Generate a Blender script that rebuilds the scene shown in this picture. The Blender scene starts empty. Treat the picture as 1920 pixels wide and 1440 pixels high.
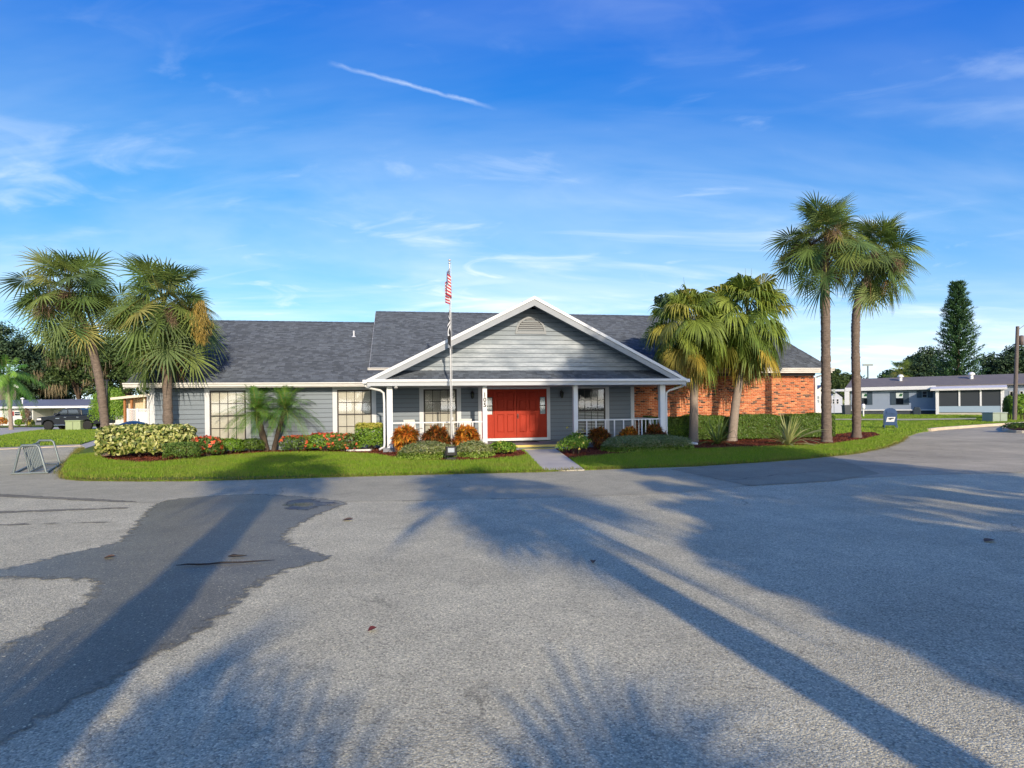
import bpy, bmesh, math, random
import numpy as np
from mathutils import Vector, Matrix
from mathutils.geometry import delaunay_2d_cdt

sc = bpy.context.scene
COL = sc.collection
rad = math.radians

# ------------------------------------------------------------------ camera
F_PX, HOR, ROLL, CAM_H = 1150.0, 761.0, 0.011, 1.75     # focal length and horizon of the photograph (1920 x 1440)
cam_d = bpy.data.cameras.new("camera")
cam = bpy.data.objects.new("camera", cam_d); COL.objects.link(cam)
cam.location = (0, 0, CAM_H)
cam_d.sensor_fit = 'HORIZONTAL'; cam_d.sensor_width = 36.0
cam_d.lens = 36.0 * F_PX / 1920.0
cam_d.shift_y = (HOR - 720.0) / 1920.0
cam_d.clip_start = 0.05; cam_d.clip_end = 3000
cam.matrix_world = Matrix.Translation((0, 0, CAM_H)) @ Matrix.Rotation(rad(90), 4, 'X') @ Matrix.Rotation(-ROLL, 4, 'Z')
sc.camera = cam

# ------------------------------------------------------------------ light
SUN_AZ, SUN_EL = rad(165.0), rad(20.0)                  # low morning sun behind the photographer
sd = bpy.data.lights.new("sun", 'SUN'); sd.energy = 2.95; sd.angle = rad(0.53); sd.color = (1.0, 0.86, 0.68)
sun = bpy.data.objects.new("sun", sd); COL.objects.link(sun)
to_sun = Vector((math.sin(SUN_AZ)*math.cos(SUN_EL), math.cos(SUN_AZ)*math.cos(SUN_EL), math.sin(SUN_EL)))
sun.rotation_euler = (-to_sun).to_track_quat('-Z', 'Y').to_euler()
sun.location = (8, -30, 20)
vs = sc.view_settings
vs.view_transform = 'Standard'; vs.look = 'None'; vs.gamma = 1.0; vs.use_curve_mapping = False
vs.exposure = 0.75

world = bpy.data.worlds.new("World"); sc.world = world; world.use_nodes = True

def new_node(nt, t, **kw):
    n = nt.nodes.new(t)
    for k, v in kw.items():
        if k.startswith('i_'):
            n.inputs[k[2:].replace('_', ' ')].default_value = v
        else:
            setattr(n, k, v)
    return n

def math_node(nt, op, a, b=None, c=None, clamp=False):
    n = nt.nodes.new('ShaderNodeMath'); n.operation = op; n.use_clamp = clamp
    for i, x in enumerate((a, b, c)):
        if x is None: continue
        if isinstance(x, (int, float)): n.inputs[i].default_value = x
        else: nt.links.new(x, n.inputs[i])
    return n.outputs[0]

def ramp(nt, fac, stops, interp='LINEAR'):
    n = nt.nodes.new('ShaderNodeValToRGB'); n.color_ramp.interpolation = interp
    el = n.color_ramp.elements
    while len(el) < len(stops): el.new(0.5)
    for e, (p, c) in zip(el, stops):
        e.position = p
        e.color = (c, c, c, 1) if isinstance(c, (int, float)) else (*c[:3], 1)
    if fac is not None: nt.links.new(fac, n.inputs[0])
    return n.outputs[0]

def mixc(nt, fac, a, b, blend='MIX'):
    n = nt.nodes.new('ShaderNodeMix'); n.data_type = 'RGBA'; n.blend_type = blend
    for s, x in ((n.inputs[0], fac), (n.inputs[6], a), (n.inputs[7], b)):
        if isinstance(x, (int, float)): s.default_value = x
        elif isinstance(x, (tuple, list)): s.default_value = (*x[:3], 1)
        else: nt.links.new(x, s)
    return n.outputs[2]

def pix_dir(px, py):
    u, v = px - 960.0, HOR - py
    c, s = math.cos(ROLL), math.sin(ROLL)
    return (u*c + v*s)/F_PX, (-u*s + v*c)/F_PX

def build_world():
    nt = world.node_tree; L = nt.links.new
    bg = nt.nodes['Background']
    sky = nt.nodes.new('ShaderNodeTexSky'); sky.sky_type = 'NISHITA'; sky.sun_disc = False
    sky.sun_elevation = SUN_EL; sky.sun_rotation = SUN_AZ
    sky.air_density = 0.9; sky.dust_density = 0.55; sky.ozone_density = 3.0; sky.altitude = 0
    hsv = new_node(nt, 'ShaderNodeHueSaturation'); hsv.inputs['Saturation'].default_value = 1.12; hsv.inputs['Value'].default_value = 1.0
    def scale(col, k):
        return mixc(nt, 1.0, col, (k, k, k), 'MULTIPLY')
    gm = nt.nodes.new('ShaderNodeGamma'); gm.inputs[1].default_value = 1.35      # the phone's contrasty sky
    L(scale(sky.outputs[0], 0.2), gm.inputs[0]); L(scale(gm.outputs[0], 5.0), hsv.inputs['Color'])
    sp = nt.nodes.new('ShaderNodeSeparateColor'); L(hsv.outputs[0], sp.inputs[0])
    cc = nt.nodes.new('ShaderNodeCombineColor')
    L(math_node(nt, 'MAXIMUM', math_node(nt, 'MULTIPLY_ADD', sp.outputs[0], 1.4, -0.52), 0.03), cc.inputs[0])
    L(math_node(nt, 'MULTIPLY_ADD', sp.outputs[1], 0.98, 0.0), cc.inputs[1])
    L(math_node(nt, 'MULTIPLY_ADD', sp.outputs[2], 0.38, 2.2), cc.inputs[2])
    tc = nt.nodes.new('ShaderNodeTexCoord')
    sep = nt.nodes.new('ShaderNodeSeparateXYZ'); L(tc.outputs['Generated'], sep.inputs[0])
    X, Y, Z = sep.outputs
    sv = nt.nodes.new('ShaderNodeCombineXYZ'); L(X, sv.inputs[0]); L(Y, sv.inputs[1])
    L(math_node(nt, 'ADD', math_node(nt, 'MAXIMUM', Z, 0.0), 0.09), sv.inputs[2])       # thin out the white band of haze at the horizon
    nv = nt.nodes.new('ShaderNodeVectorMath'); nv.operation = 'NORMALIZE'; L(sv.outputs[0], nv.inputs[0]); L(nv.outputs[0], sky.inputs[0])
    zz = math_node(nt, 'ADD', math_node(nt, 'MAXIMUM', Z, 0.0), 0.16)
    cmb = nt.nodes.new('ShaderNodeCombineXYZ')
    L(math_node(nt, 'DIVIDE', X, zz), cmb.inputs[0]); L(math_node(nt, 'DIVIDE', Y, zz), cmb.inputs[1])
    def cloud(scale, rot, sx, sy, detail, lo, hi, dist=0.6, off=(0, 0, 0)):
        mp = nt.nodes.new('ShaderNodeMapping'); mp.inputs['Rotation'].default_value = (0, 0, rad(rot))
        mp.inputs['Scale'].default_value = (sx, sy, 1); mp.inputs['Location'].default_value = off
        L(cmb.outputs[0], mp.inputs[0])
        nz = nt.nodes.new('ShaderNodeTexNoise'); nz.inputs['Scale'].default_value = scale
        nz.inputs['Detail'].default_value = detail; nz.inputs['Roughness'].default_value = 0.55
        nz.inputs['Distortion'].default_value = dist
        L(mp.outputs[0], nz.inputs['Vector'])
        return ramp(nt, nz.outputs['Fac'], [(lo, 0.0), (hi, 1.0)], 'EASE')
    veil = cloud(0.7, 38, 0.6, 1.1, 6, 0.36, 0.70, 0.5, (1.4, 0.3, 0))
    streak = cloud(1.3, 30, 0.6, 1.9, 9, 0.50, 0.78, 0.9, (2.2, 5.1, 0))
    wisp = cloud(2.2, 62, 0.8, 1.7, 10, 0.56, 0.78, 1.2, (7.0, 1.0, 0))
    low = ramp(nt, Z, [(0.0, 1.0), (0.22, 0.85), (0.5, 0.2)])
    dens = math_node(nt, 'ADD', math_node(nt, 'MULTIPLY', veil, 0.55),
                     math_node(nt, 'ADD', math_node(nt, 'MULTIPLY', streak, 0.5), math_node(nt, 'MULTIPLY', wisp, 0.45)))
    dens = math_node(nt, 'MULTIPLY', dens, low, clamp=True)
    pale = ramp(nt, Z, [(0.0, 0.45), (0.10, 0.30), (0.24, 0.14), (0.45, 0.0)])          # humid air: paler towards the horizon
    dens = math_node(nt, 'ADD', dens, pale, clamp=True)
    # contrail: a thin band along one great circle
    def d3(px, py):
        a, b = pix_dir(px, py); return Vector((a, 1.0, b)).normalized()
    p, q = d3(612, 117), d3(934, 205)
    nrm = p.cross(q).normalized(); t = (q - p).normalized()
    def dot(vec):
        n = nt.nodes.new('ShaderNodeVectorMath'); n.operation = 'DOT_PRODUCT'
        L(tc.outputs['Generated'], n.inputs[0]); n.inputs[1].default_value = vec
        return n.outputs['Value']
    wob = nt.nodes.new('ShaderNodeTexNoise'); wob.inputs['Scale'].default_value = 60; wob.inputs['Detail'].default_value = 5
    L(tc.outputs['Generated'], wob.inputs['Vector'])
    across = math_node(nt, 'ADD', dot(nrm), math_node(nt, 'MULTIPLY_ADD', wob.outputs['Fac'], 0.006, -0.003))
    band = math_node(nt, 'SUBTRACT', 1.0, math_node(nt, 'DIVIDE', math_node(nt, 'ABSOLUTE', across), 0.0038), clamp=True)
    al = dot(t)
    a0, a1 = p.dot(t), q.dot(t)
    ends = math_node(nt, 'MULTIPLY', math_node(nt, 'SUBTRACT', al, a0), 1.0/(a1 - a0))
    fade = ramp(nt, ends, [(0.0, 0.0), (0.12, 0.6), (0.45, 1.0), (0.8, 0.8), (1.0, 0.0)])
    trail = math_node(nt, 'MULTIPLY', math_node(nt, 'MULTIPLY', band, fade), 0.5)
    trail = math_node(nt, 'MULTIPLY', trail, math_node(nt, 'MULTIPLY_ADD', wob.outputs['Fac'], 1.2, 0.2))
    front = math_node(nt, 'GREATER_THAN', Y, 0.0)
    dens = math_node(nt, 'ADD', dens, math_node(nt, 'MULTIPLY', trail, front), clamp=True)
    glow = math_node(nt, 'MULTIPLY', sp.outputs[0], 1.1)                                  # thin cloud scatters most light on the sun's side
    cl = nt.nodes.new('ShaderNodeCombineColor')
    for i, k in enumerate((3.0, 3.6, 4.4)): L(math_node(nt, 'ADD', glow, k), cl.inputs[i])
    col = mixc(nt, dens, cc.outputs[0], cl.outputs[0])
    L(col, bg.inputs[0]); bg.inputs[1].default_value = 0.15
build_world()

# ------------------------------------------------------------------ places
TH = math.atan(0.18); CT, ST = math.cos(TH), math.sin(TH); C0 = 25.56   # the clubhouse stands turned by 10 degrees
def to_uv(x, y): return x*CT + (y - C0)*ST, -x*ST + (y - C0)*CT
def from_uv(u, v): return u*CT - v*ST, C0 + u*ST + v*CT
def sm(t):
    t = 0.0 if t < 0 else 1.0 if t > 1 else t
    return t*t*(3 - 2*t)
def terrain(x, y):
    u, v = to_uv(x, y)
    z = 0.07*sm((v + 9.0)/6.0)*sm((u + 19)/3.5)*(1 - 0.6*sm((u - 15)/7))
    z += 0.35*sm((y - 42)/18)*sm((x - 8)/10)
    return z
def ground_at(px, py, lift=0.035):
    """point of the ground that the photograph shows at a pixel"""
    a, b = pix_dir(px, py); z = lift
    for _ in range(25):
        Y = (z - CAM_H)/b; z = 0.5*z + 0.5*(terrain(a*Y, Y) + lift)
    return Vector((a*Y, Y, z))
def flat_at(px, py, z=0.0):
    a, b = pix_dir(px, py); Y = (z - CAM_H)/b
    return Vector((a*Y, Y, z))
def at_depth(px, py, Y):
    a, b = pix_dir(px, py); return Vector((a*Y, Y, CAM_H + b*Y))
def at_front(px, v):
    """ground point in the column px at the distance v from the clubhouse front"""
    a = pix_dir(px, 760)[0]; Y = (v + C0*CT)/(CT - a*ST); return Vector((a*Y, Y, terrain(a*Y, Y) + 0.05))
def height_at(py, p, px=960):
    """height above the point p of something whose top shows at pixel row py"""
    a, b = pix_dir(px, py); return CAM_H + b*p[1] - p[2]

# ------------------------------------------------------------------ mesh helpers
def link(o, parent=None):
    COL.objects.link(o)
    if parent is not None: o.parent = parent
    return o
def npmesh(name, V, Fc, mats=(), idx=None, smooth=False):
    V = np.asarray(V, dtype=np.float32); Fc = np.asarray(Fc, dtype=np.int32)
    me = bpy.data.meshes.new(name); k = Fc.shape[1]; n = Fc.shape[0]
    me.vertices.add(len(V)); me.vertices.foreach_set('co', V.ravel())
    me.loops.add(n*k); me.loops.foreach_set('vertex_index', Fc.ravel())
    me.polygons.add(n); me.polygons.foreach_set('loop_start', np.arange(0, n*k, k, dtype=np.int32))
    if idx is not None: me.polygons.foreach_set('material_index', np.asarray(idx, dtype=np.int32))
    if smooth: me.polygons.foreach_set('use_smooth', np.ones(n, dtype=bool))
    me.update(calc_edges=True)
    for m in (mats if isinstance(mats, (list, tuple)) else [mats]): me.materials.append(m)
    return me

class MB:
    """collects simple solids into one mesh"""
    def __init__(s): s.v = []; s.f = []; s.m = []; s.sm = []
    def add(s, v, f, mi=0, smooth=False):
        o = len(s.v); s.v += [tuple(p) for p in v]
        for q in f: s.f.append(tuple(i + o for i in q)); s.m.append(mi); s.sm.append(smooth)
        return s
    def box(s, x0, x1, y0, y1, z0, z1, mi=0):
        v = [(x, y, z) for z in (z0, z1) for y in (y0, y1) for x in (x0, x1)]
        return s.add(v, [(0,2,3,1),(4,5,7,6),(0,1,5,4),(2,6,7,3),(0,4,6,2),(1,3,7,5)], mi)
    def quad(s, a, b, c, d, mi=0): return s.add([a, b, c, d], [(0,1,2,3)], mi)
    def prism(s, poly, d, mi=0, axis='y', off=0.0):
        """polygon (2-D) pushed along an axis from off to off+d"""
        n = len(poly)
        def P(p, t):
            return {'y': (p[0], t, p[1]), 'x': (t, p[0], p[1]), 'z': (p[0], p[1], t)}[axis]
        v = [P(p, off) for p in poly] + [P(p, off + d) for p in poly]
        f = [tuple(range(n))[::-1], tuple(range(n, 2*n))] + [(i, (i+1) % n, (i+1) % n + n, i + n) for i in range(n)]
        return s.add(v, f, mi)
    def tube(s, pts, r, n=8, mi=0, cap=True, smooth=True):
        pts = [Vector(p) for p in pts]; k = len(pts)
        rs = r if isinstance(r, (list, tuple)) else [r]*k
        v = []; up = Vector((0.0, 0.0, 1.0)); last = None
        for i, p in enumerate(pts):
            d = (pts[min(i+1, k-1)] - pts[max(i-1, 0)]).normalized()
            if last is None:
                a = d.cross(up if abs(d.z) < 0.95 else Vector((1, 0, 0))).normalized()
            else:
                a = (last - d*last.dot(d)).normalized()
            last = a; b = d.cross(a)
            for j in range(n):
                t = 2*math.pi*j/n
                v.append(p + (a*math.cos(t) + b*math.sin(t))*rs[i])
        f = []
        for i in range(k-1):
            for j in range(n):
                f.append((i*n+j, i*n+(j+1) % n, (i+1)*n+(j+1) % n, (i+1)*n+j))
        s.add(v, f, mi, smooth)
        if cap: s.add(v[:n], [tuple(range(n))[::-1]], mi); s.add(v[-n:], [tuple(range(n))], mi)
        return s
    def lathe(s, prof, n=16, mi=0, c=(0, 0, 0), smooth=True):
        v = []
        for (r, z) in prof:
            for j in range(n):
                t = 2*math.pi*j/n; v.append((c[0]+r*math.cos(t), c[1]+r*math.sin(t), c[2]+z))
        f = [(i*n+j, i*n+(j+1) % n, (i+1)*n+(j+1) % n, (i+1)*n+j) for i in range(len(prof)-1) for j in range(n)]
        s.add(v, f, mi, smooth)
        s.add(v[:n], [tuple(range(n))[::-1]], mi); s.add(v[-n:], [tuple(range(n))], mi)
        return s
    def xf(s, M):
        s.v = [tuple(M @ Vector(p)) for p in s.v]; return s
    def mesh(s, name, mats):
        me = bpy.data.meshes.new(name); me.from_pydata(s.v, [], s.f)
        for m in (mats if isinstance(mats, (list, tuple)) else [mats]): me.materials.append(m)
        me.polygons.foreach_set('material_index', s.m); me.polygons.foreach_set('use_smooth', s.sm)
        me.update(); return me
    def obj(s, name, mats, parent=None, bevel=0.0, kind=None, label=None):
        o = link(bpy.data.objects.new(name, s.mesh(name, mats)), parent)
        if bevel:
            b = o.modifiers.new('bevel', 'BEVEL'); b.width = bevel; b.segments = 2; b.limit_method = 'ANGLE'; b.angle_limit = rad(35)
        if kind: o['kind'] = kind
        if label: o['label'] = label
        return o

def thing(name, label, cat, loc=(0, 0, 0), rz=0.0, group=None):
    o = link(bpy.data.objects.new(name, None)); o.location = loc; o.rotation_euler = (0, 0, rz)
    o.empty_display_size = 0.2
    o['label'] = label; o['category'] = cat
    if group: o['group'] = group
    return o
def tag(o, label, cat, group=None):
    o['label'] = label; o['category'] = cat
    if group: o['group'] = group
    return o
def put(name, me, parent=None, loc=(0, 0, 0), rot=(0, 0, 0), scale=1.0):
    o = link(bpy.data.objects.new(name, me), parent); o.location = loc; o.rotation_euler = rot
    o.scale = (scale,)*3 if isinstance(scale, (int, float)) else scale
    return o
def dup(o, parent=None):
    c = o.copy(); COL.objects.link(c)
    c.parent = parent if parent is not None else None
    for ch in list(o.children): dup(ch, c)
    return c

# ------------------------------------------------------------------ materials
def principled(name):
    m = bpy.data.materials.new(name); m.use_nodes = True
    return m, m.node_tree, m.node_tree.nodes['Principled BSDF']
def paint(name, col, rough=0.6, metal=0.0, island=0.0, mottle=0.0, mscale=3.0, grain=0.0, gscale=60.0, bump=0.0, bscale=40.0, spec=0.35, stretch=None, coat=0.0):
    """plain coloured surface with grain, mottling and a tone that differs from piece to piece"""
    m, nt, b = principled(name); L = nt.links.new
    b.inputs['Roughness'].default_value = rough; b.inputs['Metallic'].default_value = metal
    b.inputs['Specular IOR Level'].default_value = spec
    b.inputs['Coat Weight'].default_value = coat
    f = None
    def mul(a, x): return x if a is None else math_node(nt, 'MULTIPLY', a, x)
    tc = nt.nodes.new('ShaderNodeTexCoord'); vec = tc.outputs['Object']
    if stretch:
        mp = nt.nodes.new('ShaderNodeMapping'); mp.inputs['Scale'].default_value = stretch
        L(vec, mp.inputs[0]); vec = mp.outputs[0]
    if island:
        g = nt.nodes.new('ShaderNodeNewGeometry')
        f = mul(f, math_node(nt, 'MULTIPLY_ADD', g.outputs['Random Per Island'], 2*island, 1 - island))
    def noise(scale, detail=4):
        n = nt.nodes.new('ShaderNodeTexNoise'); n.inputs['Scale'].default_value = scale; n.inputs['Detail'].default_value = detail
        L(vec, n.inputs['Vector']); return n.outputs['Fac']
    if mottle: f = mul(f, math_node(nt, 'MULTIPLY_ADD', noise(mscale, 6), 2.4*mottle, 1 - 1.2*mottle))
    if grain: f = mul(f, math_node(nt, 'MULTIPLY_ADD', noise(gscale, 3), 2.4*grain, 1 - 1.2*grain))
    if f is None: b.inputs['Base Color'].default_value = (*col, 1)
    else:
        cmb = nt.nodes.new('ShaderNodeCombineColor')
        for i in range(3): L(f, cmb.inputs[i])
        L(mixc(nt, 1.0, col, cmb.outputs[0], 'MULTIPLY'), b.inputs['Base Color'])
    if bump:
        bp = nt.nodes.new('ShaderNodeBump'); bp.inputs['Strength'].default_value = 0.6; bp.inputs['Distance'].default_value = bump
        L(noise(bscale, 4), bp.inputs['Height']); L(bp.outputs[0], b.inputs['Normal'])
    return m
def leafy(name, cols, trans=0.3, rough=0.5, spec=0.3, frond=False):
    """foliage: every leaf takes its own tone, some light passes through"""
    m, nt, b = principled(name); L = nt.links.new
    g = nt.nodes.new('ShaderNodeNewGeometry')
    n = len(cols)
    oi = nt.nodes.new('ShaderNodeObjectInfo')
    c = ramp(nt, oi.outputs['Random'] if frond else g.outputs['Random Per Island'], [(i/(n-1) if n > 1 else 0, x) for i, x in enumerate(cols)])
    if frond:      # one tone to a frond, a little play between its leaflets
        k = math_node(nt, 'MULTIPLY_ADD', g.outputs['Random Per Island'], 0.5, 0.75); kc = nt.nodes.new('ShaderNodeCombineColor')
        for i in range(3): L(k, kc.inputs[i])
        c = mixc(nt, 1.0, c, kc.outputs[0], 'MULTIPLY')
    L(c, b.inputs['Base Color']); b.inputs['Roughness'].default_value = rough
    b.inputs['Specular IOR Level'].default_value = spec
    tr = nt.nodes.new('ShaderNodeBsdfTranslucent')
    L(mixc(nt, 1.0, c, (1.15, 1.2, 0.7), 'MULTIPLY'), tr.inputs['Color'])
    mx = nt.nodes.new('ShaderNodeMixShader'); mx.inputs[0].default_value = trans
    L(b.outputs[0], mx.inputs[1]); L(tr.outputs[0], mx.inputs[2])
    L(mx.outputs[0], nt.nodes['Material Output'].inputs[0])
    return m

M = {}
M['white'] = paint('white_paint', (0.70, 0.70, 0.69), 0.45, mottle=0.06, mscale=1.5)
M['white_dirty'] = paint('weathered_white_trim', (0.66, 0.64, 0.60), 0.5, mottle=0.14, mscale=2.5)
M['fascia'] = paint('grey_paint_and_trim_shade', (0.42, 0.44, 0.46), 0.5, mottle=0.08)  # also used for the white eave fascia with its shade painted in
M['rakegrey'] = paint('rake_paint', (0.27, 0.29, 0.31), 0.5, mottle=0.1)
M['siding'] = paint('grey_siding_paint', (0.165, 0.200, 0.232), 0.55, mottle=0.09, mscale=1.6, grain=0.05, gscale=30, bump=0.002, bscale=14, stretch=(0.25, 1, 3))
M['siding_pale'] = paint('sun_faded_siding', (0.250, 0.262, 0.262), 0.55, mottle=0.14, mscale=1.2, grain=0.06, gscale=20, bump=0.002, bscale=14, stretch=(0.3, 1, 3))
def weathered():
    m = paint('sun_faded_siding', (0.195, 0.232, 0.262), 0.55, mottle=0.10, mscale=1.2, grain=0.06, gscale=20, bump=0.002, bscale=14, stretch=(0.3, 1, 3))
    nt = m.node_tree; L = nt.links.new; b = nt.nodes['Principled BSDF']; src = b.inputs['Base Color'].links[0].from_socket
    tc = nt.nodes.new('ShaderNodeTexCoord'); mp = nt.nodes.new('ShaderNodeMapping'); mp.inputs['Scale'].default_value = (0.5, 1, 2.4); L(tc.outputs['Object'], mp.inputs[0])
    n1 = nt.nodes.new('ShaderNodeTexNoise'); n1.inputs['Scale'].default_value = 1.5; n1.inputs['Detail'].default_value = 9; n1.inputs['Roughness'].default_value = 0.7; L(mp.outputs[0], n1.inputs['Vector'])
    s = nt.nodes.new('ShaderNodeSeparateXYZ'); L(tc.outputs['Object'], s.inputs[0])
    low = ramp(nt, math_node(nt, 'MULTIPLY_ADD', s.outputs[2], 0.5, -1.5), [(0.0, 1.0), (0.55, 0.9), (0.8, 0.0)])       # chalky, peeling paint on the lower boards
    f = math_node(nt, 'MULTIPLY', ramp(nt, n1.outputs['Fac'], [(0.42, 0.0), (0.62, 0.85)]), low)
    c = mixc(nt, f, src, (0.42, 0.46, 0.49))
    n2 = nt.nodes.new('ShaderNodeTexNoise'); n2.inputs['Scale'].default_value = 6; n2.inputs['Detail'].default_value = 6; L(mp.outputs[0], n2.inputs['Vector'])
    g = math_node(nt, 'MULTIPLY', ramp(nt, n2.outputs['Fac'], [(0.64, 0.0), (0.72, 0.7)]), low)
    L(mixc(nt, g, c, (0.12, 0.125, 0.13)), b.inputs['Base Color']); return m
M['gable'] = weathered()
M['louvre'] = paint('louvre_grey', (0.25, 0.265, 0.275), 0.55)
M['casing'] = paint('grey_white_casing', (0.56, 0.57, 0.58), 0.5, mottle=0.06)
M['wall_core'] = paint('dark_backing', (0.10, 0.11, 0.12), 0.8)
M['shingle'] = paint('asphalt_shingles', (0.080, 0.093, 0.110), 0.85, island=0.30, grain=0.35, gscale=90, mottle=0.15, mscale=0.5, bump=0.004, bscale=120, spec=0.2)
M['roof_deck'] = paint('roof_underlay', (0.03, 0.03, 0.035), 0.9)
M['brick'] = None
M['mortar'] = paint('mortar', (0.52, 0.37, 0.25), 0.9, grain=0.2, gscale=50, bump=0.003, bscale=60)
M['red_door'] = paint('red_door_paint', (0.36, 0.032, 0.012), 0.6, mottle=0.10, mscale=2, grain=0.05, gscale=12, spec=0.2)
M['black'] = paint('black_metal', (0.015, 0.015, 0.017), 0.4)
M['dark_frame'] = paint('bronze_window_frame', (0.035, 0.030, 0.028), 0.45)
M['blind'] = paint('cream_roller_blind', (0.50, 0.455, 0.385), 0.8, mottle=0.07, mscale=2, bump=0.002, bscale=8)
M['blind_white'] = paint('white_slat_blind', (0.66, 0.65, 0.62), 0.6, island=0.06)
M['dark_room'] = paint('dark_interior', (0.02, 0.022, 0.026), 0.9)
M['concrete'] = paint('concrete', (0.50, 0.455, 0.355), 0.85, mottle=0.16, mscale=1.4, grain=0.12, gscale=70, bump=0.003, bscale=80)
M['slab'] = paint('grey_painted_concrete', (0.20, 0.21, 0.23), 0.6, mottle=0.15, mscale=2)
M['yellow'] = paint('yellow_safety_paint', (0.68, 0.50, 0.13), 0.6, mottle=0.15, mscale=5, grain=0.1)
M['alu'] = paint('brushed_aluminium', (0.50, 0.49, 0.47), 0.35, metal=0.3)
M['galv'] = paint('galvanised_steel', (0.17, 0.20, 0.20), 0.45, metal=0.35, mottle=0.15, mscale=9)
M['kerb'] = paint('buff_kerb_concrete', (0.56, 0.46, 0.33), 0.85, mottle=0.22, mscale=1.2, grain=0.1, bump=0.004)
M['bark'] = paint('palm_bark', (0.15, 0.115, 0.09), 0.9, mottle=0.6, mscale=8, grain=0.4, gscale=40, bump=0.02, bscale=16, stretch=(1, 1, 2.2))
M['bark_smooth'] = paint('smooth_grey_bark', (0.27, 0.215, 0.17), 0.85, mottle=0.18, mscale=6, grain=0.15, gscale=40, bump=0.008, bscale=18, stretch=(1, 1, 2.5))
M['bark_dark'] = paint('dark_rough_bark', (0.085, 0.062, 0.045), 0.95, mottle=0.3, mscale=9, grain=0.3, bump=0.02, bscale=22)
M['wood_pole'] = paint('weathered_pole', (0.135, 0.11, 0.095), 0.9, mottle=0.2, bump=0.004, bscale=20, stretch=(1, 1, 0.1))
M['petiole'] = leafy('leaf_stalk', [(0.182, 0.221, 0.058), (0.260, 0.247, 0.078)], 0.1)
M['sabal'] = leafy('cabbage_palm_leaf', [(0.070, 0.124, 0.040), (0.121, 0.187, 0.048), (0.198, 0.250, 0.059), (0.105, 0.156, 0.056), (0.327, 0.300, 0.080)], 0.28, 0.45, frond=True)
M['fanleaf'] = leafy('fan_palm_leaf', [(0.095, 0.162, 0.035), (0.180, 0.239, 0.042), (0.252, 0.306, 0.056), (0.127, 0.192, 0.038), (0.421, 0.364, 0.067)], 0.3, 0.42, frond=True)
M['fanyellow'] = leafy('yellowing_fan_leaf', [(0.275, 0.237, 0.037), (0.425, 0.312, 0.050), (0.163, 0.188, 0.037)], 0.3, frond=True)
M['deadleaf'] = leafy('dry_brown_leaf', [(0.211, 0.112, 0.053), (0.370, 0.198, 0.092), (0.502, 0.290, 0.145), (0.264, 0.158, 0.092)], 0.2, 0.8, frond=True)
M['twig'] = leafy('brown_flower_twigs', [(0.120, 0.084, 0.060), (0.228, 0.150, 0.090), (0.312, 0.216, 0.132)], 0.15, 0.9)
M['fruit'] = leafy('yellow_fruit_strands', [(0.34, 0.23, 0.05), (0.46, 0.33, 0.08), (0.28, 0.2, 0.06)], 0.2, 0.8)
M['pinnate'] = leafy('feather_palm_leaf', [(0.073, 0.188, 0.030), (0.124, 0.271, 0.041), (0.206, 0.355, 0.055)], 0.3, 0.4, frond=True)
M['oak'] = leafy('oak_leaf', [(0.035, 0.069, 0.023), (0.065, 0.108, 0.029), (0.105, 0.150, 0.043), (0.048, 0.081, 0.026)], 0.25, 0.6)
M['oak_blue'] = leafy('far_tree_leaf', [(0.030, 0.060, 0.033), (0.048, 0.087, 0.042), (0.072, 0.117, 0.048)], 0.22, 0.6)
M['pine'] = leafy('island_pine_needles', [(0.051, 0.120, 0.063), (0.086, 0.171, 0.074), (0.131, 0.222, 0.091)], 0.15, 0.6)
M['moss'] = leafy('hanging_moss', [(0.17, 0.145, 0.09), (0.25, 0.2, 0.12), (0.33, 0.26, 0.15)], 0.3, 0.9)
M['hedge'] = leafy('hedge_leaf', [(0.051, 0.109, 0.018), (0.094, 0.166, 0.026), (0.146, 0.226, 0.038), (0.072, 0.133, 0.022)], 0.25, 0.4)
M['lime'] = leafy('lime_green_leaf', [(0.115, 0.235, 0.024), (0.180, 0.312, 0.031), (0.263, 0.406, 0.046)], 0.3, 0.45)
M['gold'] = leafy('golden_leaf', [(0.42, 0.40, 0.05), (0.55, 0.50, 0.10), (0.26, 0.30, 0.04)], 0.3, 0.45)
M['varieg'] = leafy('variegated_leaf', [(0.053, 0.099, 0.016), (0.117, 0.166, 0.022), (0.581, 0.556, 0.190), (0.064, 0.112, 0.017), (0.380, 0.412, 0.099), (0.698, 0.690, 0.334)], 0.25, 0.4)
M['croton'] = leafy('croton_leaf', [(0.063, 0.077, 0.020), (0.395, 0.094, 0.020), (0.807, 0.273, 0.034), (0.125, 0.120, 0.020), (0.900, 0.428, 0.052), (0.360, 0.052, 0.020)], 0.25, 0.4)
M['croton_dark'] = leafy('dark_croton_leaf', [(0.050, 0.060, 0.018), (0.198, 0.053, 0.021), (0.495, 0.165, 0.027), (0.083, 0.083, 0.018), (0.149, 0.038, 0.018)], 0.25, 0.4)
M['mound'] = leafy('greygreen_groundcover', [(0.30, 0.37, 0.09), (0.46, 0.48, 0.16), (0.62, 0.59, 0.30), (0.24, 0.33, 0.07), (0.68, 0.62, 0.36)], 0.3, 0.6)
M['mound_green'] = leafy('fresh_groundcover', [(0.16, 0.27, 0.03), (0.25, 0.36, 0.05), (0.35, 0.42, 0.10)], 0.3, 0.6)
M['strap'] = leafy('strap_leaf', [(0.09, 0.15, 0.03), (0.16, 0.22, 0.05), (0.26, 0.29, 0.09)], 0.3, 0.4)
M['strap_pale'] = leafy('pale_lily_leaf', [(0.2, 0.25, 0.07), (0.34, 0.36, 0.13), (0.45, 0.44, 0.2)], 0.3, 0.4)
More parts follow.
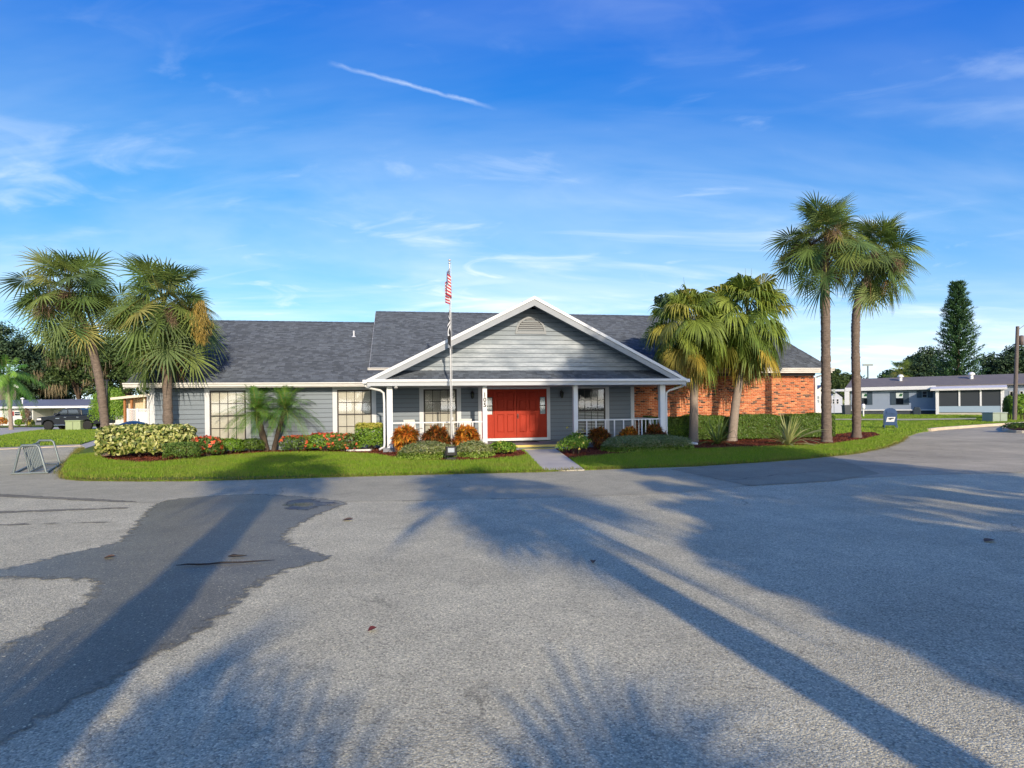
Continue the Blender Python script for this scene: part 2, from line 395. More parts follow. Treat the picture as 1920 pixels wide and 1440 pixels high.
M['ixora'] = leafy('red_orange_blossom', [(0.75, 0.10, 0.035), (0.85, 0.17, 0.06), (0.80, 0.25, 0.13), (0.65, 0.06, 0.025)], 0.25, 0.6)
M['yflower'] = leafy('yellow_blossom', [(0.85, 0.70, 0.10), (0.9, 0.78, 0.30)], 0.3, 0.6)
M['grass'] = leafy('lawn_blades', [(0.129, 0.247, 0.015), (0.198, 0.323, 0.021), (0.285, 0.398, 0.033), (0.164, 0.285, 0.018)], 0.35, 0.5)
M['grass_dry'] = leafy('dry_edge_blades', [(0.20, 0.22, 0.04), (0.34, 0.27, 0.08), (0.13, 0.19, 0.02)], 0.3, 0.6)
M['lawn'] = paint('lawn_soil_and_thatch', (0.115, 0.185, 0.014), 0.9, mottle=0.3, mscale=1.2, grain=0.4, gscale=30, bump=0.02, bscale=30, spec=0.1)
M['mulch'] = paint('red_bark_mulch', (0.15, 0.040, 0.020), 0.95, mottle=0.25, mscale=4, grain=0.5, gscale=45, bump=0.03, bscale=45, spec=0.1)
M['chip'] = leafy('mulch_chip', [(0.07, 0.02, 0.012), (0.19, 0.05, 0.025), (0.26, 0.08, 0.04), (0.12, 0.03, 0.015)], 0.0, 0.9)

def patchy(m, scale, tone, amount):
    """drier, yellower areas across a lawn"""
    nt = m.node_tree; L = nt.links.new; b = nt.nodes['Principled BSDF']; src = b.inputs['Base Color'].links[0].from_socket
    tc = nt.nodes.new('ShaderNodeTexCoord'); n = nt.nodes.new('ShaderNodeTexNoise'); n.inputs['Scale'].default_value = scale; n.inputs['Detail'].default_value = 6; n.inputs['Roughness'].default_value = 0.65
    L(tc.outputs['Object'], n.inputs['Vector'])
    L(mixc(nt, ramp(nt, n.outputs['Fac'], [(0.44, 0.0), (0.70, amount)]), src, tone), b.inputs['Base Color'])
patchy(M['grass'], 0.9, (0.30, 0.27, 0.07), 0.6); patchy(M['lawn'], 0.9, (0.20, 0.17, 0.06), 0.7)
# ------------------------------------------------------------------ ground materials
def asphalt(name, dark, mid, light, scale=75.0, rough=0.85, tint=(1.30, 1.17, 0.72), big=0.22, bump=0.006, spec=0.3, pale_specks=True):
    m, nt, b = principled(name); L = nt.links.new
    tc = nt.nodes.new('ShaderNodeTexCoord'); V = tc.outputs['Object']
    def noise(s, d=3, r=0.6):
        n = nt.nodes.new('ShaderNodeTexNoise'); n.inputs['Scale'].default_value = s; n.inputs['Detail'].default_value = d
        n.inputs['Roughness'].default_value = r; L(V, n.inputs['Vector']); return n.outputs['Fac']
    vo = nt.nodes.new('ShaderNodeTexVoronoi'); vo.inputs['Scale'].default_value = scale; L(V, vo.inputs['Vector'])
    sp = nt.nodes.new('ShaderNodeSeparateColor'); L(vo.outputs['Color'], sp.inputs[0])
    stone = ramp(nt, sp.outputs[0], [(0.0, dark*2.2), (0.25, mid*1.55), (0.75, mid*1.85), (1.0, min(0.8, light*1.35))])
    edge = ramp(nt, vo.outputs['Distance'], [(0.25, 1.0), (0.75, 0.72)])
    c = mixc(nt, 1.0, stone, edge, 'MULTIPLY')
    fine = ramp(nt, noise(scale*2.2, 3), [(0.3, 0.84), (0.7, 1.16)])
    c = mixc(nt, 1.0, c, fine, 'MULTIPLY')
    c = mixc(nt, 1.0, c, ramp(nt, noise(0.33, 6), [(0.3, 1 - big), (0.7, 1 + big*0.7)]), 'MULTIPLY')
    c = mixc(nt, 1.0, c, ramp(nt, noise(2.3, 5), [(0.3, 0.90), (0.7, 1.08)]), 'MULTIPLY')
    if pale_specks:   # scattered pale chips in the worn binder
        v2 = nt.nodes.new('ShaderNodeTexVoronoi'); v2.inputs['Scale'].default_value = scale*0.55; L(V, v2.inputs['Vector'])
        s2 = nt.nodes.new('ShaderNodeSeparateColor'); L(v2.outputs['Color'], s2.inputs[0])
        g = math_node(nt, 'MULTIPLY', math_node(nt, 'GREATER_THAN', s2.outputs[1], 0.95), math_node(nt, 'LESS_THAN', v2.outputs['Distance'], 0.34))
        c = mixc(nt, g, c, (0.58, 0.56, 0.50))
    # hairline cracks and old drips
    wv = nt.nodes.new('ShaderNodeVectorMath'); wv.operation = 'MULTIPLY_ADD'
    nn = nt.nodes.new('ShaderNodeTexNoise'); nn.inputs['Scale'].default_value = 0.9; nn.inputs['Detail'].default_value = 6; L(V, nn.inputs['Vector'])
    L(nn.outputs['Color'], wv.inputs[0]); wv.inputs[1].default_value = (1.6, 1.6, 0); L(V, wv.inputs[2])
    cr = nt.nodes.new('ShaderNodeTexVoronoi'); cr.feature = 'DISTANCE_TO_EDGE'; cr.inputs['Scale'].default_value = 0.16; L(wv.outputs[0], cr.inputs['Vector'])
    crack = math_node(nt, 'MULTIPLY', ramp(nt, cr.outputs['Distance'], [(0.0, 1.0), (0.0022, 0.0)]), ramp(nt, noise(0.5, 2), [(0.5, 0.0), (0.62, 0.55)]))
    c = mixc(nt, crack, c, (0.05, 0.048, 0.045))
    c = mixc(nt, 1.0, c, ramp(nt, noise(1.1, 7, 0.7), [(0.58, 1.0), (0.74, 0.72)]), 'MULTIPLY')
    c = mixc(nt, 1.0, c, tint, 'MULTIPLY')
    L(c, b.inputs['Base Color']); b.inputs['Roughness'].default_value = rough; b.inputs['Specular IOR Level'].default_value = spec
    bp = nt.nodes.new('ShaderNodeBump'); bp.inputs['Strength'].default_value = 0.8; bp.inputs['Distance'].default_value = bump
    h = math_node(nt, 'ADD', math_node(nt, 'MULTIPLY', vo.outputs['Distance'], -1.0), noise(scale*2, 2))
    L(h, bp.inputs['Height']); L(bp.outputs[0], b.inputs['Normal'])
    return m
M['lot'] = asphalt('worn_asphalt', 0.125, 0.315, 0.58, 82)
M['lane'] = asphalt('smoother_asphalt', 0.14, 0.25, 0.40, 95, big=0.16, bump=0.003, pale_specks=False)
M['patch'] = asphalt('newer_dark_asphalt', 0.11, 0.185, 0.27, 120, big=0.2, bump=0.002, pale_specks=False)
M['streak'] = asphalt('seam_shade_asphalt', 0.07, 0.13, 0.22, 95, big=0.25, bump=0.002, pale_specks=False)  # darker tone for the seam and for the painted shading streaks
M['drive'] = asphalt('brownish_drive_asphalt', 0.13, 0.24, 0.38, 100, big=0.28, bump=0.003, tint=(1.34, 1.16, 0.74), pale_specks=False)
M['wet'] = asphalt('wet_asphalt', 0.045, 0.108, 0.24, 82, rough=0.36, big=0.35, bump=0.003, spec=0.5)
def make_puddle():
    m, nt, b = principled('standing_water'); L = nt.links.new
    b.inputs['Base Color'].default_value = (0.05, 0.05, 0.052, 1); b.inputs['Roughness'].default_value = 0.06
    b.inputs['Specular IOR Level'].default_value = 0.6
    tc = nt.nodes.new('ShaderNodeTexCoord')
    n = nt.nodes.new('ShaderNodeTexNoise'); n.inputs['Scale'].default_value = 1.7; n.inputs['Detail'].default_value = 5; L(tc.outputs['Object'], n.inputs['Vector'])
    L(ramp(nt, n.outputs['Fac'], [(0.40, 0.16), (0.6, 0.5)]), b.inputs['Roughness'])
    n2 = nt.nodes.new('ShaderNodeTexNoise'); n2.inputs['Scale'].default_value = 60; L(tc.outputs['Object'], n2.inputs['Vector'])
    bp = nt.nodes.new('ShaderNodeBump'); bp.inputs['Strength'].default_value = 0.15; bp.inputs['Distance'].default_value = 0.002
    L(n2.outputs['Fac'], bp.inputs['Height']); L(bp.outputs[0], b.inputs['Normal'])
    return m
M['puddle'] = make_puddle()
def make_brick():
    m, nt, b = principled('red_clay_brick'); L = nt.links.new
    g = nt.nodes.new('ShaderNodeNewGeometry'); r = g.outputs['Random Per Island']
    c = ramp(nt, r, [(0.0, (0.05, 0.028, 0.026)), (0.10, (0.085, 0.040, 0.034)), (0.16, (0.36, 0.09, 0.034)), (0.5, (0.50, 0.130, 0.048)), (0.8, (0.58, 0.175, 0.066)), (1.0, (0.66, 0.27, 0.12))])
    tc = nt.nodes.new('ShaderNodeTexCoord')
    n = nt.nodes.new('ShaderNodeTexNoise'); n.inputs['Scale'].default_value = 30; n.inputs['Detail'].default_value = 4; L(tc.outputs['Object'], n.inputs['Vector'])
    c = mixc(nt, 1.0, c, ramp(nt, n.outputs['Fac'], [(0.3, 0.78), (0.7, 1.2)]), 'MULTIPLY')
    L(c, b.inputs['Base Color']); b.inputs['Roughness'].default_value = 0.85; b.inputs['Specular IOR Level'].default_value = 0.2
    bp = nt.nodes.new('ShaderNodeBump'); bp.inputs['Strength'].default_value = 0.5; bp.inputs['Distance'].default_value = 0.003
    L(n.outputs['Fac'], bp.inputs['Height']); L(bp.outputs[0], b.inputs['Normal'])
    return m
M['brick'] = make_brick()
def make_glass(name, tint, refl=0.5):
    """thin window glass: a mirror-like sheen over a clear pane"""
    m, nt, b = principled(name); L = nt.links.new
    t = nt.nodes.new('ShaderNodeBsdfTransparent'); t.inputs[0].default_value = (*tint, 1)
    g = nt.nodes.new('ShaderNodeBsdfGlossy'); g.inputs['Roughness'].default_value = 0.03; g.inputs[0].default_value = (0.9, 0.95, 1, 1)
    f = nt.nodes.new('ShaderNodeLayerWeight'); f.inputs[0].default_value = 0.13
    fac = math_node(nt, 'MULTIPLY_ADD', f.outputs['Fresnel'], 1.0, refl*0.1, clamp=True)
    mx = nt.nodes.new('ShaderNodeMixShader'); L(fac, mx.inputs[0]); L(t.outputs[0], mx.inputs[1]); L(g.outputs[0], mx.inputs[2])
    L(mx.outputs[0], nt.nodes['Material Output'].inputs[0])
    return m
M['glass'] = make_glass('window_glass', (0.92, 0.95, 0.94))
M['glass_dark'] = make_glass('tinted_glass', (0.35, 0.4, 0.42), 1.2)

# ------------------------------------------------------------------ sheets of ground
def in_poly(x, y, poly):
    x = np.asarray(x); y = np.asarray(y); inside = np.zeros(x.shape, bool); n = len(poly)
    for i in range(n):
        x0, y0 = poly[i]; x1, y1 = poly[(i+1) % n]
        if y0 == y1: continue
        c = ((y0 > y) != (y1 > y)) & (x < (x1-x0)*(y-y0)/(y1-y0) + x0)
        inside ^= c
    return inside
def densify(poly, step, wob=0.0, rng=None):
    out = []
    for i in range(len(poly)):
        a = Vector(poly[i]); b = Vector(poly[(i+1) % len(poly)]); n = max(1, int((b-a).length/step))
        for k in range(n):
            p = a.lerp(b, k/n)
            if wob and k: p = p + Vector((rng.uniform(-wob, wob), rng.uniform(-wob, wob)))
            out.append((p.x, p.y))
    return out
def chaikin(poly, k=2):
    for _ in range(k):
        q = []
        for i in range(len(poly)):
            a, b = poly[i], poly[(i+1) % len(poly)]
            q += [(0.75*a[0]+0.25*b[0], 0.75*a[1]+0.25*b[1]), (0.25*a[0]+0.75*b[0], 0.25*a[1]+0.75*b[1])]
        poly = q
    return poly
def sheet(name, poly, zf, material, step=0.8, skirt=0.0, kind='structure', box=None):
    """a sheet that follows the ground inside an outline; skirt turns its rim down"""
    pts = [Vector(p[:2]) for p in poly]; nb = len(pts)
    xs = [p.x for p in pts]; ys = [p.y for p in pts]
    x0, x1, y0, y1 = box if box else (min(xs), max(xs), min(ys), max(ys))
    gx, gy = np.meshgrid(np.arange(x0, x1, step), np.arange(y0, y1, step)); gx = gx.ravel()+0.013; gy = gy.ravel()+0.007
    k = in_poly(gx, gy, poly)
    pts += [Vector((a, b)) for a, b in zip(gx[k], gy[k])]
    V, E_, Fc, *_ = delaunay_2d_cdt(pts, [(i, (i+1) % nb) for i in range(nb)], [], 1, 1e-5)
    v = [(p.x, p.y, zf(p.x, p.y)) for p in V]; f = [tuple(q) for q in Fc]
    if skirt:
        b0 = len(v); v += [(p[0], p[1], zf(p[0], p[1]) - skirt) for p in poly]
        idx = {}
        tops = len(v); v += [(p[0], p[1], zf(p[0], p[1])) for p in poly]
        f += [(tops+i, b0+i, b0+(i+1) % nb, tops+(i+1) % nb) for i in range(nb)]
    me = bpy.data.meshes.new(name); me.from_pydata(v, [], f); me.materials.append(material); me.update()
    bm = bmesh.new(); bm.from_mesh(me); bmesh.ops.recalc_face_normals(bm, faces=bm.faces)
    up = sum(fc.normal.z*fc.calc_area() for fc in bm.faces)
    if up < 0: bmesh.ops.reverse_faces(bm, faces=bm.faces)
    for fc in bm.faces: fc.smooth = abs(fc.normal.z) > 0.5
    bm.to_mesh(me); bm.free()
    o = link(bpy.data.objects.new(name, me)); o['kind'] = kind
    return o
def pxy(pts, ground=False):
    return [tuple((ground_at(*p) if ground else flat_at(*p))[:2]) for p in pts]
rs = random.Random(5)
FLAT = lambda z: (lambda x, y: z)

sheet('ground', [(-900, -300), (900, -300), (900, 1400), (-900, 1400)], FLAT(-0.02), paint('distant_grass', (0.05, 0.085, 0.015), 0.95, mottle=0.3, mscale=0.05), step=500)
sheet('parking_lot', [(-90, -60), (120, -60), (120, 90), (-90, 90)], FLAT(0.0), M['lot'], step=60)

LAWN_EDGE = [(150, 842), (128, 868), (116, 888), (122, 899), (160, 902), (260, 903), (350, 902.5), (500, 899), (700, 893), (860, 889), (1015, 885.5), (1093, 882),
             (1300, 875), (1420, 868), (1500, 862), (1600, 852), (1655, 841), (1688, 829), (1697, 820), (1722, 812), (1757, 806.5), (1850, 800), (2000, 791)]
lawn_front = pxy(LAWN_EDGE)
LAWN = lawn_front + [(130, 52), (130, 120), (-60, 130), (-30, 45), tuple(flat_at(240, 805)[:2]), tuple(flat_at(196, 822)[:2])]
lane_px = [(-150, 930), (0, 932), (160, 939), (300, 944), (470, 943), (670, 941), (1000, 934), (1255, 926), (1405, 911)]
lane = pxy(lane_px) + [tuple(flat_at(1505, 862)[:2])] + [(14.5, 24), (-14, 24), (-17, 19), (-40, 17)]
sheet('driveway_lane', lane, FLAT(0.003), M['lane'], step=8)
sheet('drive', chaikin(pxy([(1405, 911), (1640, 893), (2000, 884), (2300, 840), (2000, 790), (1757, 803), (1680, 824), (1600, 850), (1505, 860)]), 1), FLAT(0.006), M['drive'], step=8)
sheet('asphalt_patch', pxy([(1255, 880), (1405, 911.5), (1560, 902.5), (1650, 889), (1560, 856), (1400, 868)]), FLAT(0.009), M['patch'], step=8)
# dark seam where the lane meets the coarse lot, soft shading painted as dark streaks at the left
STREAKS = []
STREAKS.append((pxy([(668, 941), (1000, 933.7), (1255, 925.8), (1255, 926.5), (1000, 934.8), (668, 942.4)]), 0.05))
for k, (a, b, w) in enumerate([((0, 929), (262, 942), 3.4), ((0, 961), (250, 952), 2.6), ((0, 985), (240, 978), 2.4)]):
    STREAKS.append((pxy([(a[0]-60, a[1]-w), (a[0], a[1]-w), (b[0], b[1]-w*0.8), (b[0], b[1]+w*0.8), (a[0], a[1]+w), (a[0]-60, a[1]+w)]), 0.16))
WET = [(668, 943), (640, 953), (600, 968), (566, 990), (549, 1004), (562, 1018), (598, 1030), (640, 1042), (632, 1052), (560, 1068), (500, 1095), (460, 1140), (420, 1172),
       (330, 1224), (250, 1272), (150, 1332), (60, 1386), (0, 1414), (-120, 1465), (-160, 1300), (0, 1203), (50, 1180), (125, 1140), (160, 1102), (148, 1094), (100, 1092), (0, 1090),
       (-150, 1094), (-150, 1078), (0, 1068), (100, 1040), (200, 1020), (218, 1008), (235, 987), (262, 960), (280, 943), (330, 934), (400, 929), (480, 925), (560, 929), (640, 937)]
def soft_edge(o, poly, width):
    """attribute 'damp': 0 on the rim, 1 further in"""
    co = np.empty(len(o.data.vertices)*3, np.float32); o.data.vertices.foreach_get('co', co); co = co.reshape(-1, 3)[:, :2]
    P = np.array(poly); Q = np.roll(P, -1, 0); d = np.full(len(co), 9.0)
    for a, b in zip(P, Q):
        ab = b - a; t = np.clip(((co - a) @ ab)/max(1e-9, ab @ ab), 0, 1); d = np.minimum(d, np.linalg.norm(co - a - t[:, None]*ab, axis=1))
    at = o.data.attributes.new('rim_fade', 'FLOAT', 'POINT'); at.data.foreach_set('value', np.clip(d/width, 0, 1).astype(np.float32))
def fade_rim(m, nscale=7.0):
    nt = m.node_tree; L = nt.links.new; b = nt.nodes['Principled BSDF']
    a = nt.nodes.new('ShaderNodeAttribute'); a.attribute_name = 'rim_fade'; tc = nt.nodes.new('ShaderNodeTexCoord')
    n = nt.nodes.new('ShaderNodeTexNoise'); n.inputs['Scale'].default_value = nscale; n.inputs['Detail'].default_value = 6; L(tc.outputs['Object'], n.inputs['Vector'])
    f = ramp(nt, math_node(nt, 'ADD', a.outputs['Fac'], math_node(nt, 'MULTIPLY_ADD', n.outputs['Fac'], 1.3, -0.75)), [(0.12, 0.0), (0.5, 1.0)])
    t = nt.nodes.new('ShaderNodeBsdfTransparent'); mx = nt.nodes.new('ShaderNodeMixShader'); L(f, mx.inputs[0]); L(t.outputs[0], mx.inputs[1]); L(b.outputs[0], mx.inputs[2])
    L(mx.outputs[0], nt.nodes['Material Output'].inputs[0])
fade_rim(M['wet']); fade_rim(M['puddle'], 5.0); fade_rim(M['streak'], 4.0)
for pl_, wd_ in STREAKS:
    pl_ = densify(pl_, 0.4); soft_edge(sheet('seam_shade_streak', pl_, FLAT(0.0045), M['streak'], step=0.12), pl_, wd_)  # the seam, and left streaks with shade put into their colour
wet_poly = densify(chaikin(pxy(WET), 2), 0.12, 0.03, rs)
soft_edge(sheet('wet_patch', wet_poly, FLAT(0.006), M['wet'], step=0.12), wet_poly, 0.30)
PUD = [(520, 944), (548, 936), (590, 934), (612, 941), (640, 941), (646, 946), (618, 952), (604, 950), (588, 961), (560, 957), (548, 966), (528, 958)]
pud_poly = densify(chaikin(pxy(PUD), 2), 0.1, 0.03, rs)
soft_edge(sheet('puddle', pud_poly, FLAT(0.009), M['puddle'], step=0.12), pud_poly, 0.3)

def lawn_z(x, y): return terrain(x, y) + 0.035
lawn_poly = densify(lawn_front, 0.35, 0.045, rs)[:-1]
lawn_poly = lawn_poly[:next(i for i, p in enumerate(lawn_poly) if (Vector(p) - Vector(lawn_front[-1])).length < 0.5) + 1] + LAWN[len(lawn_front):]
lawn = sheet('lawn', lawn_poly, lawn_z, M['lawn'], step=1.0, skirt=0.06, box=(-22, 75, 15, 80))
LEFT_LAWN = pxy([(-120, 843), (0, 840.5), (80, 837), (150, 834), (192, 822), (232, 807), (190, 804), (80, 806.5), (40, 811), (0, 818), (-120, 838)])
sheet('left_lawn', LEFT_LAWN, FLAT(0.04), M['lawn'], step=1.5, skirt=0.05)
sheet('left_kerb', pxy([(-120, 846), (0, 843), (80, 839.5), (152, 836.5), (150, 834.3), (80, 837), (0, 840.3), (-120, 843)]), FLAT(0.03), M['kerb'], step=4, skirt=0.04)
sheet('sidewalk', pxy([(153, 836), (160, 843), (202, 828), (240, 812), (262, 800), (238, 800), (194, 822)]), FLAT(0.055), M['concrete'], step=3, skirt=0.05)
sheet('concrete_drive', pxy([(-120, 838), (0, 818), (40, 811), (80, 806.5), (190, 804), (190, 800), (60, 801.5), (0, 803), (-120, 803)]), FLAT(0.03), M['concrete'], step=4)
sheet('house_verge', pxy([(-120, 803.5), (60, 801.8), (190, 800.2), (190, 790), (-120, 790)]), FLAT(0.05), M['lawn'], step=8)
# narrow lane across the right lawn
sheet('cross_lane', [(from_y, yy) for from_y, yy in [tuple(ground_at(1560, 788.5)[:2]), tuple(ground_at(1700, 789.5)[:2]), tuple(ground_at(1830, 787.5)[:2]), tuple(ground_at(1830, 785)[:2]), tuple(ground_at(1700, 786.5)[:2]), tuple(ground_at(1560, 786.5)[:2])]],
      lambda x, y: terrain(x, y) + 0.10, M['lane'], step=2)
# walkway with a yellow painted edge at the step
wk = [from_uv(*p) for p in ((-0.12, -3.08), (-0.84, -9.36), (0.26, -9.40), (1.06, -3.08))]
sheet('walkway', wk, lambda x, y: terrain(x, y) + 0.075 if to_uv(x, y)[1] > -9.0 else 0.03, M['concrete'], step=0.6, skirt=0.06)

# mulch beds
BED_L = [(186, 856), (204, 863), (260, 868), (310, 866), (360, 860), (420, 855), (500, 849.5), (600, 848), (660, 850), (700, 852), (745, 859), (800, 863), (850, 865), (915, 862), (970, 857), (989, 853)]
BED_R = [(1044, 853), (1062, 861), (1100, 857), (1150, 852), (1220, 848), (1290, 843), (1420, 838.5), (1500, 836), (1560, 833), (1620, 825), (1652, 817), (1640, 811), (1600, 811)]
bl = pxy(BED_L, True); br = pxy(BED_R, True)
BL = bl + [from_uv(-0.2, -2.5), from_uv(-5.3, -1.5), from_uv(-5.3, 0.1), from_uv(-13.9, 0.1), from_uv(-15.2, -0.2)]
BR = br + [from_uv(14.9, 1.0), from_uv(5.6, 1.0), from_uv(5.6, -2.3), from_uv(1.1, -2.5)]
bed_z = lambda x, y: terrain(x, y) + 0.055
sheet('mulch_bed', BL, bed_z, M['mulch'], step=0.5, skirt=0.04)
sheet('mulch_bed', BR, bed_z, M['mulch'], step=0.5, skirt=0.04)

def kerb_stone(name, line, zf, w=0.18, h=0.14, m=M['kerb']):
    b = MB(); n = len(line); L_ = [Vector(p) for p in line]
    V = []
    for i, p in enumerate(L_):
        d = (L_[min(i+1, n-1)] - L_[max(i-1, 0)]).normalized(); s = Vector((-d.y, d.x))
        z = zf(p.x, p.y)
        for (o, zz) in ((-w/2, -0.05), (-w/2, h-0.02), (-w/2+0.02, h), (w/2-0.02, h), (w/2, h-0.02), (w/2, -0.05)):
            V.append((p.x + s.x*o, p.y + s.y*o, z + zz))
    Fs = [(i*6+j, i*6+j+1, (i+1)*6+j+1, (i+1)*6+j) for i in range(n-1) for j in range(5)]
    b.add(V, Fs); b.add(V[:6], [(0,1,2,3,4,5)]); b.add(V[-6:], [(5,4,3,2,1,0)])
    o = b.obj(name, m); o['kind'] = 'structure'; return o
kerb_stone('kerb', pxy([(1742, 809), (1757, 806.8), (1800, 803.5), (1850, 799.8), (1920, 795.5), (2000, 790)]), FLAT(0.0), 0.22, 0.17)
isl = chaikin(pxy([(1879, 806), (1890, 800), (1930, 797), (2000, 797), (2000, 812), (1930, 812.5), (1896, 811.5)]), 2)
sheet('island_bed', isl, FLAT(0.13), M['mulch'], step=0.7)
kerb_stone('kerb', isl + [isl[0]], FLAT(0.0), 0.2, 0.14, M['concrete'])
# ------------------------------------------------------------------ the clubhouse (local x along the front, y into the building)
R_ = random.Random(11)
club = thing('clubhouse', 'long grey sided clubhouse with red double door, white porch gable and brick end wing', 'building', (0, C0, 0), TH)

def board(u0, u1, z0, y0=0.0, h=0.178, t0=None, t1=None, m='siding', parent=club, name='siding_board'):
    """one lapped board; t0/t1 are the ends of its upper edge"""
    t0 = u0 if t0 is None else t0; t1 = u1 if t1 is None else t1
    j = R_.uniform(-0.002, 0.002); a, c = 0.036 + j, 0.026
    b = MB()
    V = [(u0, y0, z0), (u0, y0-a, z0), (t0, y0-c, z0+h-0.017), (t0, y0, z0+h-0.017), (u1, y0, z0), (u1, y0-a, z0), (t1, y0-c, z0+h-0.017), (t1, y0, z0+h-0.017)]
    b.add(V, [(0,1,2,3), (7,6,5,4), (1,5,6,2), (0,4,5,1), (3,2,6,7)])
    return b.obj(name, M[m], parent)

# backing walls
w = MB()
w.box(-13.8, 5.34, 0.0, 0.12, 0.0, 2.72); w.box(-13.8, -13.68, 0.12, 13.1, 0.0, 2.72)
w.box(5.22, 5.34, 0.12, 1.0, 0.0, 3.2); w.box(-5.7, 14.7, 1.0, 1.1, 0.0, 3.3)
w.box(14.6, 14.7, 1.1, 14.0, 0.0, 3.3); w.box(-5.7, -5.6, 0.32, 13, 2.7, 3.3)
w.prism([(-13.8, 0), (0, 0)], 0.0) if False else None
w.prism([(0.1, 2.72), (13.1, 2.72), (6.55, 5.85)], 0.12, 0, 'x', -13.8)
w.prism([(0.95, 3.3), (14.1, 3.3), (7.55, 6.5)], 0.12, 0, 'x', 14.55)
w.prism([(0.9, 2.9), (14.1, 2.9), (7.55, 6.6)], 0.10, 0, 'x', -5.72)
w.obj('wall', M['wall_core'], club)

WIN = [(-11.75, -10.44), (-7.04, -5.70), (-3.65, -2.30), (2.80, 4.05)]
WZ0, WZ1 = 0.50, 2.46
cas = 0.17
holes = [(a - cas, b + cas) for a, b in WIN[:3]] + [(-1.42, 1.62)] + [(WIN[3][0]-cas, WIN[3][1]+cas)]
z = 0.14; CH = 0.178
while z < 2.55:
    h = min(CH, 2.56 - z)
    x = -13.70
    for hi, (a, b) in enumerate(holes):
        if a > x:
            if a - x > 2.4 and R_.random() < 0.55:
                c = R_.uniform(x + 0.6, a - 0.6)
                board(x, c - 0.003, z, h=h); board(c + 0.003, a, z, h=h)
            else: board(x, a, z, h=h)
        if hi != 3 and z + CH <= WZ0 - cas + 0.05: board(a, b, z, h=h)
        x = b
    board(x, 5.20, z, h=h)
    z += CH
# corner boards and frieze
b = MB(); b.box(-13.86, -13.68, -0.035, 0.02, 0.12, 2.58); b.obj('corner_board', M['casing'], club)
b = MB(); b.box(5.20, 5.36, -0.035, 0.9, 0.12, 2.52); b.obj('corner_board', M['casing'], club)

def window(u0, u1, lit, cols=4):
    f = MB(); d = 0.055
    f.box(u0, u0+d, -0.045, 0.03, WZ0, WZ1); f.box(u1-d, u1, -0.045, 0.03, WZ0, WZ1)
    f.box(u0+d, u1-d, -0.045, 0.03, WZ1-d, WZ1); f.box(u0+d, u1-d, -0.045, 0.03, WZ0, WZ0+d)
    f.box(u0+d, u1-d, -0.05, 0.028, 1.465, 1.51)
    fr = f.obj('window', M['dark_frame'], club)
    g = MB()   # glazing bars
    cw = (u1-u0-2*d)/cols
    zs = [(WZ0+d, 1.465), (1.51, WZ1-d)]
    for k in range(1, cols): 
        for a, c in zs: g.box(u0+d+k*cw-0.011, u0+d+k*cw+0.011, -0.042, -0.026, a, c)
    for a, c in zs: 
        for k in range(cols): g.box(u0+d+k*cw+0.011, u0+d+(k+1)*cw-0.011, -0.041, -0.026, (a+c)/2-0.011, (a+c)/2+0.011)
    g.obj('glazing_bar', M['dark_frame'], fr)
    for a, c in zs:
        for r in range(2):
            for k in range(cols):
                x0 = u0+d+k*cw+0.011; x1 = x0+cw-0.022; q0 = a + r*(c-a)/2 + 0.011*(r == 1); q1 = a + (r+1)*(c-a)/2 - 0.011*(r == 0)
                p = MB(); p.quad((x0, -0.034, q0), (x1, -0.034, q0), (x1, -0.034, q1), (x0, -0.034, q1))
                p.obj('pane', M['glass'], fr)
    c = MB(); e = 0.03
    c.box(u0-cas, u0, -e-0.02, 0.01, WZ0-0.02, WZ1); c.box(u1, u1+cas, -e-0.02, 0.01, WZ0-0.02, WZ1)
    c.box(u0-cas, u1+cas, -e-0.022, 0.012, WZ1, WZ1+0.11); c.box(u0-cas-0.03, u1+cas+0.03, -0.085, 0.012, WZ0-0.09, WZ0-0.02)
    c.obj('casing', M['casing'], fr)
    if lit == 'blind':
        s = MB(); n = 24
        s.quad((u0+d, -0.006, WZ0+d), (u1-d, -0.006, WZ0+d), (u1-d, -0.006, WZ1-d), (u0+d, -0.006, WZ1-d)); s.obj('blind', M['blind'], fr)
    else:
        s = MB(); s.quad((u0+d, -0.003, WZ0+d), (u1-d, -0.003, WZ0+d), (u1-d, -0.003, WZ1-d), (u0+d, -0.003, WZ1-d)); s.obj('interior', M['dark_room'], fr)
        s = MB(); zz = WZ0+d+0.02
        top = WZ1-d-0.02 if lit == 'slats' else 1.50
        while zz < top:
            s.add([(u0+d+0.01, -0.020, zz), (u1-d-0.01, -0.020, zz), (u1-d-0.01, -0.007, zz+0.03), (u0+d+0.01, -0.007, zz+0.03)], [(0,1,2,3)])
            zz += 0.034 if lit == 'slats' else 0.062
        s.obj('slat_blind', M['blind_white' if lit != 'slats' else 'blind'], fr)['kind'] = 'stuff'
    return fr
window(*WIN[0], 'blind'); window(*WIN[1], 'blind'); window(*WIN[2], 'slats'); window(*WIN[3], 'half')

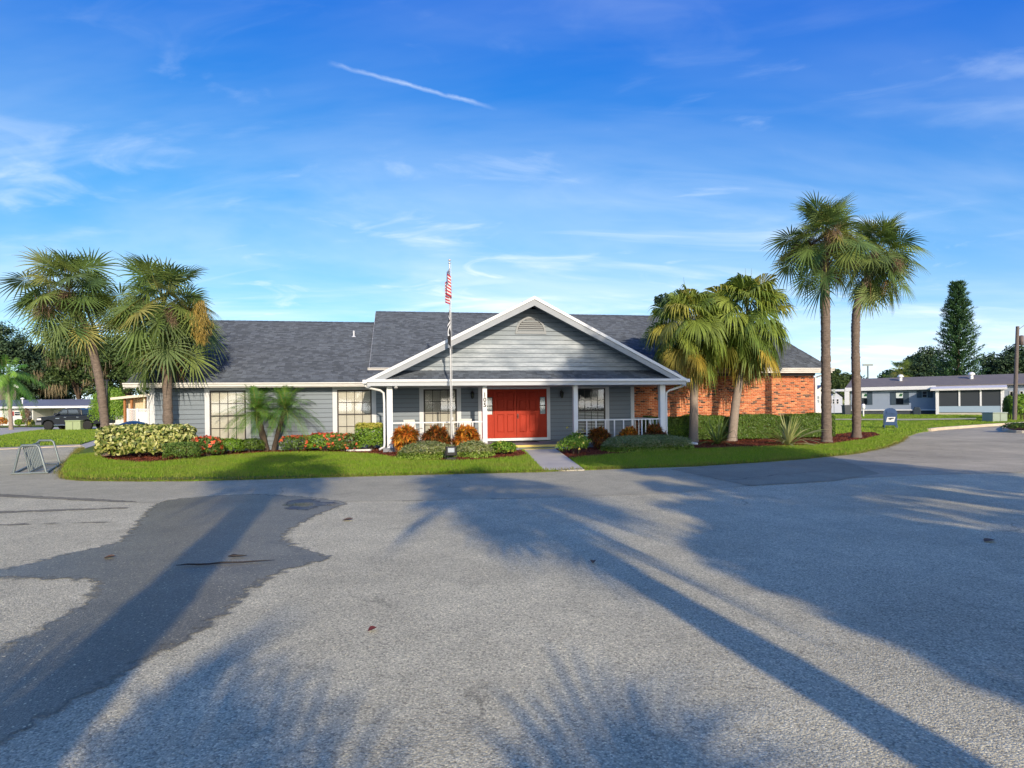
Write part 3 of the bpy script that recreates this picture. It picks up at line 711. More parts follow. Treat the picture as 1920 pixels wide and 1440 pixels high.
# doors
dz0, dz1 = 0.42, 2.44
b = MB()
b.box(-1.42, -1.28, -0.06, 0.02, 0.30, 2.56); b.box(1.48, 1.62, -0.06, 0.02, 0.30, 2.56); b.box(-1.28, 1.48, -0.06, 0.02, 2.45, 2.56)
b.obj('door_casing', M['casing'], club)
b = MB(); b.box(-1.30, 1.50, -0.16, -0.01, 0.31, 0.415); b.obj('threshold', M['white'], club)
for (a0, a1, g0, g1) in ((-1.28, -0.765, -1.22, -0.82), (1.125, 1.48, 1.18, 1.43)):
    b = MB(); b.box(a0, g0, -0.03, 0.02, 0.42, 2.45); b.box(g1, a1, -0.03, 0.02, 0.42, 2.45); b.box(g0, g1, -0.02, 0.02, 0.42, 1.40); b.box(g0, g1, -0.02, 0.02, 2.12, 2.45); b.box(g0+0.07, g1-0.07, -0.032, -0.018, 0.52, 1.28)
    b.obj('door_frame', M['red_door'], club, bevel=0.004)
for (a, c, lab) in ((-1.22, -0.82, 'sidelight with patterned lace curtain'), (1.18, 1.43, 'sidelight with pale glass')):
    f = MB(); f.box(a, c, -0.035, 0.0, 1.73, 1.77); f.box(a, a+0.02, -0.03, 0.0, 1.40, 2.12); f.box(c-0.02, c, -0.03, 0.0, 1.40, 2.12); f.box(a+0.02, c-0.02, -0.03, 0.0, 2.095, 2.12)
    s = f.obj('sidelight', M['dark_frame'], club, label=lab)
    for q0, q1 in ((1.40, 1.73), (1.77, 2.095)):
        p = MB(); p.quad((a+0.02, -0.014, q0), (c-0.02, -0.014, q0), (c-0.02, -0.014, q1), (a+0.02, -0.014, q1)); p.obj('pane', M['glass'], s)
    q = MB()
    if a < 0:
        n = 0
        q.quad((a, -0.004, 1.40), (c, -0.004, 1.40), (c, -0.004, 2.12), (a, -0.004, 2.12))
        for i in range(8):
            for j in range(14):
                x = a + 0.03 + i*0.048; zz = 1.56 + j*0.04
                q.add([(x, -0.007, zz), (x+0.014, -0.007, zz+0.014), (x, -0.007, zz+0.028), (x-0.014, -0.007, zz+0.014)], [(0,1,2,3)], 1)
        q.obj('curtain', [M['blind_white'], M['black']], s)
    else:
        q.quad((a, -0.004, 1.40), (c, -0.004, 1.40), (c, -0.004, 2.12), (a, -0.004, 2.12)); q.obj('curtain', paint('pale_blue_shade', (0.33, 0.38, 0.42), 0.6, mottle=0.3, mscale=9), s)
    if a < 0:
        q = MB(); q.box(-1.15, -0.86, -0.0165, -0.013, 1.42, 1.55); q.obj('notice', M['white'], s)
def door_leaf(a, c):
    b = MB(); b.box(a, c, -0.01, 0.03, dz0, dz1)
    st, fr = 0.11, 0.048
    mid = (a+c)/2
    rails = [dz0, dz0+0.22, dz0+0.98, dz0+1.13, dz0+1.60, dz0+1.68, dz1-0.11, dz1]
    for x0, x1 in ((a+0.004, a+st), (mid-st/2, mid+st/2), (c-st, c-0.004)): b.box(x0, x1, -fr, -0.01, dz0+0.003, dz1)
    for k in (0, 2, 4, 6):
        z0, z1 = rails[k], rails[k+1]
        for x0, x1 in ((a+st, mid-st/2), (mid+st/2, c-st)): b.box(x0, x1, -fr+0.0012, -0.01, z0+0.003, z1)
    o = b.obj('door', M['red_door'], club, bevel=0.005)
    for z0, z1 in ((rails[1], rails[2]), (rails[3], rails[4]), (rails[5], rails[6])):
        for x0, x1 in ((a+st, mid-st/2), (mid+st/2, c-st)):
            p = MB(); p.box(x0+0.03, x1-0.03, -0.046, -0.01, z0+0.03, z1-0.03); p.obj('door_panel', M['red_door'], o, bevel=0.03)
    return o
door_leaf(-0.762, 0.177); dr = door_leaf(0.183, 1.122)
k = MB(); k.tube([(0.235, -0.025, 1.30), (0.235, -0.06, 1.30)], [0.03, 0.018], 12); k.lathe([(0.0, 0), (0.022, 0.004), (0.03, 0.02), (0.022, 0.038), (0.0, 0.04)], 12); 
k = MB(); k.tube([(0.235, -0.045, 1.31), (0.235, -0.075, 1.31), (0.235, -0.08, 1.31), (0.235, -0.115, 1.31)], [0.014, 0.014, 0.032, 0.022], 12); k.box(0.21, 0.26, -0.053, -0.045, 1.22, 1.42)
k.obj('handle', M['black'], dr)

# porch: slab, step edge, posts, railings
b = MB(); b.box(-5.2, 6.0, -2.58, -0.01, 0.0, 0.27); b.obj('porch_floor', M['slab'], club, bevel=0.01)
b = MB(); b.box(-1.34, 1.93, -2.615, -2.48, 0.19, 0.277); b.obj('step_nosing', M['yellow'], club, bevel=0.01)
b = MB(); b.box(-0.75, 1.55, -2.98, -2.62, 0.0, 0.148); b.obj('landing', M['slab'], club, bevel=0.01)
b = MB(); b.box(-0.16, 1.10, -3.10, -2.985, 0.02, 0.158); b.obj('step_nosing', M['yellow'], club, bevel=0.01)
posts = [(-5.06, -4.85), (-1.55, -1.38), (1.97, 2.14), (5.50, 5.72)]
for i, (a, c) in enumerate(posts):
    zb = 0.02 if i in (0, 3) else 0.27
    b = MB(); b.box(a, c, -2.42, -2.42 + (c-a), zb, 2.53); po = b.obj('post', M['white'], club, bevel=0.008)
    if i == 1:
        for j, ch in enumerate('105'):
            cu = bpy.data.curves.new('digit', 'FONT'); cu.body = ch; cu.size = 0.23; cu.extrude = 0.004; cu.offset = 0.006; cu.align_x = 'CENTER'
            tmp = bpy.data.objects.new('digit', cu); COL.objects.link(tmp)
            me = bpy.data.meshes.new_from_object(tmp.evaluated_get(bpy.context.evaluated_depsgraph_get())); bpy.data.objects.remove(tmp)
            me.materials.clear(); me.materials.append(M['black'])
            put('address_digit', me, po, ((a+c)/2, -2.428, 2.10 - j*0.19), (rad(90), 0, 0))['label'] = 'black house number digit %s' % ch
def railing(p0, p1, n):
    p0, p1 = Vector(p0), Vector(p1); L_ = (p1-p0).length; ang = math.atan2(p1.y-p0.y, p1.x-p0.x)
    Mx = Matrix.Translation((p0.x, p0.y, 0)) @ Matrix.Rotation(ang, 4, 'Z')
    b = MB(); b.box(0, L_, -0.035, 0.035, 1.145, 1.19).xf(Mx); r = b.obj('railing', M['white'], club, bevel=0.006)
    b = MB(); b.box(0, L_, -0.03, 0.03, 0.36, 0.41).xf(Mx); b.obj('bottom_rail', M['white'], r, bevel=0.005)
    for i in range(n):
        x = L_*(i+1)/(n+1)
        b = MB(); b.box(x-0.02, x+0.02, -0.019, 0.019, 0.411, 1.144).xf(Mx); b.obj('baluster', M['white'], r)
railing((-4.85, -2.32, 0), (-1.55, -2.32, 0), 8)
railing((2.14, -2.32, 0), (5.50, -2.32, 0), 8)
railing((5.60, -2.20, 0), (5.60, 0.86, 0), 7)

# roofs ------------------------------------------------------------
def shingles(parent, p0, du, dv, nu, rows_len, exposure=0.145, seed=1, tab=(0.14, 0.26)):
    """courses of tabs on a plane: p0 eave corner, du along the eave, dv up the slope (unit vectors)"""
    rng = np.random.default_rng(seed); p0 = np.array(p0); du = np.array(du); dv = np.array(dv); nn = np.cross(du, dv)
    if nn[2] < 0: nn = -nn
    V = []; Fc = []; r = 0; y = 0.0
    while y < rows_len:
        h = min(exposure, rows_len - y)
        x = -rng.uniform(0, 0.2)
        while x < nu:
            wdt = rng.uniform(*tab); x0, x1 = max(x, 0), min(x + wdt - 0.006, nu)
            if x1 - x0 > 0.03:
                t = 0.012 + (0.009 if rng.random() < 0.45 else 0) + rng.uniform(0, 0.003)
                a = p0 + du*x0 + dv*(y - 0.008*rng.random()); bq = p0 + du*x1 + dv*(y - 0.008*rng.random())
                c = p0 + du*x1 + dv*(y+h+0.02); d = p0 + du*x0 + dv*(y+h+0.02)
                k = len(V)
                V += [a + nn*t, bq + nn*t, c + nn*0.004, d + nn*0.004, a, bq]
                Fc += [(k, k+1, k+2, k+3), (k+4, k+5, k+1, k)]
            x += wdt
        y += exposure
    me = npmesh('shingle', np.array(V), np.array(Fc), M['shingle'])
    o = put('shingle', me, parent); o['kind'] = 'stuff'; return o
def roof_slab(name, corners, th, parent=club, m='roof_deck'):
    b = MB(); lo = [(x, y, zz - th) for x, y, zz in corners]
    b.add(list(corners) + lo, [(0,1,2,3), (7,6,5,4), (0,4,5,1), (1,5,6,2), (2,6,7,3), (3,7,4,0)])
    return b.obj(name, M[m], parent)
P1 = 0.467; s1 = math.sqrt(1 + P1*P1)
zl = lambda y: 2.70 + P1*(y + 0.55)
r = roof_slab('roof', [(-14.5, -0.55, zl(-0.55)), (-5.75, -0.55, zl(-0.55)), (-5.75, 6.54, zl(6.54)), (-14.5, 6.54, zl(6.54))], 0.10)
shingles(r, (-14.52, -0.58, zl(-0.58)+0.003), (1, 0, 0), (0, 1/s1, P1/s1), 8.77, 7.13*s1, seed=3)
r2 = roof_slab('roof', [(-14.5, 6.54, zl(6.54)), (-5.75, 6.54, zl(6.54)), (-5.75, 13.6, zl(6.54)-P1*7.06), (-14.5, 13.6, zl(6.54)-P1*7.06)], 0.10)
b = MB(); x = -14.5
while x < -5.85:
    b.add([(x, 6.40, zl(6.40)+0.022), (x+0.26, 6.40, zl(6.40)+0.03), (x+0.26, 6.54, zl(6.54)+0.045), (x, 6.54, zl(6.54)+0.037), (x+0.26, 6.70, zl(6.38)+0.03), (x, 6.70, zl(6.38)+0.022)], [(0,1,2,3), (3,2,4,5)]); x += 0.255
b.obj('ridge_cap', M['shingle'], r)
P2 = 0.469; s2 = math.sqrt(1 + P2*P2)
zu = lambda y: 3.33 + P2*(y - 0.30)
r = roof_slab('roof', [(-5.78, 0.30, zu(0.30)), (15.2, 0.30, zu(0.30)), (15.2, 7.55, zu(7.55)), (-5.78, 7.55, zu(7.55))], 0.14)
shingles(r, (-5.80, 0.27, zu(0.27)+0.003), (1, 0, 0), (0, 1/s2, P2/s2), 21.02, 7.28*s2, seed=4)
roof_slab('roof', [(-5.78, 7.55, zu(7.55)), (15.2, 7.55, zu(7.55)), (15.2, 14.8, zu(0.30)), (-5.78, 14.8, zu(0.30))], 0.14)
b = MB(); x = -5.8
while x < 15.1:
    b.add([(x, 7.41, zu(7.41)+0.022), (x+0.26, 7.41, zu(7.41)+0.03), (x+0.26, 7.55, zu(7.55)+0.045), (x, 7.55, zu(7.55)+0.037), (x+0.26, 7.71, zu(7.39)+0.03), (x, 7.71, zu(7.39)+0.022)], [(0,1,2,3), (3,2,4,5)]); x += 0.255
b.obj('ridge_cap', M['shingle'], r)
# rake boards on the ends
def rake(x, yl, yh, zf, th=0.17, w=0.03, m='white_dirty'):
    b = MB(); b.prism([(yl, zf(yl)-0.015), (yh, zf(yh)-0.015), (yh, zf(yh)-0.015-th), (yl, zf(yl)-0.015-th)], w, 0, 'x', x); b.obj('rake_board', M[m], club)
rake(-14.535, -0.55, 6.54, zl); rake(15.205, 0.30, 7.55, zu); rake(-5.815, 0.30, 7.55, zu, 0.12, 0.03, 'fascia')
b = MB(); b.box(-14.5, -5.76, -0.55, 0.0, 2.575, 2.59); b.obj('soffit', M['fascia'], club)
b = MB(); b.box(5.4, 15.2, 0.32, 0.98, 3.135, 3.15); b.box(-5.78, -4.9, 0.32, 0.98, 3.135, 3.15); b.obj('soffit', M['fascia'], club)

def gutter(x0, x1, y, ztop, m='white_dirty', h=0.135, d=0.125):
    """K-profile gutter, open at the top"""
    prof = [(y, ztop), (y, ztop-h), (y-d*0.55, ztop-h), (y-d*0.62, ztop-h*0.55), (y-d, ztop-h*0.25), (y-d, ztop), (y-d+0.012, ztop), (y-d+0.012, ztop-h*0.2), (y-d*0.5, ztop-h*0.85), (y-0.01, ztop-h*0.85), (y-0.01, ztop)]
    b = MB(); b.prism(prof, x1-x0, 0, 'x', x0); return b.obj('gutter', M[m], club)
gutter(-14.53, -5.78, -0.56, 2.735)
b = MB(); b.box(-14.5, -5.76, -0.56, -0.535, 2.56, 2.70); b.obj('fascia_board', M['white_dirty'], club)
gutter(5.6, 15.28, 0.29, 3.345, h=0.13)
b = MB(); b.box(5.4, 15.2, 0.29, 0.315, 3.13, 3.32); b.obj('fascia_board', M['white_dirty'], club)
b = MB(); b.box(-5.80, -4.9, 0.27, 0.315, 3.12, 3.33); b.obj('fascia_board', paint('peeling_fascia', (0.60, 0.45, 0.36), 0.8, mottle=0.3, mscale=8), club, label='weathered fascia stub with peeling paint')
gutter(-5.86, -4.9, 0.27, 3.35, h=0.09)

# porch gable ------------------------------------------------------
AX, AZ, EZ = 0.41, 5.84, 2.73
HL, HR = AX + 5.75, 6.46 - AX
pl, pr = (AZ-EZ)/HL, (AZ-EZ)/HR
for sgn, half, pit, sd_ in ((-1, HL, pl, 7), (1, HR, pr, 8)):
    ex = AX + sgn*half; ss = math.sqrt(1+pit*pit)
    q = [(ex, -2.68, EZ), (AX, -2.68, AZ), (AX, 6.2, AZ), (ex, 6.2, EZ)]
    if sgn > 0: q = [(AX, -2.68, AZ), (ex, -2.68, EZ), (ex, 6.2, EZ), (AX, 6.2, AZ)]
    r = roof_slab('porch_roof', q, 0.09)
    du = (0, 1, 0) ; dv = (-sgn/ss, 0, pit/ss)
    shingles(r, (ex, -2.70, EZ+0.003), du, dv, 8.6, half*ss, seed=sd_)
    # rake: broad fascia and a bright drip strip above it
    b = MB(); c0, c1 = 0.10, 0.32
    b.prism([(ex, EZ-c0), (AX, AZ-c0), (AX, AZ-c1-0.02), (ex - sgn*0.0, EZ-c1+0.02)], 0.03, 0, 'y', -2.71); b.obj('rake_fascia', M['rakegrey'], club)
    b = MB(); b.prism([(ex+sgn*0.03, EZ+0.0), (AX, AZ+0.012), (AX, AZ-0.105), (ex+sgn*0.03, EZ-0.115)], 0.055, 0, 'y', -2.745); b.obj('rake_trim', M['white'], club)
    b = MB(); b.add([(ex, -2.68, EZ-0.20), (AX, -2.68, AZ-0.20), (AX, -1.88, AZ-0.20), (ex, -1.88, EZ-0.20)], [(0,1,2,3)]); b.obj('rake_soffit', M['siding'], club)
# gable wall boards
zb = 3.10; n = 0
gw = MB(); gw.add([(AX-4.9, -1.87, 2.95), (AX+4.9, -1.87, 2.95), (AX, -1.87, 5.55)], [(0,1,2)]); gw.obj('gable_wall', M['wall_core'], club)
CHG = 0.172
while zb < 5.5:
    zt = min(zb + CHG, 5.60)
    def span(zz): 
        zz = min(zz + 0.19, AZ - 0.01); return AX - (AZ - zz)/pl, AX + (AZ - zz)/pr
    a0, a1 = span(zb); t0, t1 = span(zt + 0.012)
    board(a0, a1, zb, y0=-1.872, h=zt-zb, t0=t0, t1=t1, m='gable')
    zb += CHG
# half-round louvre
vx, vz, vw, vh = 0.425, 4.60, 0.525, 0.52
b = MB(); N_ = 18
out = [(vx + (vw+0.07)*math.cos(math.pi*i/N_), vz - 0.0 + (vh+0.07)*math.sin(math.pi*i/N_)) for i in range(N_+1)]
inn = [(vx + vw*math.cos(math.pi*i/N_), vz + vh*math.sin(math.pi*i/N_)) for i in range(N_+1)]
for i in range(N_):
    a, bq, c, d = out[i], out[i+1], inn[i+1], inn[i]
    b.add([(a[0], -1.94, a[1]), (bq[0], -1.94, bq[1]), (c[0], -1.94, c[1]), (d[0], -1.94, d[1]), (a[0], -1.88, a[1]), (bq[0], -1.88, bq[1]), (c[0], -1.88, c[1]), (d[0], -1.88, d[1])],
          [(0,1,2,3), (0,4,5,1), (3,2,6,7)])
b.box(vx-vw-0.09, vx+vw+0.09, -1.945, -1.88, vz-0.075, vz)
vent = b.obj('gable_vent', M['louvre'], club)
b = MB(); b.add([(p[0], -1.905, p[1]) for p in inn], [tuple(range(len(inn)))]); b.obj('vent_back', M['black'], vent)
k = 7
for i in range(k):
    z0 = vz + vh*(i+0.1)/k; zz = vz + vh*(i+0.6)/k; hw = vw*math.sqrt(max(0.0, 1 - ((zz - vz)/vh)**2)) - 0.01
    b = MB(); b.add([(vx-hw, -1.935, z0), (vx+hw, -1.935, z0), (vx+hw, -1.91, z0+0.038), (vx-hw, -1.91, z0+0.038), (vx-hw, -1.935, z0-0.012), (vx+hw, -1.935, z0-0.012)], [(0,1,2,3), (4,5,1,0)]); b.obj('louvre_slat', M['louvre'], vent)
# pent roof below the gable wall
ps = 0.50; sp_ = math.sqrt(1+ps*ps)
r = roof_slab('pent_roof', [(-5.7, -2.68, 2.71), (6.42, -2.68, 2.71), (6.42, -1.88, 2.71+0.8*ps), (-5.7, -1.88, 2.71+0.8*ps)], 0.05)
for (a, c, zlim) in ((0, 0, 0),):
    shingles(r, (-5.72, -2.70, 2.712), (1, 0, 0), (0, 1/sp_, ps/sp_), 12.16, 0.80*sp_, exposure=0.14, seed=9)
b = MB(); b.box(-5.72, 6.44, -2.72, -2.66, 2.515, 2.655); b.obj('fascia_board', M['fascia'], club)  # white board in shadow, the shade put into its grey colour
b = MB(); b.box(-5.74, 6.46, -2.78, -2.665, 2.657, 2.745); b.obj('eave_trim', M['white'], club, bevel=0.008)
b = MB(); b.box(-5.70, 6.42, -2.655, 0.0, 2.525, 2.54); b.obj('porch_ceiling', M['fascia'], club)
b = MB(); b.box(6.465, 6.60, -2.76, 0.2, 2.60, 2.735); b.obj('gutter', M['white'], club, bevel=0.01)
b = MB(); b.box(-5.89, -5.755, -2.76, 0.1, 2.60, 2.735); b.obj('gutter', M['white'], club, bevel=0.01)
# downspouts
def spout(pts, r=0.042, lab=None):
    b = MB(); b.tube(pts, r, 8); return b.obj('downspout', M['white'], club, label=lab)
spout([(-5.82, -2.6, 2.62), (-5.80, -2.6, 2.52), (-5.7, -2.56, 2.46), (-5.28, -2.44, 2.36), (-5.17, -2.40, 2.27), (-5.15, -2.40, 1.9), (-5.15, -2.40, 0.42), (-5.17, -2.44, 0.30), (-5.32, -2.60, 0.24)])
spout([(6.53, -2.5, 2.62), (6.52, -2.5, 2.53), (6.40, -2.45, 2.45), (5.92, -2.36, 2.30), (5.80, -2.33, 2.20), (5.79, -2.33, 1.9), (5.79, -2.33, 0.35), (5.8, -2.4, 0.26), (5.95, -2.6, 0.24)])
spout([(-13.95, -0.62, 2.6), (-13.95, -0.6, 2.5), (-13.92, -0.45, 2.42), (-13.88, -0.1, 2.25), (-13.90, -0.05, 2.1), (-13.90, -0.05, 0.3)])
b = MB(); b.box(14.70, 14.80, 0.80, 0.90, 0.25, 2.95); b.obj('downspout', M['white'], club, bevel=0.01)
spout([(15.0, 0.22, 3.2), (14.95, 0.3, 3.1), (14.78, 0.8, 2.95)], 0.035)
# vent pipe, lamps, camera
b = MB(); b.tube([(-6.7, 4.5, zl(4.5)-0.02), (-6.7, 4.5, zl(4.5)+0.30)], 0.04, 10); b.lathe([(0.10, 0), (0.09, 0.03), (0.045, 0.07)], 10, c=(-6.7, 4.5, zl(4.5))); b.obj('vent_pipe', M['casing'], club)
for lx in (-1.67, 2.11):
    b = MB(); b.box(lx-0.05, lx+0.05, -0.05, -0.025, 2.12, 2.36); b.tube([(lx, -0.04, 2.33), (lx, -0.12, 2.42), (lx, -0.17, 2.36)], 0.012, 6)
    b.lathe([(0.02, 0.10), (0.085, 0.04), (0.09, 0.02)], 6, c=(lx, -0.17, 2.26)); b.lathe([(0.03, -0.20), (0.05, -0.19), (0.05, -0.17)], 6, c=(lx, -0.17, 2.26))
    for j in range(6):
        t = math.pi*j/3; b.tube([(lx+0.075*math.cos(t), -0.17+0.075*math.sin(t), 2.28), (lx+0.045*math.cos(t), -0.17+0.045*math.sin(t), 2.08)], 0.006, 4)
    wl = b.obj('wall_lamp', M['black'], club)
    g = MB(); g.lathe([(0.04, -0.17), (0.068, 0.02)], 6, c=(lx, -0.17, 2.26)); g.obj('lamp_glass', M['glass_dark'], wl)
b = MB(); b.lathe([(0.06, 0.0), (0.065, 0.03), (0.05, 0.05)], 14, c=(-4.72, -2.60, 2.475)); b.lathe([(0.0, -0.075), (0.03, -0.068), (0.055, -0.03), (0.06, 0.0)], 14, c=(-4.72, -2.60, 2.475)); sc_ = b.obj('security_camera', M['white'], club)
b = MB(); b.lathe([(0.0, -0.03), (0.022, -0.02), (0.028, 0.0), (0.0, 0.004)], 12); b.xf(Matrix.Translation((-4.72, -2.655, 2.44)) @ Matrix.Rotation(rad(-60), 4, 'X')); b.obj('camera_lens', M['black'], sc_)

# brick wing -------------------------------------------------------
def brick_wall(x0, x1, y, z0, z1):
    rng = np.random.default_rng(21); V = []; Fc = []; z = z0; row = 0
    bl_, bh, j = 0.205, 0.062, 0.011
    while z < z1:
        x = x0 - (bl_+j)*0.5*(row % 2)
        while x < x1:
            a, c = max(x, x0), min(x+bl_, x1)
            if c - a > 0.03:
                d = y - 0.014 + rng.uniform(-0.004, 0.004); k = len(V); e = 0.0045; h = min(bh, z1 - z)
                V += [(a, y+0.01, z), (c, y+0.01, z), (c, y+0.01, z+h), (a, y+0.01, z+h), (a+e, d, z+e), (c-e, d, z+e), (c-e, d, z+h-e), (a+e, d, z+h-e)]
                Fc += [(k+4, k+5, k+6, k+7), (k, k+1, k+5, k+4), (k+1, k+2, k+6, k+5), (k+2, k+3, k+7, k+6), (k+3, k, k+4, k+7)]
            x += bl_ + j
        z += bh + j; row += 1
    me = npmesh('brick', np.array(V), np.array(Fc), M['brick']); return me
b = MB(); b.box(5.36, 14.70, 0.90, 0.995, 0.0, 3.14); bw = b.obj('brick_wall', M['mortar'], club)
put('brick', brick_wall(5.37, 14.69, 0.90, 0.1, 3.13), bw)['kind'] = 'stuff'
b = MB(); b.box(5.36, 14.75, 0.865, 0.90, 3.02, 3.134); b.obj('soffit_shade_strip', M['wall_core'], club)  # dark strip standing in for the soffit's shadow on the brick
# ------------------------------------------------------------------ plant builders
def unit(a): return a/np.maximum(np.linalg.norm(a, axis=1, keepdims=True), 1e-9)
def leaf_quads(P, N, length, width, rng, fold=0.25, up=None):
    """one folded diamond leaf at every point, lying across its normal"""
    n = len(P); N = unit(N)
    T = rng.normal(size=(n, 3)) if up is None else up + rng.normal(size=(n, 3))*0.45
    T = unit(T - N*np.sum(T*N, axis=1, keepdims=True)); B = np.cross(N, T)
    l = (length*rng.uniform(0.7, 1.25, (n, 1))); w = (width*rng.uniform(0.75, 1.2, (n, 1)))
    V = np.empty((n, 4, 3)); V[:, 0] = P - T*l*0.5; V[:, 2] = P + T*l*0.5 - N*l*0.12
    V[:, 1] = P + B*w*0.5 + N*w*fold; V[:, 3] = P - B*w*0.5 + N*w*fold
    return V.reshape(-1, 3), np.arange(n*4).reshape(-1, 4)
def join(parts):
    V = []; Fc = []; I = []; o = 0
    for p in parts:
        v, f = p[0], p[1]; V.append(v); Fc.append(f + o); o += len(v); I.append(np.full(len(f), p[2] if len(p) > 2 else 0))
    return np.concatenate(V), np.concatenate(Fc), np.concatenate(I)
def blades(P, D, length, width, rng, bend=0.5, seg=3, upn=None):
    """strap-like blades that rise along D and bend under their own weight (quads)"""
    n = len(P); D = unit(D); S = unit(np.cross(D, np.array([0, 0, 1.0])) + rng.normal(size=(n, 3))*0.2)
    V = np.empty((n, seg+1, 2, 3)); L_ = length*rng.uniform(0.7, 1.15, (n, 1))
    for k in range(seg+1):
        t = k/seg; p = P + D*L_*t; p[:, 2] -= (bend*L_[:, 0]*t*t*np.sqrt(D[:, 0]**2 + D[:, 1]**2 + 0.02))
        wd = width*(1 - t**2.2)*(0.55 + 0.45*min(1, t*4)) + 0.0012
        V[:, k, 0] = p - S*wd/2; V[:, k, 1] = p + S*wd/2
    base = np.arange(n)[:, None]*(2*(seg+1)); Fc = []
    for k in range(seg):
        Fc.append(np.concatenate([base+2*k, base+2*k+1, base+2*k+3, base+2*k+2], axis=1))
    return V.reshape(-1, 3), np.concatenate(Fc)

# ---- shrubs
def blob_points(n, dims, rng, box=0.0, depth=0.35, squash=1.0, lumps=12, lump=0.2):
    """points near the skin of a rounded or boxy bush standing on z=0"""
    d = unit(rng.normal(size=(n, 3))); d[:, 2] = np.where(d[:, 2] < -0.55, -d[:, 2], d[:, 2])
    q = np.abs(d)**(1.0 + box*0.0)
    e = 2 + box*6
    r = 1.0/np.power(np.sum(np.abs(d)**e, axis=1), 1/e)
    C = unit(rng.normal(size=(lumps, 3))); a = rng.uniform(-1, 1, lumps)
    r = r*(1 + lump*(1-box*0.6)*np.sum(a*np.exp(-(1 - d @ C.T)*5), axis=1) + rng.normal(size=n)*0.055*(1-box*0.7))
    k = 1 - depth*rng.random(n)**1.6
    P = d*(r*k)[:, None]*np.array(dims)*0.5
    P[:, 2] += dims[2]*0.5
    N = unit(d/np.array(dims)**2*np.mean(dims)**2 + rng.normal(size=(n, 3))*0.55)
    return P, N
def croton(label, loc, dims, n, mat_, seed, group=None):
    """upright bush of long stiff leaves that radiate in rosettes"""
    rng = np.random.default_rng(seed); t = thing('croton', label, 'croton', loc, TH, group)
    m = 60; d = unit(rng.normal(size=(m, 3)) + np.array([0, 0, 0.25])); r = rng.uniform(0.5, 1.0, (m, 1))
    C = d*r*np.array(dims)*np.array([0.40, 0.40, 0.36]); C[:, 2] += dims[2]*0.50
    k = n//m; P = np.repeat(C, k, 0) + rng.normal(size=(m*k, 3))*0.03
    D = np.repeat(d, k, 0)*0.9 + np.array([0, 0, 0.22]) + rng.normal(size=(m*k, 3))*0.65
    v, f = blades(P, D, 0.21*dims[2]/0.75, 0.07, rng, 0.45, 3); put('foliage', npmesh('foliage', v, f, M[mat_]), t)
    stems(dims, random.Random(seed), 12).obj('stem', M['bark_dark'], t); return t
def stems(dims, rng, n=9):
    b = MB()
    for i in range(n):
        a = rng.uniform(0, 6.28); r = rng.uniform(0.1, 0.32)
        b.tube([(0.08*dims[0]*math.cos(a), 0.08*dims[1]*math.sin(a), -0.03), (r*0.6*dims[0]*math.cos(a), r*0.6*dims[1]*math.sin(a), dims[2]*0.3), (r*dims[0]*math.cos(a), r*dims[1]*math.sin(a), dims[2]*0.68)], [0.014, 0.011, 0.006], 5)
    return b
def shrub(name, label, cat, loc, dims, n, leaf, mat_, seed, rz=TH, box=0.0, group=None, aspect=0.5, depth=0.4, flower=None, nf=0, fsize=0.06, top=None, lump=0.2, ftop=0.25, up=None, dome=False):
    rng = np.random.default_rng(seed)
    t = thing(name, label, cat, loc, rz, group)
    P, N = blob_points(n, dims, rng, box, depth, lump=lump)
    N[:, 2] *= 0.5
    if dome: P[:, 2] = np.abs(P[:, 2] - dims[2]*0.5)*2
    P[:, 2] = np.maximum(P[:, 2], 0.02)
    if top:
        k = P[:, 2] > dims[2]*top[0] + rng.normal(size=n)*0.03*dims[2]
        me = npmesh('foliage', *leaf_quads(P[~k], N[~k], leaf, leaf*aspect, rng), M[mat_]); put('foliage', me, t)
        me = npmesh('new_growth', *leaf_quads(P[k], N[k], leaf, leaf*aspect, rng), M[top[1]]); put('new_growth', me, t)
    else:
        me = npmesh('foliage', *leaf_quads(P, N, leaf, leaf*aspect, rng, up=up), M[mat_]); put('foliage', me, t)
    core = MB(); stems(dims, random.Random(seed)).obj('stem', M['bark_dark'], t)
    if flower:
        P, N = blob_points(nf*6, dims, rng, box, 0.06, lump=lump)
        k = P[:, 2] > dims[2]*ftop; P, N = P[k][:nf], N[k][:nf]
        # every head is a little cushion of petals
        m = 14; PP = np.repeat(P, m, 0); NN = np.repeat(N, m, 0); off = unit(rng.normal(size=PP.shape) + NN*0.8)*fsize*rng.uniform(0.4, 1.0, (len(PP), 1))
        me = npmesh('blossom', *leaf_quads(PP + off*0.8 + NN*fsize*0.3, off + NN*0.6, fsize*0.75, fsize*0.6, rng), M[flower]); o = put('blossom', me, t); o['kind'] = 'stuff'
    return t

def place(px0, px1, py_top, py_base, depth_ratio=0.9):
    """size and place of a bush from what the photograph shows of it"""
    c = (px0+px1)/2; p = ground_at(c, py_base, 0.05)
    s = F_PX/p.y; w_ = (px1-px0)/s
    d = w_*depth_ratio; q = p + Vector((c-960, F_PX, 0)).normalized()*d*0.42
    q.z = terrain(q.x, q.y) + 0.05
    h = max(0.15, CAM_H + pix_dir(c, py_top)[1]*q.y - q.z)
    return q, (w_*q.y/p.y, d, h)

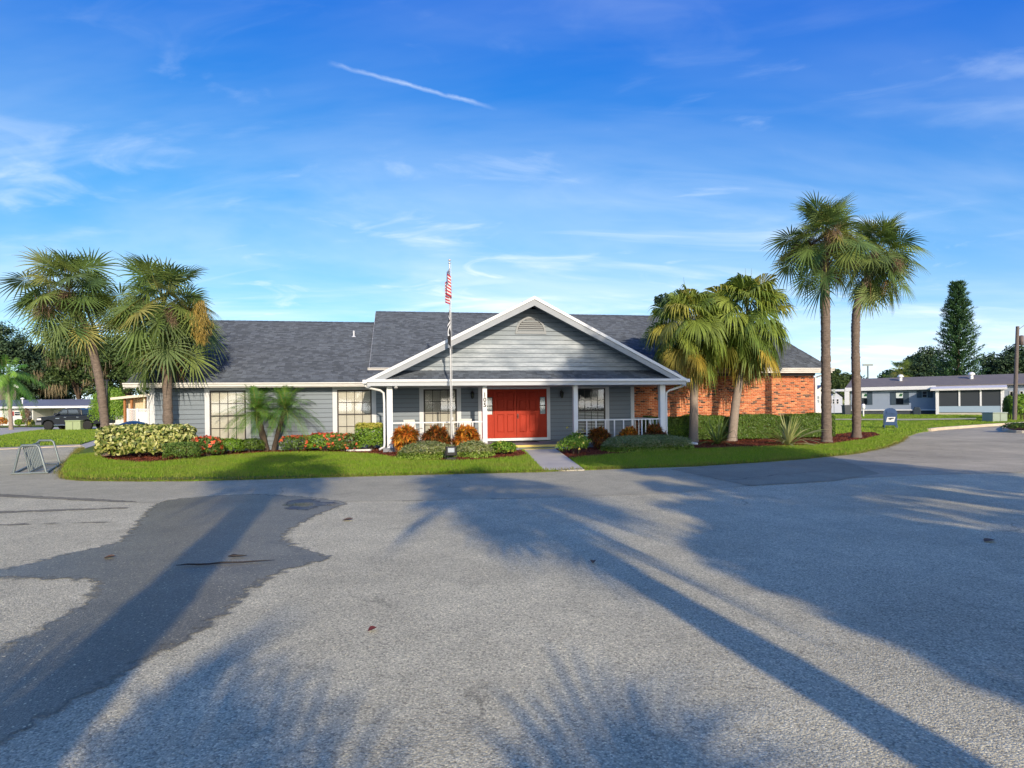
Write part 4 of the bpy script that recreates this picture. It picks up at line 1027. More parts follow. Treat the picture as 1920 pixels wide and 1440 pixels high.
# ---- palms with fan leaves
def fan_mesh(name, kind, elev, rng, mats):
    """one fan leaf, its stalk starting at the origin and pointing along +X at the given elevation"""
    if kind == 'sabal': n, Lp, Rr, spread, wid, fuse, sag, tip = 26, rng.uniform(0.60, 1.25), rng.uniform(0.88, 1.10), 132, 0.088, 0.36, 0.35, 0.34
    elif kind == 'fan': n, Lp, Rr, spread, wid, fuse, sag, tip = 31, rng.uniform(0.85, 1.25), rng.uniform(0.95, 1.12), 115, 0.080, 0.62, 0.22, 0.8
    else: n, Lp, Rr, spread, wid, fuse, sag, tip = 20, rng.uniform(0.5, 0.8), rng.uniform(0.7, 0.95), 75, 0.05, 0.3, 0.3, 0.9
    e = rad(elev); V = []; Fc = []; I = []
    sg = sag*math.cos(e)
    pts = []
    for k in range(5):
        t = k/4; pts.append(np.array([math.cos(e)*Lp*t, 0, math.sin(e)*Lp*t - sg*Lp*0.5*t*t]))
    for k in range(4):
        wv = 0.022 - 0.010*k/4
        for s_ in (0,):
            b = len(V); a, c = pts[k], pts[k+1]
            V += [a+[0,-wv,0], a+[0,wv,0], c+[0,wv,0], c+[0,-wv,0], a+[0,0,-wv], c+[0,0,-wv]]
            Fc += [(b, b+1, b+2, b+3), (b+1, b+4, b+5, b+2)]; I += [1, 1]
    d = pts[4]-pts[3]; d /= np.linalg.norm(d); h = pts[4]
    side = np.array([0, 1.0, 0]); nrm = np.cross(d, side); 
    if nrm[2] < 0 and elev > -60: nrm = -nrm
    tilt = rng.uniform(0.15, 0.75)*(1 if elev > -40 else 0.3)          # the blade nods below its stalk
    d = d*math.cos(tilt) - nrm*math.sin(tilt); nrm = np.cross(d, side); nrm = nrm if nrm[2] > 0 or elev < -40 else -nrm
    roll = rng.uniform(-0.95, 0.95)                                    # and is twisted about it
    side, nrm = side*math.cos(roll) + nrm*math.sin(roll), nrm*math.cos(roll) - side*math.sin(roll)
    cup = rng.uniform(-0.15, 0.40)
    for i in range(n):
        ang = rad(-spread + 2*spread*i/(n-1) + rng.uniform(-2.5, 2.5)); ca, sa = math.cos(ang), math.sin(ang)
        ld = d*ca + side*sa + nrm*cup*abs(sa)*0.8 - nrm*0.10*ca
        ld /= np.linalg.norm(ld); ls = -d*sa + side*ca
        Ll = Rr*(0.74 + 0.26*math.cos(ang*0.7))*rng.uniform(0.9, 1.08)
        start = h + d*0.10*(ca + 1)*(1 if kind == 'sabal' else 0.3)
        half = rad(spread)/(n-1)
        segs = (0.0, fuse*0.5, fuse, 0.74, 1.0); row = []
        tp = tip*rng.uniform(0.5, 1.25)
        for s_ in segs:
            p = start + ld*Ll*s_; p = p.copy()
            p[2] -= tp*Ll*0.55*max(0.0, (s_-0.35)/0.65)**2 * (1.0 if kind != 'fan' else 1.25)
            if kind == 'fan' and s_ > 0.7: p -= ld*Ll*0.10*(s_-0.7)/0.3
            wv = min(Ll*s_*half*1.05, wid*0.62) if s_ <= fuse else wid*0.5*(1-s_)/(1-fuse)
            wv = max(wv, 0.003); zz = nrm*(0.35*wv)
            row.append((p - ls*wv + zz, p - zz*0.4, p + ls*wv + zz))
        b = len(V)
        for r_ in row: V += list(r_)
        for k in range(len(segs)-1):
            o = b + 3*k
            Fc += [(o, o+1, o+4, o+3), (o+1, o+2, o+5, o+4)]; I += [0, 0]
    me = npmesh(name, np.array(V), np.array(Fc), mats, I); return me

SAB_EL = [82, 62, 42, 22, 2, -20, -42, -62, -78]
_cache = {}
def fan_set(kind):
    if kind in _cache: return _cache[kind]
    rng = random.Random({'sabal': 3, 'fan': 4, 'dead': 5, 'fany': 6}[kind]); out = {}
    mats = {'sabal': [M['sabal'], M['petiole']], 'fan': [M['fanleaf'], M['petiole']], 'dead': [M['deadleaf'], M['deadleaf']], 'fany': [M['fanyellow'], M['petiole']]}[kind]
    for el in SAB_EL:
        out[el] = [fan_mesh('frond' if kind != 'dead' else 'dead_frond', 'fan' if kind == 'fany' else kind, el + rng.uniform(-11, 11), rng, mats) for _ in range(4)]
    _cache[kind] = out; return out

def twig_cloud(rng, n, size, droop=0.6, strands=26):
    """a branched, drooping flower stalk made of thin twigs"""
    P = []; D = []; Ls = []
    for i in range(strands):
        t = rng.uniform(0.15, 1.0); P.append([size*t*0.9, 0, size*(0.22*t - droop*t*t)])
        dd = rng.normal(size=3)*0.6 + np.array([0.5, 0, -0.9*droop]); D.append(dd)
    P = np.repeat(np.array(P), n//strands, 0) + rng.normal(size=((n//strands)*strands, 3))*size*0.07
    D = np.repeat(np.array(D), n//strands, 0) + rng.normal(size=((n//strands)*strands, 3))*0.45
    v, f = blades(P, D, size*0.34, 0.012, rng, 0.5, 2)
    Q = np.array([[size*t*0.9, 0, size*(0.22*t - droop*t*t)] for t in np.linspace(0, 1, 7)])
    b = MB(); b.tube([tuple(q) for q in Q], [0.018, 0.017, 0.015, 0.013, 0.010, 0.007, 0.004], 4)
    return npmesh('flower_stalk', v, f, M['twig'])

def trunk(path, r0, r1, seg=0.11, rough=0.05, seed=1, boots=False, flare=1.3):
    rr = random.Random(seed); pts = [Vector(p) for p in path]
    # resample along a smooth path
    L_ = [0]
    for a, b in zip(pts, pts[1:]): L_.append(L_[-1] + (b-a).length)
    T_ = L_[-1]; n = max(6, int(T_/seg)); P = []; R2 = []
    def at(s):
        for i in range(len(pts)-1):
            if s <= L_[i+1] or i == len(pts)-2:
                t = (s - L_[i])/(L_[i+1]-L_[i]); p0 = pts[max(i-1, 0)]; p1, p2 = pts[i], pts[i+1]; p3 = pts[min(i+2, len(pts)-1)]
                return 0.5*((2*p1) + (p2-p0)*t + (2*p0-5*p1+4*p2-p3)*t*t + (3*p1-p0-3*p2+p3)*t**3)
    b = MB()
    for k in range(n+1):
        s = T_*k/n; t = k/n; r = r0 + (r1-r0)*t
        if s < 0.6: r *= 1 + (flare-1)*((0.6-s)/0.6)**2
        P.append(at(s)); R2.append(r*(1 + rr.uniform(-rough, rough)) * (1 + (rough*0.8 if k % 2 else 0)))
    b.tube(P, R2, 12)
    if boots:      # old leaf bases under the crown
        for k in range(46):
            s = T_*(1 - 0.16*rr.random()**1.2); p = at(s); a = rr.uniform(0, 6.283); rr_ = r1*1.02
            d = Vector((math.cos(a), math.sin(a), 0)); c = Vector((-d.y, d.x, 0))
            q = p + d*rr_; e = p + d*(rr_ + rr.uniform(0.08, 0.18)) + Vector((0, 0, rr.uniform(0.16, 0.30)))
            b.add([q - c*0.05, q + c*0.05, e + c*0.022, e - c*0.022], [(0,1,2,3)])
    return b
def fan_palm(label, path, r0, r1, kind, counts, cat='palm tree', group=None, seed=1, scale=1.0, stalks=0, yellow=0, dead=0, bark='bark', boots=True, lean=(0, 0), name='cabbage_palm', spears=0):
    rr = random.Random(seed); rng = np.random.default_rng(seed)
    base = Vector(path[0]); t = thing(name, label, cat, base, 0, group)
    loc = [Vector(p) - base for p in path]
    loc[0].z -= 0.06
    trunk(loc, r0, r1, 0.075, 0.075 if boots else 0.025, seed, boots).obj('trunk', M[bark], t)
    top = loc[-1]; fs = fan_set(kind); ph = rr.uniform(0, 6)
    for el, n in zip(SAB_EL, counts):
        for i in range(n):
            ph += 2.39996
            src = fs
            if yellow and el <= -42 and rr.random() < yellow: src = fan_set('fany')
            me = rr.choice(src[el])
            z = top.z + 0.10 + 0.30*math.sin(rad(el)) - (0.15 if el < -30 else 0)
            ax = r1*0.8*math.cos(rad(el))
            put('frond', me, t, (top.x + math.cos(ph)*ax, top.y + math.sin(ph)*ax, z), (rr.uniform(-0.12, 0.12), 0, ph), scale*rr.uniform(0.86, 1.10))
    ds = fan_set('dead')
    for i in range(dead):
        ph += 2.39996; el = rr.choice([-62, -78, -78])
        put('dead_frond', rr.choice(ds[el]), t, (top.x + math.cos(ph)*r1, top.y + math.sin(ph)*r1, top.z - rr.uniform(0.05, 0.45)), (0, 0, ph), scale*rr.uniform(0.9, 1.3))
    for i in range(stalks):
        ph += 2.39996 + rr.uniform(-.3, .3); me = twig_cloud(rng, 420, rr.uniform(1.0, 1.5)*scale, rr.uniform(0.15, 0.75))
        put('flower_stalk', me, t, (top.x + math.cos(ph)*r1, top.y + math.sin(ph)*r1, top.z + rr.uniform(0.0, 0.35)), (0, 0, ph))
    for i in range(spears):
        b = MB(); a = rr.uniform(-0.18, 0.18); b.tube([(top.x, top.y, top.z+0.4), (top.x+a*0.7, top.y, top.z+1.4), (top.x+a*1.2, top.y+0.05, top.z+2.35)], [0.03, 0.022, 0.004], 5); b.obj('spear_leaf', M['fanleaf'], t)
    return t

# ---- palms with feather leaves
def feather_mesh(rng, L_, elev, droop, n=34, leaf=0.26, w_=0.016, mats=None, plume=0.3):
    V = []; Fc = []; I = []; e = rad(elev)
    def pt(t): return np.array([math.cos(e)*L_*t*(1-0.12*t), 0, math.sin(e)*L_*t - droop*L_*t*t])
    for k in range(8):
        a, c = pt(k/8), pt((k+1)/8); wv = 0.014*(1-k/9); b = len(V)
        V += [a+[0,-wv,0], a+[0,wv,0], c+[0,wv,0], c+[0,-wv,0]]; Fc.append((b, b+1, b+2, b+3)); I.append(1)
    for i in range(n):
        t = 0.10 + 0.9*(i+0.5)/n; p = pt(t); d = pt(min(1, t+0.02)) - pt(t-0.02); d /= np.linalg.norm(d)
        for s_ in (-1, 1):
            side = np.array([0, s_, 0.0]); up = np.cross(d, [0, 1.0, 0]); up = up if up[2] > 0 else -up
            dd = d*(0.45+0.5*t) + side*(1.0-0.35*t) + up*(plume + rng.uniform(-0.25, 0.25)); dd /= np.linalg.norm(dd)
            ll = leaf*math.sin(math.pi*(0.12+0.83*t))**0.6*rng.uniform(0.85, 1.1)
            ws = np.cross(dd, up); ws /= np.linalg.norm(ws); b = len(V)
            for s2, wv in ((0, w_*0.5), (0.5, w_), (1.0, 0.001)):
                q = p + dd*ll*s2; q = q.copy(); q[2] -= ll*0.45*s2*s2; V += [q - ws*wv/2, q + ws*wv/2]
            Fc += [(b, b+1, b+3, b+2), (b+2, b+3, b+5, b+4)]; I += [0, 0]
    return npmesh('frond', np.array(V), np.array(Fc), mats, I)
def feather_palm(name, label, path, r0, r1, L_, nf, group=None, seed=1, leaf=0.26, w_=0.016, bark='bark_dark', scale=1.0, up=75, low=-35, plume=0.3):
    rr = random.Random(seed); base = Vector(path[0]); t = thing(name, label, 'palm tree', base, 0, group)
    loc = [Vector(p)-base for p in path]; loc[0].z -= 0.05; trunk(loc, r0, r1, 0.06, 0.10, seed, False).obj('trunk', M[bark], t); top = loc[-1]
    mats = [M['pinnate'], M['petiole']]; els = [up + (low-up)*k/6 for k in range(7)]
    ms = [[feather_mesh(rr, L_*rr.uniform(0.9, 1.1), e + rr.uniform(-5, 5), 0.30 + 0.20*math.cos(rad(e)), 32, leaf, w_, mats, plume) for _ in range(2)] for e in els]
    ph = rr.random()*6
    for i in range(nf):
        ph += 2.39996; k = min(6, int(7*(i/nf)**0.85)); put('frond', rr.choice(ms[k]), t, (top.x, top.y, top.z + 0.02), (rr.uniform(-.1, .1), 0, ph), scale*rr.uniform(0.85, 1.08))
    return t

# ---- broadleaf trees
def crown_mesh(dims, nclump, per, leaf, seed, mat_, low=-0.5, name='crown', clump=0.22, hollow=0.5):
    rng = np.random.default_rng(seed); d = unit(rng.normal(size=(nclump, 3))); d[:, 2] = np.where(d[:, 2] < low, -d[:, 2]*0.6, d[:, 2])
    r = rng.uniform(hollow, 1.0, nclump)**0.7
    C = d*r[:, None]*np.array(dims)*0.5*rng.uniform(0.82, 1.1, (nclump, 1)); cr = clump*np.mean(dims)*0.5*rng.uniform(0.55, 1.25, nclump)
    q = unit(rng.normal(size=(nclump*per, 3))); rr_ = rng.random(nclump*per)**0.45
    CC = np.repeat(C, per, 0); R_2 = np.repeat(cr, per)
    P = CC + q*(rr_*R_2)[:, None]*np.array([1.15, 1.15, 0.72])
    N = q*0.8 + np.array([0, 0, 0.5]) + rng.normal(size=q.shape)*0.5
    v, f = leaf_quads(P, N, leaf, leaf*0.62, rng)
    return npmesh(name, v, f, M[mat_]), C, cr
def tree(name, label, base, height, dims, leaf, nclump, per, seed, mat_='oak', trunk_r=0.3, cat='tree', group=None, moss=0, crown_z=None, clump=0.26):
    t = thing(name, label, cat, base, 0, group); rr = random.Random(seed)
    cz = crown_z if crown_z is not None else height - dims[2]*0.5
    me, C, cr = crown_mesh(dims, nclump, per, leaf, seed, mat_, clump=clump)
    put('crown', me, t, (0, 0, cz))
    b = MB(); f0 = max(0.6, cz - dims[2]*0.32)
    b.tube([(0, 0, -0.1), (rr.uniform(-.1, .1), 0, f0*0.5), (rr.uniform(-.2, .2), rr.uniform(-.2, .2), f0)], [trunk_r*1.3, trunk_r, trunk_r*0.8], 9)
    for i in range(7):
        c = C[rr.randrange(len(C))]; e = Vector((c[0]*0.85, c[1]*0.85, cz + c[2]*0.8)); m = Vector((e.x*0.4, e.y*0.4, f0 + (e.z-f0)*0.55))
        b.tube([(0, 0, f0*0.85), m, e], [trunk_r*0.55, trunk_r*0.34, trunk_r*0.08], 6)
    b.obj('trunk', M['bark_dark'], t)
    if moss:
        rng = np.random.default_rng(seed+9); idx = rng.integers(0, len(C), moss)
        low = C[idx] - np.stack([0*cr[idx], 0*cr[idx], cr[idx]*0.5], 1); n = 60
        P = np.repeat(low, n, 0) + rng.normal(size=(moss*n, 3))*np.array([0.55, 0.55, 0.25]); P[:, 2] += cz
        v, f = blades(P, np.tile([0, 0, -1.0], (len(P), 1)) + rng.normal(size=P.shape)*0.12, 1.5, 0.10, rng, 0.0, 3)
        put('moss', npmesh('moss', v, f, M['moss']), t)['kind'] = 'stuff'
    return t
# ------------------------------------------------------------------ palms of the picture
def col(pts):
    """trunk path: ground pixel first, then (px, py) points in the plane through the base that faces the camera"""
    g = ground_at(*pts[0], 0.05); out = [tuple(g)]
    for k, p in enumerate(pts[1:]):
        q = at_depth(p[0], p[1], g.y + (p[2] if len(p) > 2 else 0)); out.append(tuple(q))
    return out
SABAL_FULL = [5, 8, 10, 12, 11, 9, 6, 4, 2]
fan_palm('leftmost cabbage palm, leaning left trunk beside the variegated hedge', col([(199, 855), (196, 790), (184, 700), (160, 615), (130, 560)]), 0.140, 0.13, 'sabal', SABAL_FULL, seed=31, scale=0.90, stalks=5, dead=1, group='palms left of the porch')
pb = fan_palm('shaggy cabbage palm with straight trunk behind the variegated hedge, yellow fruit strands hanging', col([(316, 852), (315, 790), (313, 700), (311, 630), (308, 590)]), 0.165, 0.15, 'sabal', SABAL_FULL, seed=32, scale=1.04, stalks=6, dead=6, group='palms left of the porch')
rng = np.random.default_rng(77); n = 900
tt = rng.random(n); P = np.stack([0.10*rng.normal(size=n), 0.10*rng.normal(size=n), -tt*1.45], 1); P[:, :2] *= (0.55 + 1.1*np.sin(np.pi*np.clip(tt, .05, 1)))[:, None]
v, f = blades(P, rng.normal(size=(n, 3))*0.5 + np.array([0, 0, -0.8]), 0.22, 0.022, rng, 0.2, 2)
q = at_depth(376, 562, pb.location.y - 0.9); put('fruit_cluster', npmesh('fruit_cluster', v, f, M['fruit']), pb, tuple(q - pb.location))['label'] = 'hanging mass of yellow fruit strands'
fan_palm('tallest cabbage palm, straight trunk beside the right end of the clipped hedge', col([(1550, 829), (1549, 740), (1548, 620), (1547, 520), (1546, 462)]), 0.19, 0.165, 'sabal', [6, 9, 11, 12, 10, 7, 5, 2, 1], seed=33, scale=0.96, stalks=7, dead=1, group='tall palms right of the brick wing')
fan_palm('tall cabbage palm with curved trunk, rightmost of the palms by the brick wing', col([(1606, 821), (1606, 740), (1604, 640), (1608, 570), (1630, 515), (1645, 488)]), 0.185, 0.16, 'sabal', [5, 9, 11, 11, 10, 8, 6, 4, 3], seed=34, scale=0.98, stalks=7, dead=3, group='tall palms right of the brick wing')
FAN_FULL = [6, 9, 10, 9, 8, 7, 6, 4, 2]
fan_palm('fan palm with drooping leaf tips, nearest the porch, brown skirt of dead fronds', col([(1300, 829), (1301, 770), (1300, 700), (1293, 640), (1291, 622)]), 0.20, 0.13, 'fan', FAN_FULL, seed=35, scale=0.92, yellow=0.45, dead=16, bark='bark_smooth', boots=False, name='fan_palm', group='fan palms before the brick wing', spears=1)
fan_palm('larger fan palm leaning right before the brick wall, drooping leaf tips', col([(1372, 827), (1379, 760), (1390, 690), (1399, 630), (1402, 604)]), 0.20, 0.13, 'fan', FAN_FULL, seed=36, scale=1.06, yellow=0.5, dead=12, bark='bark_smooth', boots=False, name='fan_palm', group='fan palms before the brick wing', spears=2)
feather_palm('pygmy_date_palm', 'left stem of the twin pygmy date palms, feathery crown before the grey wall', col([(500, 846), (492, 815), (484, 786), (482, 772)]), 0.10, 0.12, 1.6, 52, seed=41, leaf=0.34, w_=0.013, up=74, low=-8, group='pygmy date palms')
feather_palm('pygmy_date_palm', 'right stem of the twin pygmy date palms, feathery crown leaning right', col([(512, 846), (520, 815), (530, 784), (534, 768)]), 0.075, 0.09, 1.6, 52, seed=42, leaf=0.34, w_=0.013, up=74, low=-8, group='pygmy date palms')

# ------------------------------------------------------------------ shrubs
def bush(name, label, cat, px, n, leaf, mat_, seed, dr=0.9, **kw):
    front = kw.pop('front', None)
    q, d = place(*px, dr)
    if front is not None:
        c = (px[0]+px[1])/2; q = at_front(c, front); k = (px[1]-px[0])*q.y/F_PX; d = (k, k*dr, max(0.15, CAM_H + pix_dir(c, px[2])[1]*q.y - q.z))
    return shrub(name, label, cat, q, d, n, leaf, mat_, seed, **kw)
bush('variegated_hedge', 'large yellow and green variegated hedge at the left end of the bed', 'hedge', (200, 354, 799, 859), 5200, 0.15, 'varieg', 51, 0.5, box=0.75, aspect=0.55, lump=0.1, rz=TH+0.22)
bush('clipped_hedge', 'low dark green clipped hedge in front of the shaggy palm', 'hedge', (310, 372, 829, 863), 3000, 0.055, 'hedge', 52, 0.6, box=0.85)
bush('ixora_bush', 'round bush covered in red blossoms beside the clipped box hedge', 'flowering bush', (368, 412, 821, 858), 1500, 0.075, 'hedge', 53, 0.9, box=0.3, flower='ixora', nf=64, fsize=0.075, group='red ixora bushes')
bush('green_bush', 'leafy green bush with few red blossoms right of the reddest bush', 'bush', (405, 452, 822, 852), 1800, 0.075, 'lime', 54, 0.9, box=0.3, flower='ixora', nf=4, fsize=0.05)
bush('green_bush', 'round dark green bush at the foot of the twin date palms', 'bush', (448, 493, 822, 849), 1700, 0.07, 'hedge', 55, 0.9)
bush('ixora_bush', 'dark green bush with a cap of red blossoms, right of the twin date palms', 'flowering bush', (530, 580, 818, 848), 1700, 0.07, 'hedge', 56, 0.8, box=0.6, flower='ixora', nf=46, fsize=0.07, ftop=0.55, group='red ixora bushes')
bush('ixora_bush', 'widest orange and red flowering bush, left of the right window', 'flowering bush', (578, 640, 814, 848), 2200, 0.075, 'lime', 57, 0.8, box=0.4, flower='ixora', nf=90, fsize=0.068, group='red ixora bushes')
bush('ixora_bush', 'orange flowering bush under the window beside the clipped green and gold shrub', 'flowering bush', (620, 668, 815, 848), 1800, 0.075, 'hedge', 58, 0.9, box=0.3, flower='ixora', nf=62, fsize=0.068, group='red ixora bushes')
bush('clipped_shrub', 'square clipped lime green shrub with golden top beside the downspout', 'shrub', (670, 722, 794, 846), 4200, 0.075, 'lime', 59, 0.9, box=0.8, top=(0.84, 'gold'))
CG = 'orange crotons along the porch'
for k, (px, lab, m_) in enumerate([((738, 784, 797, 846), 'orange croton beside the left porch post', 'croton'), ((793, 846, 797, 838), 'broad bronze croton in the middle of the left railing', 'croton_dark'),
                              ((851, 896, 799, 840), 'bright orange croton just right of the flagpole', 'croton'), ((1102, 1144, 802, 842), 'dark red croton beside the third porch post', 'croton_dark'),
                              ((1158, 1198, 801, 830), 'small gold and green croton in the middle of the right railing', 'croton'), ((1207, 1250, 796, 832), 'bronze croton in front of the rightmost porch post', 'croton_dark')]):
    c = (px[0]+px[1])/2; q = at_front(c, -3.15); k_ = (px[1]-px[0])*q.y/F_PX; d = (k_, k_*0.9, CAM_H + pix_dir(c, px[2])[1]*q.y - q.z); croton(lab, q, d, 3200, m_, 60+k, CG)
bush('groundcover_mound', 'low greygreen mound of ground cover left of the spotlight', 'ground cover plant', (742, 850, 826, 864), 11000, 0.085, 'mound_green', 70, 1.05, depth=0.16, dome=True, front=-4.75, top=(0.35, 'mound'))
bush('groundcover_mound', 'low greygreen mound of ground cover right of the spotlight', 'ground cover plant', (846, 925, 827, 862), 9000, 0.085, 'mound_green', 71, 1.2, depth=0.16, dome=True, front=-4.7, top=(0.35, 'mound'))
bush('groundcover_mound', 'wide greygreen mound of ground cover right of the walkway', 'ground cover plant', (1138, 1288, 818, 850), 12000, 0.085, 'mound_green', 72, 0.62, box=0.35, depth=0.16, dome=True, front=-4.35, top=(0.35, 'mound'))
bush('yellow_shrub', 'lime shrub with pale yellow leaves left of the walkway', 'shrub', (918, 968, 828, 863), 1500, 0.085, 'lime', 73, 1.0, front=-4.6,  flower='yflower', nf=26, fsize=0.045, ftop=0.2)
bush('yellow_flower_bush', 'loose green bush with yellow trumpet flowers right of the walkway', 'flowering bush', (1050, 1108, 813, 862), 1500, 0.10, 'lime', 74, 1.0, front=-5.2,  flower='yflower', nf=22, fsize=0.05, ftop=0.1, lump=0.5, depth=0.75, aspect=0.4)
bush('clipped_shrub', 'small square clipped green shrub right of the porch', 'shrub', (1250, 1290, 796, 828), 3000, 0.06, 'lime', 75, 0.9, box=0.8)
# the long hedge: one clipped plant along the brick wall
rng = np.random.default_rng(80)
hu0, hu1, hv, hd, hz = 5.95, 14.9, 0.15, 0.75, 1.20
ht = thing('long_hedge', 'long dark green clipped hedge along the foot of the brick wall', 'hedge', from_uv((hu0+hu1)/2, hv) + (0.2,), TH)
n = 42000; Lh = hu1 - hu0; P = np.empty((n, 3)); N = rng.normal(size=(n, 3))*0.5
face = rng.random(n); dp = rng.random(n)**2*0.16
P[:, 0] = rng.uniform(-Lh/2, Lh/2, n); tz = hz - 0.2
fr = face < 0.62; P[fr, 1] = -hd/2 + dp[fr]; P[fr, 2] = rng.uniform(0.0, tz, fr.sum()); N[fr, 1] -= 1
tp = (face >= 0.62) & (face < 0.9); P[tp, 1] = rng.uniform(-hd/2, hd/2, tp.sum()); P[tp, 2] = tz - dp[tp]; N[tp, 2] += 1
en = face >= 0.9; sgn = np.where(rng.random(en.sum()) < 0.5, -1, 1); P[en, 0] = sgn*(Lh/2 - dp[en]); P[en, 1] = rng.uniform(-hd/2, hd/2, en.sum()); P[en, 2] = rng.uniform(0, tz, en.sum()); N[en, 0] += sgn
wob = 0.045*np.sin(P[:, 0]*2.3) + 0.03*np.sin(P[:, 0]*5.1 + 1); P[:, 1] += wob*0.8; P[:, 2] += wob*(P[:, 2] > 0.5) + rng.normal(size=n)*0.012
put('foliage', npmesh('foliage', *leaf_quads(P, N, 0.072, 0.042, rng), M['hedge']), ht)
b = MB()
for i in range(40):
    x = R_.uniform(-Lh/2+0.1, Lh/2-0.1); b.tube([(x, 0, -0.05), (x+R_.uniform(-.1, .1), R_.uniform(-.15, .15), 0.4), (x+R_.uniform(-.2, .2), R_.uniform(-.2, .2), 0.85)], [0.02, 0.014, 0.006], 5)
b.obj('stem', M['bark_dark'], ht)

# strap-leaved lilies: every leaf its own part
def lily(name, label, px, count, L_, w_, mat_, seed, bend=0.55, tilt=0.75, group=None):
    c = (px[0]+px[1])/2; p = ground_at(c, px[3], 0.05); t = thing(name, label, 'plant', p, 0, group)
    rr = random.Random(seed); rng = np.random.default_rng(seed); variants = []
    for k in range(7):
        el = 0.25 + tilt*k/6*1.3
        d = np.array([[math.sin(el), 0, math.cos(el)]]); v, f = blades(np.zeros((1, 3)), d, L_, w_, rng, bend*(0.5+0.5*k/6), 6)
        variants.append(npmesh('leaf', v, f, M[mat_]))
    for i in range(count):
        put('leaf', variants[int(7*(i/count)**0.9)], t, (rr.uniform(-.05, .05), rr.uniform(-.05, .05), 0), (rr.uniform(-.08, .08), rr.uniform(-.08, .08), i*2.39996), rr.uniform(0.8, 1.1))
    return t
lily('spider_lily', 'tall strap leaved lily between the two fan palm trunks', (1300, 1390, 800, 833), 46, 1.45, 0.085, 'strap', 91, group='strap leaved lilies by the hedge')
lily('spider_lily', 'wide pale strap leaved lily in front of the long hedge', (1425, 1530, 785, 834), 64, 1.95, 0.09, 'strap_pale', 92, group='strap leaved lilies by the hedge', tilt=0.95)
lily('grassy_lily', 'grassy strap leaved clump under the left window', (372, 420, 795, 844), 44, 1.0, 0.04, 'strap', 93, 0.3, 0.5, group='grassy clumps under the left window')
lily('grassy_lily', 'grassy strap leaved clump left of the twin date palms', (425, 470, 795, 843), 44, 0.95, 0.04, 'strap', 94, 0.3, 0.5, group='grassy clumps under the left window')
lily('grassy_lily', 'small spiky grass clump in front of the right window', (640, 672, 800, 840), 26, 0.8, 0.025, 'strap', 95, 0.15, 0.3)

# ------------------------------------------------------------------ lawns and mulch
def grass(name, poly, n, hgt, wid, seed, holes=(), zf=lawn_z, mat_='grass', box=None):
    rng = np.random.default_rng(seed); xs = [p[0] for p in poly]; ys = [p[1] for p in poly]
    b_ = box if box else (min(xs), max(xs), min(ys), max(ys))
    x = rng.uniform(b_[0], b_[1], n); y = rng.uniform(b_[2], b_[3], n); k = in_poly(x, y, poly)
    for h in holes: k &= ~in_poly(x, y, h)
    x, y = x[k], y[k]; m = len(x)
    z = np.array([zf(a, c) for a, c in zip(x, y)])
    P = np.stack([x, y, z - 0.005], 1); a = rng.uniform(0, 6.283, m); le = rng.uniform(0.0, 0.55, m); L_ = hgt*rng.uniform(0.55, 1.2, m)
    S = np.stack([np.cos(a), np.sin(a), 0*a], 1)*(wid*0.5); b2 = rng.uniform(0, 6.283, m)
    T = np.stack([np.cos(b2)*le, np.sin(b2)*le, np.sqrt(1-le**2)], 1)*L_[:, None]
    V = np.empty((m, 3, 3)); V[:, 0] = P - S; V[:, 1] = P + S; V[:, 2] = P + T
    o = put(name, npmesh(name, V.reshape(-1, 3), np.arange(m*3).reshape(-1, 3), M[mat_])); o['kind'] = 'stuff'; return o
club_fp = [from_uv(*p) for p in ((-13.9, 0), (5.3, 0), (5.3, 0.9), (14.9, 0.9), (14.9, 14), (-13.9, 14))]
porch_fp = [from_uv(*p) for p in ((-5.2, -2.6), (5.8, -2.6), (5.8, 0.1), (-5.2, 0.1))]
grass('grass', LAWN, 640000, 0.085, 0.016, 1, (BL, BR, club_fp, porch_fp, wk), box=(-16, 20, 15.5, 31))
grass('grass', LAWN, 190000, 0.10, 0.05, 2, (BL, BR, club_fp), box=(14, 62, 22, 66))
grass('grass', LEFT_LAWN, 110000, 0.11, 0.045, 3, zf=FLAT(0.04), box=(-62, -16, 23, 56))
def fringe(name, line, n, seed, off=0.07):
    rng = np.random.default_rng(seed); L_ = [Vector(p) for p in line]; pts = []
    seg = [(b-a).length for a, b in zip(L_, L_[1:])]; tot = sum(seg)
    for a, b, s in zip(L_, L_[1:], seg):
        k = int(n*s/tot); t = rng.random(k); 
        for u in t: p = a.lerp(b, u); pts.append((p.x + rng.normal()*off, p.y + abs(rng.normal())*off - 0.02))
    P = np.array([(x, y, 0.02) for x, y in pts]); m = len(P)
    D = rng.normal(size=(m, 3))*0.5 + np.array([0, -0.45, 0.55]); v, f = blades(P, D, 0.13, 0.013, rng, 0.5, 2)
    o = put(name, npmesh(name, v, f, M['grass_dry'])); o['kind'] = 'stuff'
fringe('grass_edge', lawn_front[:19], 15000, 5, 0.10)
grass('dry_grass', LAWN, 26000, 0.08, 0.016, 9, (BL, BR, club_fp, porch_fp, wk), mat_='grass_dry', box=(-16, 20, 15.5, 31))
def chips(poly, n, seed, holes=()):
    rng = np.random.default_rng(seed); xs = [p[0] for p in poly]; ys = [p[1] for p in poly]
    x = rng.uniform(min(xs), max(xs), n); y = rng.uniform(min(ys), max(ys), n); k = in_poly(x, y, poly)
    for h in holes: k &= ~in_poly(x, y, h)
    x, y = x[k], y[k]
    P = np.stack([x, y, [bed_z(a, c) + 0.012 for a, c in zip(x, y)]], 1); N = rng.normal(size=P.shape)*0.5 + np.array([0, 0, 1])
    o = put('mulch_chips', npmesh('mulch_chips', *leaf_quads(P, N, 0.07, 0.025, rng), M['chip'])); o['kind'] = 'stuff'
